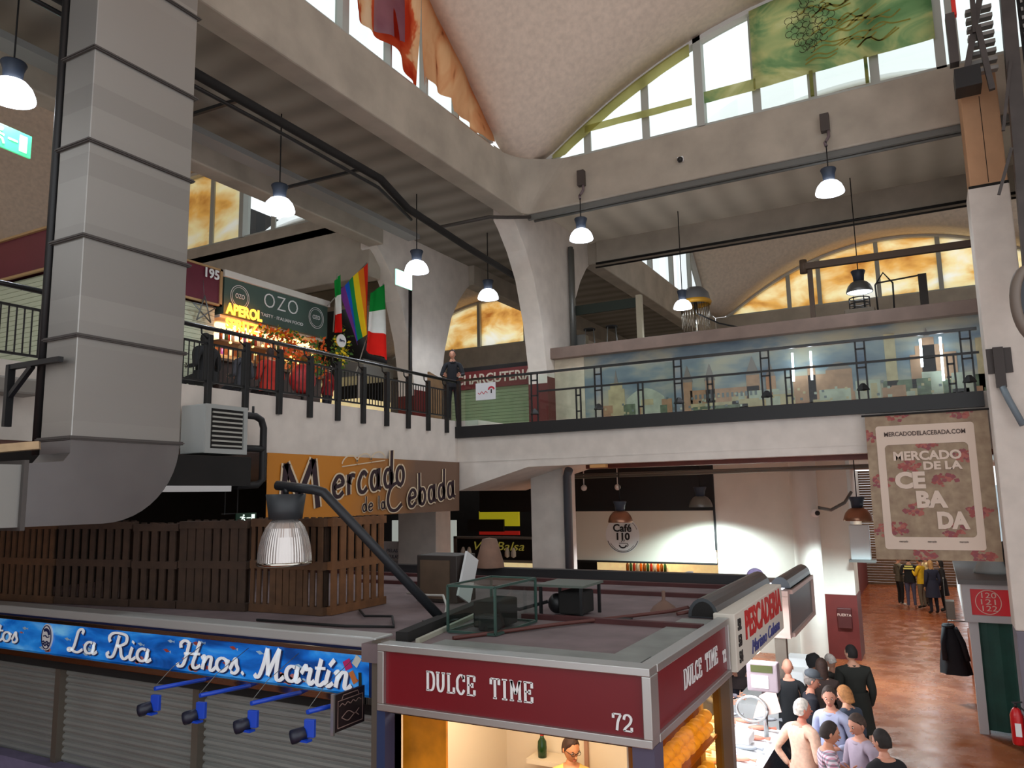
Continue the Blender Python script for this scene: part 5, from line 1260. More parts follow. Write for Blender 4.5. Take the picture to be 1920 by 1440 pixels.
MB().box(-2.9,-2.2,8.3,11.4,2.60,2.66).build('lamp_panel', M('panel_lit_white', (235,242,255), .4, emit=3.0), t)
l = bpy.data.lights.new('counter_light','AREA'); l.energy=75; l.color=(.96,.96,1); l.shape='RECTANGLE'; l.size=.8; l.size_y=3.6
lo = bpy.data.objects.new('counter_light', l); C.objects.link(lo); lo.parent=t; lo.location=(-.05,.1,2.5)
MB().box(-3.5,-3.4,8.15,12.2,0,2.7).build('rear_wall', M('tile_white', (226,230,232), .3), t)
rr = random.Random(9)
for k in range(22):
    y = 8.6+.15*k; m = MB(); m.ball((0,0,0),.05,8,sc=(3.2,1.0,.6)); m.prism([(.15,0),(.22,.05),(.22,-.05)],'Z',-.01,.01)
    o = m.build('fish', rr.choice([M('fish_silver',(190,196,204),.25,metal=.3),M('fish_salmon',(222,140,116),.4),M('fish_grey',(140,146,152),.3)]))
    o.location=(-2.35-.25*(k%3),y,.99+.03*(k%3)); o.rotation_euler=(0,0,.3*rr.random()); tag(o,'fish lying on the ice of the bright corridor counter','fish','fish on the ice')
t = thing('weighing_scale', 'fish weighing scale with hanging pan and price display on the counter', 'scale', (-2.2,11.0,.95))
MB().tube([(-2.2,11.0,.95),(-2.2,11.0,1.55)],.03,10).build('pole', m_steel, t)
MB().box(-2.4,-2.0,10.93,11.12,1.55,1.92,.02).build('head', M('scale_grey', (150,136,142), .4), t)
mb = MB().box(-2.34,-2.12,10.92,10.93,1.60,1.76); mb.build('keypad', M('keypad_pale',(230,220,222),.4,emit=.3), t)
MB().box(-2.34,-2.06,10.92,10.93,1.80,1.89).build('display', M('display_olive', (70,76,40), .3), t)
mb = MB().tube([(-2.35+.2*math.cos(a),10.9,1.33+.16*math.sin(a)) for a in [i*PI/10 for i in range(21)]],.02,6); mb.build('pan_ring', m_steel, t)
MB().prism([(-2.35,1.2),(-1.98,1.32),(-2.05,1.62),(-2.25,1.5)],'Y',10.94,10.95).build('bag', M('bag_pink',(232,200,190),.6), t)
tag(MB().ball((-2.34,11.15,2.06),.10,12,sc=(1,1,.85)).build('lamp_globe', M('globe_lit',(255,244,200),.4,emit=6.0)), 'lit round lamp above the weighing scale', 'lamp')
tag(MB().box(-2.75,-2.3,10.4,10.75,1.0,1.12,.02).build('tray', M('tray_white',(230,226,222),.5)), 'white tray with fillets beside the weighing scale', 'tray')
for k,(x,y,w) in enumerate(((-2.35,13.9,.5),(-2.28,14.5,.36))):
    tag(MB().box(x-w/2,x+w/2,y-.2,y+.2,.95,1.25+.1*k,.02).build('foam_box', M('foam_lit',(236,242,244),.8,emit=.4)), ['white foam box on the second fish counter','taller white foam box at the back of the second fish counter'][k],'box')  # glowing foam copy: counter light put into its colour
# second stall along the corridor
t = thing('fish_stall','dark framed fish stall behind the white PESCADERIA sign','stall',(-2.6,13.4,0))
MB().box(-6.5,-2.06,12.3,12.4,2.08,2.62).build('front_board', M('board_black',(30,30,34),.4), t)
MB().box(-2.12,-2.02,12.4,14.7,2.08,2.64).build('side_board', M('board_slate',(62,70,74),.3), t)
f = MB()
for b in ((-6.5,-2.02,12.26,12.42,2.62,2.70),(-6.5,-2.02,12.26,12.42,2.02,2.08),(-2.28,-2.02,12.25,12.42,2.081,2.619),(-2.12,-1.98,12.43,14.75,2.64,2.70),(-2.12,-1.98,12.43,14.75,2.02,2.08),(-2.12,-1.98,14.68,14.75,2.081,2.639)): f.box(*b)
f.build('frame', M('frame_rosy',(206,178,170),.4,metal=.3), t)
MB().box(-2.26,-2.10,12.3,12.45,0,2.05).build('post', M('post_taupe'), t)
MB().box(-6.5,-2.2,12.45,16.3,2.38,2.46).build('stall_roof', M('roof_pale',(156,152,150),.8,nscale=2), t)
MB().box(-3.0,-2.15,12.6,14.7,0,.95).build('counter', M('counter_lit',(230,236,236),.5), t)
MB().box(-2.9,-2.4,12.7,14.6,2.50,2.55).build('lamp_panel', M('panel_lit_white'), t)
MB().box(-4.2,-4.1,12.4,14.7,0,2.7).build('rear_wall', M('tile_white'), t)
l = bpy.data.lights.new('counter_light','AREA'); l.energy=70; l.shape='RECTANGLE'; l.size=.6; l.size_y=1.8
lo = bpy.data.objects.new('counter_light', l); C.objects.link(lo); lo.parent=t; lo.location=(-.05,.2,2.45)
MB().prism([(-2.0+.0,2.72)]+[(-2.16+.14*math.cos(a),2.72+.16*math.sin(a)) for a in [i*PI/8 for i in range(9)]],'Y',12.5,14.7).build('roller_box', M('roller_grey'), t)
tag(MB().ball((-2.42,12.0,2.92),.13,14).tube([(-2.42,12.0,2.80),(-2.42,12.05,2.75)],.008,4).build('balloon', M('balloon_lilac',(176,164,222),.25)), 'lilac balloon beside the far roller box', 'balloon')
tag(MB().box(-3.3,-3.1,13.8,13.9,2.46,2.62).build('roof_box', M('cap_red')), 'small red box on the second row roof', 'box')
# second row of stall roofs and far stalls below the bridge
t = thing('stall_row','row of pale flat stall roofs behind the front block','stall',(-8,14,0))
MB().box(-13,-6.6,12.3,16.4,2.38,2.46).build('stall_roof', M('roof_pale'), t)
MB().box(-13,-6.6,12.4,12.5,0,2.38).build('wall', m_dark, t)
MB().box(-13,-6.6,12.28,12.4,2.1,2.44).build('fascia', m_maroon, t)
for k in range(5): tag(MB().box(-12.2+1.2*k,-11.9+1.2*k,13.4,15.8,2.46,2.49).build('roof_plank', m_dark),'dark plank lying on the pale second row roofs','plank','planks on the second row roofs')

# café with its white roller blind
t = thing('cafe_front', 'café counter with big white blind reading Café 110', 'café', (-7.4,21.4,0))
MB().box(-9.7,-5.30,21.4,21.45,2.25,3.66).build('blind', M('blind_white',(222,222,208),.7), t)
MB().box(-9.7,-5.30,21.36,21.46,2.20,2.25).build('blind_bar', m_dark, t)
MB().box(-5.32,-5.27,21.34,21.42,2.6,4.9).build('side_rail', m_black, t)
MB().box(-9.7,-5.3,23.6,23.7,0,3.0).build('rear_wall', M('cafe_tile_glow',(232,206,150),.4,nscale=8,namt=.1,emit=.5), t)  # warm café light put into the rear tiles as glow
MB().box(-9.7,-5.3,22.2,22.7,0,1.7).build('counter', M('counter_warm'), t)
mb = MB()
text('Café',(-7.98,21.385,3.17),(1,0,0),(0,0,1),.30,m_black,t,width=.56,offset=.008); text('110',(-7.98,21.385,2.93),(1,0,0),(0,0,1),.28,m_black,t,width=.40,offset=.010)
m = frame_mtx((-7.98,21.395,2.98),(1,0,0),(0,0,1)) @ Matrix.Scale(.78,4)
mb.face([m @ Vector((.66*math.cos(a),.66*math.sin(a),.0)) for a in [i*PI/20 for i in range(40)]], M('badge_pale',(226,232,232),.6))
ribbon(mb, arc(0,0,.62,.62,200,340,20), .03, m, .004, mat=m_grey); ribbon(mb, arc(0,0,.55,.58,210,320,20), .02, m, .004, mat=m_grey); ribbon(mb, arc(0,0,.6,.6,20,60,8), .02, m, .004, mat=m_grey)
ribbon(mb, arc(0,-.36,.13,.10,180,360,10), .05, m, .006, mat=m_black); ribbon(mb, arc(.15,-.36,.06,.05,-90,90,6), .025, m, .006, mat=m_black); ribbon(mb, [(-.14,-.30),(.14,-.30)], .02, m, .006, mat=m_black); ribbon(mb, [(-.05,-.26),(-.02,-.2),(.06,-.22),(.08,-.16)], .02, m, .006, mat=m_black)
mb.build('round_badge', None, t)
l = bpy.data.lights.new('cafe_light','POINT'); l.energy=40; l.color=(1,.82,.55); lo=bpy.data.objects.new('cafe_light',l); C.objects.link(lo); lo.parent=t; lo.location=(0,1.6,2.6)
for k in range(12):
    tag(MB().lathe([(0,0),(.05,0),(.05,.2),(.02,.27),(.02,.34),(0,.34)],(-8.6+.11*k,23.4,1.75),8).build('bottle', cols[k%5]),'bottle on the back shelf of the café','bottle','bottles in the café')
struct('wall_cafe', MB().box(-12.8,-5.3,21.46,21.5,3.66,4.9), m_black, label='black mesh opening above the café blind', cat='wall')
tag(MB().tube([(-9.4,19.4,4.62),(-2,19.4,4.66),(1,19.4,4.66)],.04,8).tube([(-9.4,19.6,4.70),(1,19.6,4.72)],.025,6).build('pipe_run', m_grey), 'grey pipes along the ceiling before the white wall', 'pipe')
tag(MB().tube([(-2.5,20.1,3.75),(-2.2,20.2,3.68),(-1.9,20.4,3.85),(-1.75,20.6,4.1)],.04,8).build('flex_pipe', m_grey), 'grey flexible pipe right of the round column', 'pipe')
t = thing('camera_dome','white security camera on the round column','camera',(-2.52,19.9,3.62))
MB().ball((-2.52,19.86,3.62),.10,12).build('body', m_letter, t); MB().ball((-2.46,19.79,3.62),.06,10).build('lens', m_black, t)
tag(MB().box(-1.9,-1.45,20.9,21.1,2.46,3.3,.02).build('wall_cabinet', M('cabinet_white',(216,226,230),.5)), 'white wall cabinet beside the corridor below the copper lamp', 'cabinet')
tag(MB().box(-1.95,-1.35,20.85,21.15,2.40,2.46).build('cabinet_ledge', m_grey), 'grey ledge under the white wall cabinet', 'ledge')
# cheese stall far behind under the gallery
t = thing('deli_stall','far stall with black sign lettered in gold script under the gallery','stall',(-13.7,24,0))
MB().box(-15.3,-12.0,24.0,24.1,1.95,2.66).build('sign_board', m_black, t)
MB().box(-15.4,-11.9,23.95,24.1,2.66,2.74).box(-15.4,-11.9,23.95,24.1,1.86,1.95).box(-15.4,-15.28,23.95,24.1,1.86,2.74).box(-12.02,-11.9,23.95,24.1,1.86,2.74).build('frame', m_alu, t)
text('Vila Balsa',(-13.6,23.98,2.40),(1,0,0),(0,0,1),.42,M('gold_ink',(170,160,70),.5,emit=.2),t,shear=.3,width=2.0)
mb = MB()
for x in (-15.0,-14.75,-13.2,-12.95): mb.lathe([(0,0),(.09,.05),(.09,.2),(.04,.34),(0,.36)],(x,23.97,2.02),10)
mb.build('painted_cones', m_letter, t)
MB().box(-15.3,-12.0,23.9,24.4,0,1.84).build('counter', M('cream_lit'), t)
MB().box(-14.75,-13.3,23.9,24.0,2.92,3.34).build('shade_board', m_dark, t)
MB().box(-14.4,-12.8,24.1,24.2,3.1,3.62).build('yellow_sign', M('sign_yellow',(206,196,40),.5,emit=.25), t)
MB().box(-14.4,-12.8,24.1,24.2,2.80,2.93).build('red_sign', M('sign_bright_red',(190,40,30),.5,emit=.2), t)
MB().box(-18.5,-15.6,24.4,24.5,1.3,3.3).build('lit_wall', M('wall_lit',(206,214,206),.5,emit=.35), t)  # light falling on this wall put in as a glow
t = thing('price_board','white poster with blue price lines under the hall banner','poster',(-13.3,17.5,2.2))
MB().box(-13.45,-12.62,17.2,17.23,2.0,3.0).build('sheet', m_letter, t)
MB().beam((-13.03,17.25,0),(-13.03,17.25,2.9),.05).box(-13.3,-12.76,17.1,17.4,0,.04).build('stand', m_grey, t)
for k, s in enumerate(('PIELAS','DEULAS','SOLOMILLOS','TERNERA','CHORIZO')): text(s,(-13.03,17.19,2.75-.16*k),(1,0,0),(0,0,1),.13,M('ink_slate',(90,100,120),.6),t)

# ------------------------------------------------------------------ flower banner, right stall, coat, extinguisher
def flower_mat():
    m = bpy.data.materials.new('flower_linen'); m.use_nodes = True
    nt = m.node_tree; b = nt.nodes['Principled BSDF']; b.inputs['Roughness'].default_value=.75
    tc = nt.nodes.new('ShaderNodeTexCoord'); n = nt.nodes.new('ShaderNodeTexNoise'); n.inputs['Scale'].default_value=6; n.inputs['Detail'].default_value=5
    r = nt.nodes.new('ShaderNodeValToRGB'); r.color_ramp.elements[0].position=.3; r.color_ramp.elements[0].color=lin((146,124,104)); r.color_ramp.elements[1].position=.7; r.color_ramp.elements[1].color=lin((176,156,130))
    nt.links.new(tc.outputs['Object'],n.inputs['Vector']); nt.links.new(n.outputs['Fac'],r.inputs[0]); nt.links.new(r.outputs[0],b.inputs['Base Color'])
    return m
t = thing('market_banner','beige banner with red flowers reading MERCADO DE LA CEBADA at the right','banner',(0,14.85,4.2))
bx0,bx1,bz0,bz1 = -.95,.90,2.98,5.43
MB().box(bx0,bx1,14.86,14.88,bz0,bz1).build('cloth', flower_mat(), t)
m_ecru = M('banner_ecru',(226,206,190),.7); 
def rrect(x0,x1,z0,z1,r,n=6):
    o=[]
    for cx_,cz_,a in ((x1-r,z1-r,0),(x0+r,z1-r,90),(x0+r,z0+r,180),(x1-r,z0+r,270)):
        o += [(cx_+r*math.cos(math.radians(a+90*i/n)), cz_+r*math.sin(math.radians(a+90*i/n))) for i in range(n+1)]
    return o
bw, bh = bx1-bx0, bz1-bz0
def UX(u): return bx0+u*bw
def VZ(v): return bz1-v*bh
mb = MB(); A = rrect(UX(.085),UX(.885),VZ(.93),VZ(.073),.05); B = rrect(UX(.15),UX(.825),VZ(.845),VZ(.208),.07)
va=[mb.bm.verts.new((x,14.852,z)) for x,z in A]; vb=[mb.bm.verts.new((x,14.852,z)) for x,z in B]
for i in range(len(A)): mb.bm.faces.new((va[i],va[(i+1)%len(A)],vb[(i+1)%len(A)],vb[i]))
mb.build('printed_frame', m_ecru, t)
def bt(s,u,v,sz,w,mat=m_ecru,off=.015): return text(s,(UX(u),14.848,VZ(v)),(1,0,0),(0,0,1),sz,mat,t,width=w*bw,offset=off)
bt('MERCADODELACEBADA.COM',.485,.135,.105,.66,M('ink_taupe',(86,70,64),.7),.002)
bt('MERCADO',.49,.292,.205,.55,off=.008); bt('DE LA',.605,.363,.18,.31,off=.008); bt('CE',.335,.463,.36,.25,off=.02); bt('BA',.49,.596,.36,.25,off=.02); bt('DA',.645,.738,.36,.25,off=.02)
for u in (.24,.47,.72): bt('mercado',u,.875,.05,.07,M('ink_taupe'),.0)
mb = MB(); rr = random.Random(21)
for (u,v) in ((.27,.0),(.78,.0),(.03,.14),(.1,.46),(.34,.36),(.62,.46),(.8,.3),(.36,.66),(.86,.67),(.1,.8),(.19,.79),(.65,.8),(.4,.96),(.86,.96),(.5,.20)):
    for k in range(30):
        a = rr.random()*2*PI; q = .13*math.sqrt(rr.random()); cx_, cz_ = UX(u)+q*1.4*math.cos(a), VZ(v)+q*.8*math.sin(a); s=.018+.022*rr.random(); ra=rr.random()*3
        pts=[]
        for i in range(8):
            px_, pz_ = cx_+s*(1+.3*(i%2))*math.cos(i*PI/4+ra), cz_+s*.8*(1+.3*(i%2))*math.sin(i*PI/4+ra)
            pts.append((min(max(px_,bx0+.005),bx1-.005),14.856-.00008*k,min(max(pz_,bz0+.005),bz1-.005)))
        mb.face(pts, rr.choice([M('petal_red',(160,84,80),.7),M('petal_rose',(176,104,94),.7),M('petal_plum',(146,80,86),.7)]))
mb.build('printed_flowers', None, t)
MB().box(bx0-.05,bx1+.04,14.84,14.90,bz1,bz1+.03).build('top_bar', m_dark, t)

t = thing('corner_stall','right hand stall with red sign 120 121 122 and green cover','stall',(2,17,0))
MB().box(.42,3.2,15.95,16.05,1.98,2.42).build('sign_board', M('sign_scarlet',(190,26,36),.4,emit=.12), t)
MB().box(.30,3.2,15.90,16.05,2.42,2.50).box(.30,3.2,15.90,16.05,1.86,1.98).box(.30,.42,15.90,16.05,1.98,2.42).box(.30,.42,16.051,20.8,1.86,2.495).build('sign_frame', M('frame_pale',(190,188,190),.5), t)
mb = MB(); m = frame_mtx((.68,15.945,2.20),(1,0,0),(0,0,1)); ribbon(mb, arc(0,0,.19,.20,0,360,30), .012, m, .004); mb.build('ring', m_ecru, t)
for k, s in enumerate(('120','121','122')): text(s,(.68,15.942,2.31-.11*k),(1,0,0),(0,0,1),.13,m_ecru,t,name='number',width=.22)
MB().box(.36,.50,15.98,16.15,0,1.9).build('post', M('frame_pale'), t)
mb = MB(); n=30
for i in range(n):
    a,b=.45+2.6*i/n,.45+2.6*(i+1)/n
    mb.face([(a,16.05+.03*math.sin(i*1.3),.05),(b,16.05+.03*math.sin((i+1)*1.3),.05),(b,16.05+.02*math.sin((i+1)*1.3),1.85),(a,16.05+.02*math.sin(i*1.3),1.85)])
mb.build('green_cover', M('tarp_green',(22,74,64),.6,nscale=3,namt=.15), t, smooth=True)
MB().box(.42,.52,16.1,20.8,0,1.0).build('side_panel', M('panel_russet',(130,64,40),.5,nscale=3), t)
MB().box(.25,3.2,15.85,20.8,2.50,2.58).build('stall_top', M('top_grey',(110,108,108),.5), t)
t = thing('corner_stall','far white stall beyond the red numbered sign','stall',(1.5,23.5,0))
MB().box(.6,3.0,23.2,27.5,0,1.1).build('counter', M('panel_russet'), t); MB().box(.7,3.0,23.6,27.5,1.1,4.2).build('lit_wall', M('wall_bluewhite_glow',(200,224,236),.5,emit=.5), t)  # pale light on the stall wall put into its glow
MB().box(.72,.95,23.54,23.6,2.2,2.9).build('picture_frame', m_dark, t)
tag(MB().lathe([(0,0),(.3,0),(.3,.05),(.12,.4),(.05,.62),(0,.62)],(.85,17.2,2.58),14).build('pale_cone', M('cone_pale',(176,184,184),.6)), 'pale covered object on top of the right stall', 'object')
tag(MB().box(1.05,1.6,17.0,17.6,2.58,3.15,.05).build('dark_box', m_dark), 'dark equipment box on top of the right stall', 'box')
mb = MB(); n=14; G=[]
for j in range(9):
    v=j/8; w=.10+.17*v; z=1.50-.95*v; row=[]
    for i in range(n):
        a=2*PI*i/n; r_=1+.14*math.sin(i*2.6+v*3); row.append(mb.bm.verts.new((.04+.10*v*.8+w*r_*math.cos(a),18.0+w*.7*r_*math.sin(a),z)))
    G.append(row)
for a,b in zip(G,G[1:]):
    for i in range(n): f=mb.bm.faces.new((a[i],a[(i+1)%n],b[(i+1)%n],b[i])); f.smooth=True
mb.bm.faces.new(G[0][::-1])
t = thing('hanging_coat','black coat hanging from a bracket at the corner of the right stall','coat',(.05,18.0,.6))
mb.build('coat', M('coat_black',(24,24,32),.8,nscale=6,namt=.2), t, smooth=True)
for sx, dy in ((-.13,-.09),(.16,-.05)):
    MB().tube([(.05+sx*.6,18.0+dy,1.44),(.08+sx*1.15,18.0+dy*1.5,1.15),(.11+sx*1.35,18.0+dy*1.9,.82)],[.05,.055,.05],10).build('sleeve', M('coat_black'), t)
MB().tube([(-.06,17.94,1.47),(.0,17.88,1.45),(.08,17.90,1.45),(.13,17.97,1.47)],.03,8).build('collar', M('coat_black'), t)
MB().tube([(.42,18.0,1.55),(.05,18.0,1.56),(.04,18.0,1.46)],.012,6).build('hook', m_grey, t)
t = thing('fire_extinguisher','red fire extinguisher on the plinth of the right column','fire extinguisher',(.80,14.5,.35))
MB().lathe([(0,0),(.085,0),(.09,.02),(.09,.42),(.06,.5),(.03,.53),(0,.53)],(.83,14.42,.32),18).build('cylinder', M('extinguisher_red',(196,24,28),.3), t)
MB().box(.79,.87,14.322,14.335,.45,.64).build('instruction_label', m_letter, t)
MB().tube([(.83,14.42,.85),(.83,14.42,.91)],.02,8).beam((.78,14.40,.92),(.92,14.40,.94),.02).build('valve', m_black, t)
MB().tube([(.87,14.4,.88),(.95,14.38,.8),(.94,14.38,.5)],.014,6).build('hose', m_black, t)
# brackets and round lamp on the right column
t = thing('wall_bracket','brown steel bracket bolted to the right column','bracket',(1.1,14.25,6.2))
MB().box(.93,1.27,14.27,14.30,5.95,6.35).build('plate', M('bracket_brown',(58,48,44),.5), t)
MB().box(1.02,1.16,14.2,14.27,5.72,6.36).build('arm', M('bracket_brown'), t)
tag(MB().tube([(1.1,14.22,5.72),(1.16,14.15,5.5),(1.3,14.1,5.1)],.05,8).build('conduit', M('pipe_blue',(120,134,144),.5)), 'pale blue conduit below the bracket on the right column', 'pipe')
t = thing('round_mirror','round grey rimmed dark disc at the right edge of the picture','mirror',(1.05,9.9,6.4))
mb = MB(); ring=[Vector((1.12+.32*math.cos(a)*.5,9.9+.1*math.cos(a),6.15+.38*math.sin(a))) for a in [i*PI/14 for i in range(29)]]
mb.tube(ring,.055,8); mb.build('rim', M('rim_grey',(120,108,98),.5), t)
mb = MB(); mb.face([p+Vector((.0,.03,0)) for p in ring[:-1]]); mb.build('disc', M('disc_dark',(22,24,34),.2), t)
MB().tube([(1.12,9.95,6.15),(1.6,10.3,6.15)],.03,8).build('arm', m_dark, t)

# steel stair behind the right column
t = thing('steel_stair','dark steel stair tower with perforated treads behind the right column','stair',(1.9,13.6,6))
m_st = M('stair_steel',(78,72,70),.5,metal=.3,nscale=3)
MB().beam((1.70,13.6,12.6),(1.56,13.6,7.0),.19).build('mast', m_st, t)
MB().beam((1.04,13.55,10.75),(1.42,13.55,12.3),.09).beam((1.22,13.5,12.3),(1.20,13.5,11.3),.07).beam((1.24,13.5,11.4),(1.34,13.5,10.3),.08).beam((1.42,13.5,9.6),(1.62,13.5,10.7),.045).beam((1.27,13.5,8.6),(1.5,13.5,9.3),.045).box(.82,.95,13.5,13.7,10.9,11.75).build('brace', m_st, t)
MB().box(.86,1.22,13.5,13.9,10.45,10.78).build('bracket_box', m_black, t)
m_grat = M('grating',(150,150,148),.4,metal=.5)
for k in range(8):
    mb = MB()
    for q in range(5): mb.box(1.12,1.48,13.72+.05*q,13.75+.05*q,10.74+.15*k+.012*q,10.80+.15*k+.012*q)
    mb.build('tread', m_grat, t)
mb = MB()
for k in range(9):
    for q in range(7): mb.box(1.84+.07*q,1.87+.07*q,13.58,13.60,10.95+.14*k,11.01+.14*k)
MB().box(1.80,2.7,13.61,13.64,8.0,13.0).build('mesh_panel', m_dark, t); mb.build('mesh_holes', m_grat, t)
tag(MB().box(.93,.99,13.6,13.7,11.75,12.2).build('red_sign', M('sign_bright_red')), 'red sign sliver above the right column', 'sign')
tag(MB().box(1.62,2.2,14.0,14.2,7.2,9.6).build('white_panel', m_white), 'white panel behind the steel stair post', 'panel')
# ------------------------------------------------------------------ people
def skinbake(verts, edges, rads, root=0, sub=2):
    me = bpy.data.meshes.new('skeleton'); me.from_pydata([tuple(v) for v in verts], edges, [])
    o = bpy.data.objects.new('skeleton', me); C.objects.link(o)
    o.modifiers.new('skin', 'SKIN'); s = o.modifiers.new('sub', 'SUBSURF'); s.levels = sub
    for i, d in enumerate(me.skin_vertices[0].data):
        r = rads[i]; d.radius = r if isinstance(r, tuple) else (r, r); d.use_root = (i == root)
    return bake(o)
def head_mesh(skin, lips, eye):
    """face towards +Y, centre of the skull at the origin, chin near z=-.115"""
    mb = MB(); n, m = 22, 16; rows = []
    for j in range(m+1):
        th = PI*j/m; row = []
        for i in range(n):
            ph = 2*PI*i/n
            x = math.sin(th)*math.cos(ph); y = math.sin(th)*math.sin(ph); z = math.cos(th)
            X_, Y_, Z_ = x*.076, y*.096, z*.122
            if z < 0:                      # jaw narrows, chin forward
                k = 1 + z*.34; X_ *= k
                Y_ = Y_*(1+z*.18) + .018*(-z)
            fr = max(0.0, y)
            ax = abs(x)
            Y_ += fr*.030*math.exp(-(x/.20)**2)*math.exp(-((z+.20)/.20)**2)      # nose
            Y_ += fr*.010*math.exp(-((z-.20)/.10)**2)                            # brow
            Y_ -= fr*.012*math.exp(-((ax-.36)/.16)**2)*math.exp(-((z-.04)/.12)**2)  # eye sockets
            Y_ += fr*.008*math.exp(-(x/.3)**2)*math.exp(-((z+.58)/.10)**2)       # lips
            Y_ += fr*.010*math.exp(-(x/.3)**2)*math.exp(-((z+.88)/.12)**2)       # chin
            row.append((X_, Y_, Z_))
        rows.append(row)
    R = [[mb.bm.verts.new(p) for p in row] for row in rows[1:-1]]
    top = mb.bm.verts.new((0,0,.122)); bot = mb.bm.verts.new((0,.015,-.112))
    for a, b in zip(R, R[1:]):
        for i in range(n):
            f = mb.bm.faces.new((a[i],a[(i+1)%n],b[(i+1)%n],b[i])); f.smooth=True; mb._mi(f, skin)
    for i in range(n):
        f=mb.bm.faces.new((top,R[0][(i+1)%n],R[0][i])); mb._mi(f,skin); f.smooth=True
        f=mb.bm.faces.new((bot,R[-1][i],R[-1][(i+1)%n])); mb._mi(f,skin); f.smooth=True
    for s in (-1,1):
        mb.ball((s*.028,.086,.006),.011,8,mat=M('eye_white',(226,222,216),.3),sc=(1.1,.6,.7))
        mb.ball((s*.028,.0925,.006),.006,6,mat=eye)
        mb.ball((s*.028,.090,.026),.015,6,mat=M('brow_dark',(60,44,36),.8),sc=(1.2,.4,.22))
        mb.ball((s*.077,-.004,-.008),.024,8,mat=skin,sc=(.35,.7,1.2))
    mb.ball((0,.101,-.062),.020,8,mat=lips,sc=(1.1,.4,.28))
    mb.ball((0,.112,-.028),.013,8,mat=skin,sc=(.9,1,1))
    return mb
def hair_mesh(style, mat):
    mb = MB(); n, m = 24, 16
    long_ = {'short':.0,'bald':0,'long':.34,'bob':.12,'curly':.06,'cap':0,'receding':0}[style]
    rows = []
    for j in range(m+1):
        th = PI*j/m*.80
        row = []
        for i in range(n):
            ph = 2*PI*i/n; x=math.sin(th)*math.cos(ph); y=math.sin(th)*math.sin(ph); z=math.cos(th)
            front = max(0, y)
            g = 1.055 + (.07*math.sin(ph*9)*math.sin(th*12) if style=='curly' else .022*math.sin(ph*7+j*1.7)+.014*math.sin(ph*11-j*2.3)) + (.10 if style in('curly','long','bob') else 0)
            zmin = (-.45 if y < -.25 else -.45+(y+.25)*1.0) if y < .15 else min(.72, -.05 + (y-.15)*1.6) + .05*math.sin(ph*13)   # hairline rises over the ears and face
            if style in('long','bob') and y < .3: zmin = -.45
            if style == 'receding': zmin = -.35 + max(0,y+.35)*1.0
            if style == 'bald': zmin = -.3 + max(0,y+.6)*.7; g = 1.06
            if z < zmin: z2 = zmin; sc_ = math.sqrt(max(0.02,1-z2*z2))/max(1e-3, math.sqrt(max(1e-4,1-z*z))); x*=min(1.2,sc_); y*=min(1.2,sc_); z=z2
            X_,Y_,Z_ = x*.078*g, y*.097*g-.004, z*.122*(1.06 if style!='bald' else .98)
            if long_ and y < .35 and j > m*.62:
                k = (j/m-.62)/.38; Z_ -= long_*k; X_ *= 1+.28*k*(1 if style=='long' else .3); Y_ = Y_*(1-.2*k) - .035*k
            row.append((X_,Y_,Z_))
        rows.append(row)
    R=[[mb.bm.verts.new(p) for p in r] for r in rows]
    for a,b in zip(R,R[1:]):
        for i in range(n):
            try: f=mb.bm.faces.new((a[i],a[(i+1)%n],b[(i+1)%n],b[i])); f.smooth=True; mb._mi(f,mat)
            except ValueError: pass
    bmesh.ops.remove_doubles(mb.bm, verts=mb.bm.verts, dist=1e-5)
    return mb
HAND_ME = None
def hand_me():
    """right hand, wrist at origin, fingers along -Z, palm facing +X side, thumb towards +Y"""
    global HAND_ME
    if HAND_ME: return HAND_ME
    parts = MB()
    v=[(0,0,.015),(0,0,-.03),(0,0,-.085)]; parts.addmesh(skinbake(v,[(0,1),(1,2)],[(.024,.018),(.036,.015),(.040,.014)],0,2),Matrix())
    for k,(y,L) in enumerate(((.031,.068),(.011,.078),(-.010,.072),(-.030,.056))):
        v=[(0,y*.9,-.075),(.004,y*1.05,-.10),(.014,y*1.1,-.10-L*.5),(.034,y*1.1,-.10-L*.85)]
        parts.addmesh(skinbake(v,[(0,1),(1,2),(2,3)],[.0095,.0092,.0085,.007],0,1),Matrix())
    v=[(0,.022,-.03),(.010,.048,-.055),(.022,.058,-.085),(.030,.058,-.105)]
    parts.addmesh(skinbake(v,[(0,1),(1,2),(2,3)],[.013,.0115,.0095,.008],0,1),Matrix())
    me=bpy.data.meshes.new('hand'); parts.bm.to_mesh(me); HAND_ME=me; return me
def align(d, roll=0.0):
    d=Vector(d).normalized(); q=Vector((0,0,-1)).rotation_difference(d); return q.to_matrix().to_4x4() @ Matrix.Rotation(roll,4,'Z')
EYE = M('eye_dark',(30,22,18),.3)
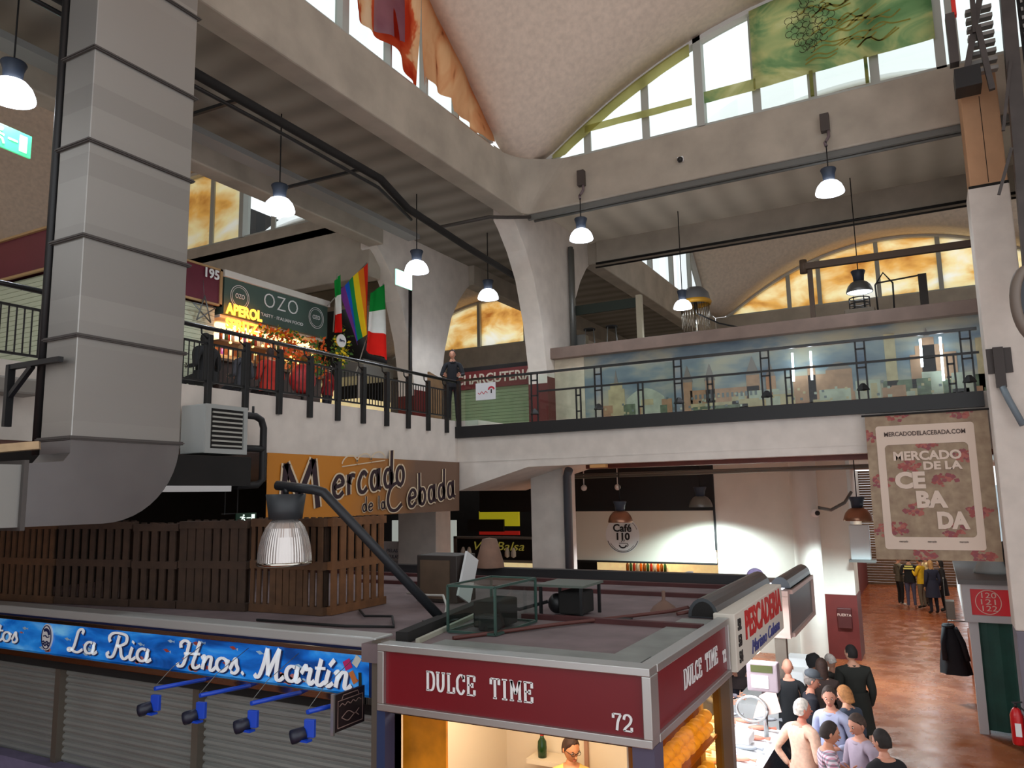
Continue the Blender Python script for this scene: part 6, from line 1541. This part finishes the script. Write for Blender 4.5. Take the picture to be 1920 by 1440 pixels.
def person(name,label,x,y,z,rz,h=1.74,skin=(206,150,122),top=(60,60,70),legs=(44,46,58),shoes=(30,28,28),hair=('short',(50,36,28)),
           arms='down',look=0.0,nod=0.0,lean=0.0,girth=1.0,coat=False,seated=False,group=None,topmat=None,sleeves=True,extra=None,simple=False):
    k=h/1.75
    ms=M('skin_%d_%d_%d'%skin,skin,.55); mt=topmat or M('cloth_%d_%d_%d'%top,top,.85,nscale=10,namt=.06); ml=M('cloth_%d_%d_%d'%legs,legs,.85); mshoe=M('cloth_%d_%d_%d'%shoes,shoes,.6)
    t=thing(name,label,'person',(x,y,z),rz,group)
    g=girth; ln=lean
    V={}
    V['pel']=(0,0,.96); V['wst']=(0,.01+ln*.08,1.10); V['chs']=(0,.0+ln*.22,1.30); V['up']=(0,-.01+ln*.30,1.43); V['nk']=(0,.0+ln*.36,1.50); V['hd']=(0,.015+ln*.42,1.57)
    for s,n_ in ((-1,'l'),(1,'r')):
        sh=Vector((s*.175*g,-.01+ln*.29,1.405)); V['sh'+n_]=tuple(sh)
        a = arms if isinstance(arms,str) else arms[0 if s<0 else 1]
        el,wr={'down':((s*.065,-.03,-.29),(s*.05,.07,-.52)),'bent':((s*.07,-.03,-.28),(s*-.02,.20,-.27)),'front':((s*.08,.02,-.27),(s*-.06,.24,-.20)),
               'cross':((s*.07,.03,-.26),(s*-.14,.17,-.22)),'reach':((s*.06,.18,-.20),(s*.02,.42,-.18)),'phone':((s*.06,.08,-.27),(s*-.05,.24,-.10)),'rail':((s*.09,.10,-.26),(s*.02,.32,-.30)),'hip':((s*.17,-.06,-.26),(s*.06,.02,-.44))}[a]
        V['el'+n_]=tuple(sh+Vector(el)); V['wr'+n_]=tuple(sh+Vector(wr))
        if seated:
            V['hip'+n_]=(s*.09,.02,.92); V['kn'+n_]=(s*.11,.40,.90); V['an'+n_]=(s*.11,.38,.47); V['to'+n_]=(s*.12,.52,.43)
        else:
            V['hip'+n_]=(s*.092,0,.89); V['kn'+n_]=(s*.10,.025,.50); V['an'+n_]=(s*.105,-.015,.085); V['to'+n_]=(s*.125,.135,.035)
    names=list(V); idx={n_:i for i,n_ in enumerate(names)}
    E_=[('pel','wst'),('wst','chs'),('chs','up'),('up','nk'),('nk','hd')]
    for n_ in 'lr': E_+=[('up','sh'+n_),('sh'+n_,'el'+n_),('el'+n_,'wr'+n_),('pel','hip'+n_),('hip'+n_,'kn'+n_),('kn'+n_,'an'+n_),('an'+n_,'to'+n_)]
    c_=.012 if coat else 0
    RD={'pel':((.155+c_)*g,.115*g+c_),'wst':((.145+c_)*g,.110*g+c_),'chs':((.165+c_)*g,.115*g+c_),'up':(.115*g,.085*g),'nk':(.056,.056),'hd':(.052,.054)}
    for n_ in 'lr': RD.update({'sh'+n_:.068*g+c_,'el'+n_:.047+c_,'wr'+n_:.033+c_*.6,'hip'+n_:(.095*g,.10*g),'kn'+n_:.066,'an'+n_:.048,'to'+n_:.042})
    K=Matrix.Scale(k,4)
    me=skinbake([V[n_] for n_ in names],[(idx[a],idx[b]) for a,b in E_],[RD[n_] for n_ in names],idx['pel'],2 if simple else 3)
    body=MB(); bm=body.bm; bm.from_mesh(me)
    segs=[]
    for a,b in E_:
        mm = ms if b in('hd','nk') and a in('nk',) else (mt if a in('pel','wst','chs','up','shl','shr','ell','elr') and not b.startswith('hip') else (mshoe if b.startswith('to') else ml))
        if b=='nk': mm = mt
        if a.startswith('el') and not sleeves: mm=ms
        segs.append((Vector(V[a]),Vector(V[b]),mm))
    for f in bm.faces:
        c=f.calc_center_median(); best=None
        for a,b,mm in segs:
            ab=b-a; tt=max(0,min(1,(c-a).dot(ab)/ab.length_squared)); d=(c-(a+ab*tt)).length
            if best is None or d<best[0]: best=(d,mm)
        mm=best[1]
        if c.z < .93 and mm is mt and not seated and abs(c.x)<.2: mm = ml if not coat else mt
        if c.z > 1.475 and abs(c.x)<.08 and mm is mt: mm=ms
        body._mi(f,mm); f.smooth=True
    for v in bm.verts: v.co=K @ v.co
    if not simple:
        for s,n_ in ((-1,'l'),(1,'r')):
            w=Vector(V['wr'+n_]); d=w-Vector(V['el'+n_])
            body.addmesh(hand_me(),Matrix.Translation(w*k) @ align(d) @ Matrix.Diagonal((-s*k,k,k,1)),[ms])
    hd=head_mesh(ms,M('lips_%d'%skin[0],(max(0,skin[0]-36),max(0,skin[1]-56),max(0,skin[2]-50)),.5),EYE)
    hm=bpy.data.meshes.new('head'); hd.bm.to_mesh(hm); [hm.materials.append(q) for q in hd.mats]
    HM=Matrix.Translation(Vector(V['hd'])*k+Vector((0,.012,.080*k))) @ Matrix.Rotation(look,4,'Z') @ Matrix.Rotation(-nod,4,'X') @ Matrix.Scale(k*.99,4)
    body.addmesh(hm,HM)
    body.build('body',None,t,world=False)
    cb=MB().tube([(.066*k*math.cos(a),.064*k*math.sin(a)+V['nk'][1]*k+.006,(V['nk'][2]-.022-.03*max(0,math.sin(a)))*k) for a in [i*PI/10 for i in range(21)]],.020*k,8)
    cb.build('collar',mt,t,world=False,smooth=True)
    st,hc=hair
    if st:
        hb=hair_mesh(st,M('hair_%d_%d_%d'%hc,hc,.75,nscale=30,namt=.2))
        for v in hb.bm.verts: v.co=HM @ v.co
        hb.build('hair',None,t,world=False,smooth=True)
    if st=='cap' or (extra and 'cap' in extra):
        cb=MB().lathe([(0,.16),(.06,.155),(.105,.12),(.11,.075),(.095,.055)],(0,-.005,0),18).lathe([(0,.07),(.10,.07),(.10,.058),(0,.058)],(0,.045,0),18)
        for v in cb.bm.verts: v.co=HM @ v.co
        cb.build('flat_cap',M('cap_grey',(74,80,86),.85),t,world=False,smooth=True)
    if extra and 'hood' in extra:
        cb=MB().lathe([(0,.15),(.07,.14),(.115,.08),(.125,0),(.11,-.07)],(0,-.01,0),18)
        for v in cb.bm.verts: v.co=HM @ v.co
        cb.build('knit_hat',M('knit_black',(26,26,28),.9),t,world=False,smooth=True)
    if extra and 'glasses' in extra:
        gb=MB()
        for s in (-1,1): gb.tube([(s*.030+.022*math.cos(a),.104,.006+.017*math.sin(a)) for a in [i*PI/8 for i in range(17)]],.0025,5); gb.beam((s*.052,.102,.010),(s*.08,.0,.004),.004)
        gb.beam((-.008,.106,.008),(.008,.106,.008),.004)
        for v in gb.bm.verts: v.co=HM @ v.co
        gb.build('glasses',m_black,t,world=False)
    if coat:
        cm=MB(); nn=20; zs=[1.12,1.0,.85,.68,.55]; rows=[]
        for j,z_ in enumerate(zs):
            w=.168*g+.012+.018*j; rows.append([cm.bm.verts.new((w*math.cos(2*PI*i/nn)*(1+.03*math.sin(i*2.3)*j/4),w*.76*math.sin(2*PI*i/nn)*(1+.03*math.sin(i*1.7)*j/4)+ln*.05,z_)) for i in range(nn)])
        for a,b in zip(rows,rows[1:]):
            for i in range(nn): f=cm.bm.faces.new((a[i],a[(i+1)%nn],b[(i+1)%nn],b[i])); f.smooth=True
        for v in cm.bm.verts: v.co=K @ v.co
        cm.build('coat_skirt',mt,t,world=False,smooth=True)
    else:
        cm=MB(); nn=20; rows=[]
        for j,z_ in enumerate((1.05,.95,.86)):
            w=.160*g+.008+.004*j; rows.append([cm.bm.verts.new((w*math.cos(2*PI*i/nn),w*.78*math.sin(2*PI*i/nn)+ln*.03,z_)) for i in range(nn)])
        for a,b in zip(rows,rows[1:]):
            for i in range(nn): f=cm.bm.faces.new((a[i],a[(i+1)%nn],b[(i+1)%nn],b[i])); f.smooth=True
        for v in cm.bm.verts: v.co=K @ v.co
        cm.build('shirt_hem',mt,t,world=False,smooth=True)
    return t
def plaid():
    m=bpy.data.materials.new('plaid_shirt'); m.use_nodes=True; nt=m.node_tree; b=nt.nodes['Principled BSDF']; b.inputs['Roughness'].default_value=.85
    tc=nt.nodes.new('ShaderNodeTexCoord'); last=None
    for ax,col in (('X',(176,120,136)),('Z',(96,112,116))):
        w=nt.nodes.new('ShaderNodeTexWave'); w.bands_direction=ax; w.inputs['Scale'].default_value=7.5
        nt.links.new(tc.outputs['Object'],w.inputs['Vector'])
        r=nt.nodes.new('ShaderNodeValToRGB'); r.color_ramp.elements[0].position=.45; r.color_ramp.elements[1].position=.7; r.color_ramp.elements[0].color=(1,1,1,1); r.color_ramp.elements[1].color=lin(tuple(min(255,c+70) for c in col))
        nt.links.new(w.outputs['Fac'],r.inputs[0])
        if last is None: last=r
        else:
            mx=nt.nodes.new('ShaderNodeMix'); mx.data_type='RGBA'; mx.blend_type='MULTIPLY'; mx.inputs[0].default_value=1
            nt.links.new(last.outputs[0],mx.inputs[6]); nt.links.new(r.outputs[0],mx.inputs[7])
            m2=nt.nodes.new('ShaderNodeMix'); m2.data_type='RGBA'; m2.blend_type='MULTIPLY'; m2.inputs[0].default_value=1; m2.inputs[7].default_value=lin((214,200,210))
            nt.links.new(mx.outputs[2],m2.inputs[6]); nt.links.new(m2.outputs[2],b.inputs['Base Color'])
    return m
R=math.radians
# rz = 0 faces +Y (away down the corridor)
person('person','person with white hair in a peach sweater, back turned, hand on hip',-1.58,9.93,0,R(-35),1.74,(204,128,106),(222,164,130),(60,56,60),hair=('short',(214,206,196)),arms=('hip','bent'),look=R(-25),girth=1.08,topmat=M('knit_peach',(236,196,172),.95,nscale=26,namt=.08,bump=.3))
person('person','person in a pale blue open shirt with greying hair in the middle of the group',-1.31,10.47,0,R(160),1.80,(206,146,122),(176,184,214),(50,54,70),hair=('short',(66,54,48)),arms='bent',look=R(25),nod=R(12))
person('person','person in a plaid shirt seen in profile at the front of the group',-1.21,9.19,0,R(-70),1.72,(196,136,108),(200,190,200),(50,54,70),hair=('short',(44,34,30)),arms='front',topmat=plaid(),nod=R(10))
person('person','balding person in a lilac grey shirt looking down in the front group',-.93,9.66,0,R(135),1.72,(196,138,114),(176,162,178),(56,56,70),hair=('receding',(70,54,46)),arms='front',nod=R(20))
person('person','person with short black hair in a black T-shirt at the bottom right of the group',-.66,9.10,0,R(40),1.72,(196,140,116),(18,18,24),(40,40,52),hair=('short',(34,28,26)),arms='front',nod=R(8),look=R(15),sleeves=False)
person('person','tall person in a long black coat, back turned, at the right of the crowd',-1.30,13.2,0,R(25),1.80,(206,156,130),(34,38,34),(30,30,36),hair=('short',(28,24,24)),coat=True,girth=1.08,look=R(25))
person('person','person in a grey flat cap and dark overcoat by the scale',-1.70,11.6,0,R(-75),1.70,(206,140,116),(34,36,46),(34,34,42),hair=('short',(120,110,104)),extra=('cap',),coat=True,arms='bent',nod=R(12))
person('person','person with very long brown hair seen from behind in the crowd',-1.66,12.55,0,R(10),1.70,(200,150,124),(50,36,32),(34,32,40),hair=('long',(58,38,30)),coat=True)
person('person','bald person in a dark jacket seen from behind at the fish counter',-2.08,12.2,0,R(15),1.72,(210,150,126),(32,36,40),(50,56,70),hair=(None,(0,0,0)),arms='bent')
person('person','fishmonger with dark hair and a striped apron facing out behind the counter',-3.2,14.0,0,R(200),1.72,(206,150,124),(70,60,60),(40,40,50),hair=('bob',(50,36,30)),arms='bent')
person('person','stooping person in a black knitted hat at the second fish counter',-1.80,12.95,0,R(60),1.66,(196,144,118),(38,36,34),(36,36,44),hair=('short',(40,34,30)),extra=('hood',),coat=True,nod=R(25),arms='bent')
person('person','person with curly fair hair in a slate jacket behind the pale blue shirt',-1.20,11.15,0,R(60),1.66,(206,150,120),(60,70,86),(40,44,60),hair=('curly',(176,120,70)),coat=True,nod=R(15))
person('person','white haired person in a dark patterned jacket bending beside the tall black coat',-1.62,13.45,0,R(60),1.60,(206,156,132),(50,52,50),(40,40,46),hair=('short',(206,200,194)),nod=R(30),arms='bent')
person('person','person in a grey jumper and jeans working at the ice of the counter',-3.2,11.85,-.0,R(-100),1.72,(206,150,124),(112,108,116),(46,58,86),hair=('short',(50,40,34)),arms='reach')
# far group
person('person','far person in a grey jacket and black trousers at the left of the group',-1.33,31.6,0,R(-60),1.74,(206,150,124),(96,90,76),(26,26,30),shoes=(200,196,190),hair=('short',(40,34,28)),arms='bent',nod=R(20))
t_=person('person','far person in a black jacket with pale print, back turned, legs apart',-.98,31.2,0,R(0),1.76,(200,150,124),(26,28,32),(84,84,110),shoes=(210,206,200),hair=('short',(34,28,26)),arms='bent',girth=1.12)
text('SPORT',(0,-.142,1.40),(1,0,0),(0,0,1),.15,m_yel,t_,name='jacket_print',width=.26) if False else None
mb=MB(); m=frame_mtx((-.98,31.03,1.38),(1,0,0),(0,0,1)); 
for z_,w_ in ((.05,.13),(-.03,.17)): ribbon(mb,[(-w_,z_),(w_,z_)],.05,m,.004,mat=M('print_yellow',(226,220,120),.6),smooth=False)
mb.build('jacket_print',None,t_)
person('person','far person in a yellow sweater looking down at the phone',-.62,31.1,0,R(60),1.72,(196,140,110),(226,182,30),(110,100,86),hair=('short',(40,32,28)),arms='phone',nod=R(30))
person('person','far person in a cream shirt behind the yellow sweater',-.45,31.9,0,R(120),1.78,(206,150,120),(226,206,160),(100,96,86),hair=('short',(150,110,70)),arms='bent')
person('person','far person in a long navy coat nearest to us in the group',-.28,29.9,0,R(30),1.72,(206,160,120),(34,36,56),(26,28,40),hair=('bob',(176,130,80)),coat=True)
person('person','far person in black with dark hair at the right of the group',.02,30.6,0,R(90),1.70,(196,150,124),(26,22,24),(22,22,26),hair=('bob',(36,26,24)),coat=True)
tag(MB().box(.05,.3,28.9,29.4,0,.55).box(.04,.06,28.9,28.92,0,1.25).box(.04,.06,29.4,29.42,0,1.25).box(.04,.06,28.9,29.42,1.23,1.25).build('rail_stand', m_grey), 'grey rail stand at the right end of the far corridor', 'stand')
# gallery people
person('person','person in a black jacket leaning on the railing at the corner of the bridge',-9.85,15.35,5.9,R(-150),1.72,(196,140,116),(22,24,32),(22,22,28),hair=('short',(60,44,36)),arms='rail',lean=.25,nod=R(10))
gp='people at the bar seen through the left railing'
def stool(x,y,label,zs=-.36):
    t=thing('bar_stool',label,'stool',(x,y,5.9),0,'stools at the left gallery bar')
    MB().lathe([(0,0.38),(.18,.38),(.18,.42),(0,.42)],(x,y,5.9),14).build('seat',m_dark,t)
    mb=MB()
    for a in range(4):
        MB().tube([(x+.16*math.cos(a*PI/2+.7),y+.16*math.sin(a*PI/2+.7),5.9),(x+.11*math.cos(a*PI/2+.7),y+.11*math.sin(a*PI/2+.7),6.29)],.013,6).build('leg',m_grey,t)
    mb.bm.free()
stool(-11.4,9.5,'low stool under the person in the black coat by the left railing')
person('person','person in a bulky black coat sitting by the left railing nearest the duct',-11.4,9.5,5.46,R(100),1.74,(60,50,46),(20,20,22),(24,24,28),hair=('long',(24,20,20)),seated=True,girth=1.45,arms='bent',coat=False)
stool(-11.4,10.35,'low stool under the person in the grey jacket at the bar')
person('person','person in a grey jacket sitting between the black coat and the red puffer',-11.4,10.35,5.46,R(90),1.66,(190,140,112),(60,60,66),(40,40,50),hair=('bob',(150,110,70)),seated=True,arms='bent')
stool(-11.4,11.05,'low stool under the person in the red jacket at the bar')
person('person','person in a red jacket sitting at the bar with dark hair',-11.4,11.05,5.46,R(80),1.72,(190,130,100),(176,42,28),(40,36,40),hair=('short',(50,34,30)),seated=True,girth=1.25,arms='bent')
tag(MB().ball((-11.2,11.75,6.62),.30,14,sc=(.8,1.0,1.05)).build('puffer_jacket',M('puffer_red',(170,34,34),.5,nscale=9,namt=.2,bump=.3)),'round red puffer jacket bundled on a stool by the railing','jacket')
tag(MB().lathe([(0,0),(.16,0),(.03,.05),(.03,.36),(.18,.40),(0,.40)],(-11.2,11.75,5.9),14).build('stool',m_dark),'dark stool carrying the red puffer jacket','stool')
person('person','small far person in a red vest at the street food stall',-12.9,14.4,5.9,R(100),1.6,(206,150,120),(150,30,36),(40,40,50),hair=('short',(50,34,30)),simple=True)
# server of the sweet stall
person('person','server with glasses and dark hair in a yellow top inside the warm corner stall',-3.38,7.38,0,R(200),1.80,(206,140,100),(240,206,120),(60,56,60),hair=('short',(60,36,26)),extra=('glasses',),arms='bent',look=R(35),nod=R(20))

# ------------------------------------------------------------------ small fittings
t = thing('camera_dome','small dark camera on the face of the right beam','camera',(-4.0,14.93,10.97))
MB().ball((-4.0,14.93,10.95),.06,10).build('lens', m_black, t); MB().box(-4.06,-3.94,14.94,14.995,10.92,11.02).build('base', m_letter, t)
tag(MB().box(-6.3,-5.95,15.1,15.25,4.72,4.79).build('alarm_box', M('amber_box', (206,150,90), .5)), 'small amber alarm box under the edge of the bridge', 'lamp')  # smoke alarm box, not a light source
tag(MB().box(-9.53,-9.2,4.55,5.32,5.46,5.66,.03).build('wall_unit', M('unit_grey', (150,146,140), .5)), 'grey wall unit on the fascia at the left edge', 'unit')
for x, s in ((-9.05,'left'),(-8.0,'right')):
    tag(MB().ball((x,21.2,4.35),.09,10).tube([(x,21.2,4.35),(x,21.2,4.95)],.015,6).build('spot_bulb', m_letter), 'small white spot lamp in the dark opening over the café, '+s, 'lamp')
# lettering, prints and small fittings belong to the board they sit on
CH = ('lettering','number','sign_letters','small_letters','badge_letters','round_badges','script_letters','script_shadow','oval_badge','fish_print','seafood_print','ring','running_figure','fish_outline','printed_frame','printed_flowers','vault_logo','grape_drawing','leaf_drawing','hem_strap','round_badge','painted_cones','keypad','display','louvre','grille_recess','painted_skyline')
BD = ('sign_board','front_sign','side_sign','sign_panel','panel','board','box','cloth','blind','disc','head','sheet','casing','wall')
def mid(o):
    v = [q.co for q in o.data.vertices]; return sum(v, Vector()) / len(v)
base = lambda o: o.name.split('.')[0]
KD = {}
for o in list(bpy.data.objects):
    if o.parent and o.parent.type == 'EMPTY' and o.type == 'MESH': KD.setdefault(o.parent.name, []).append(o)
for pn, ch in KD.items():
    bs = [c for c in ch if base(c) in BD]
    for c in ch:
        if base(c) in CH and bs:
            m_ = mid(c); c.parent = min(bs, key=lambda b: (mid(b) - m_).length)
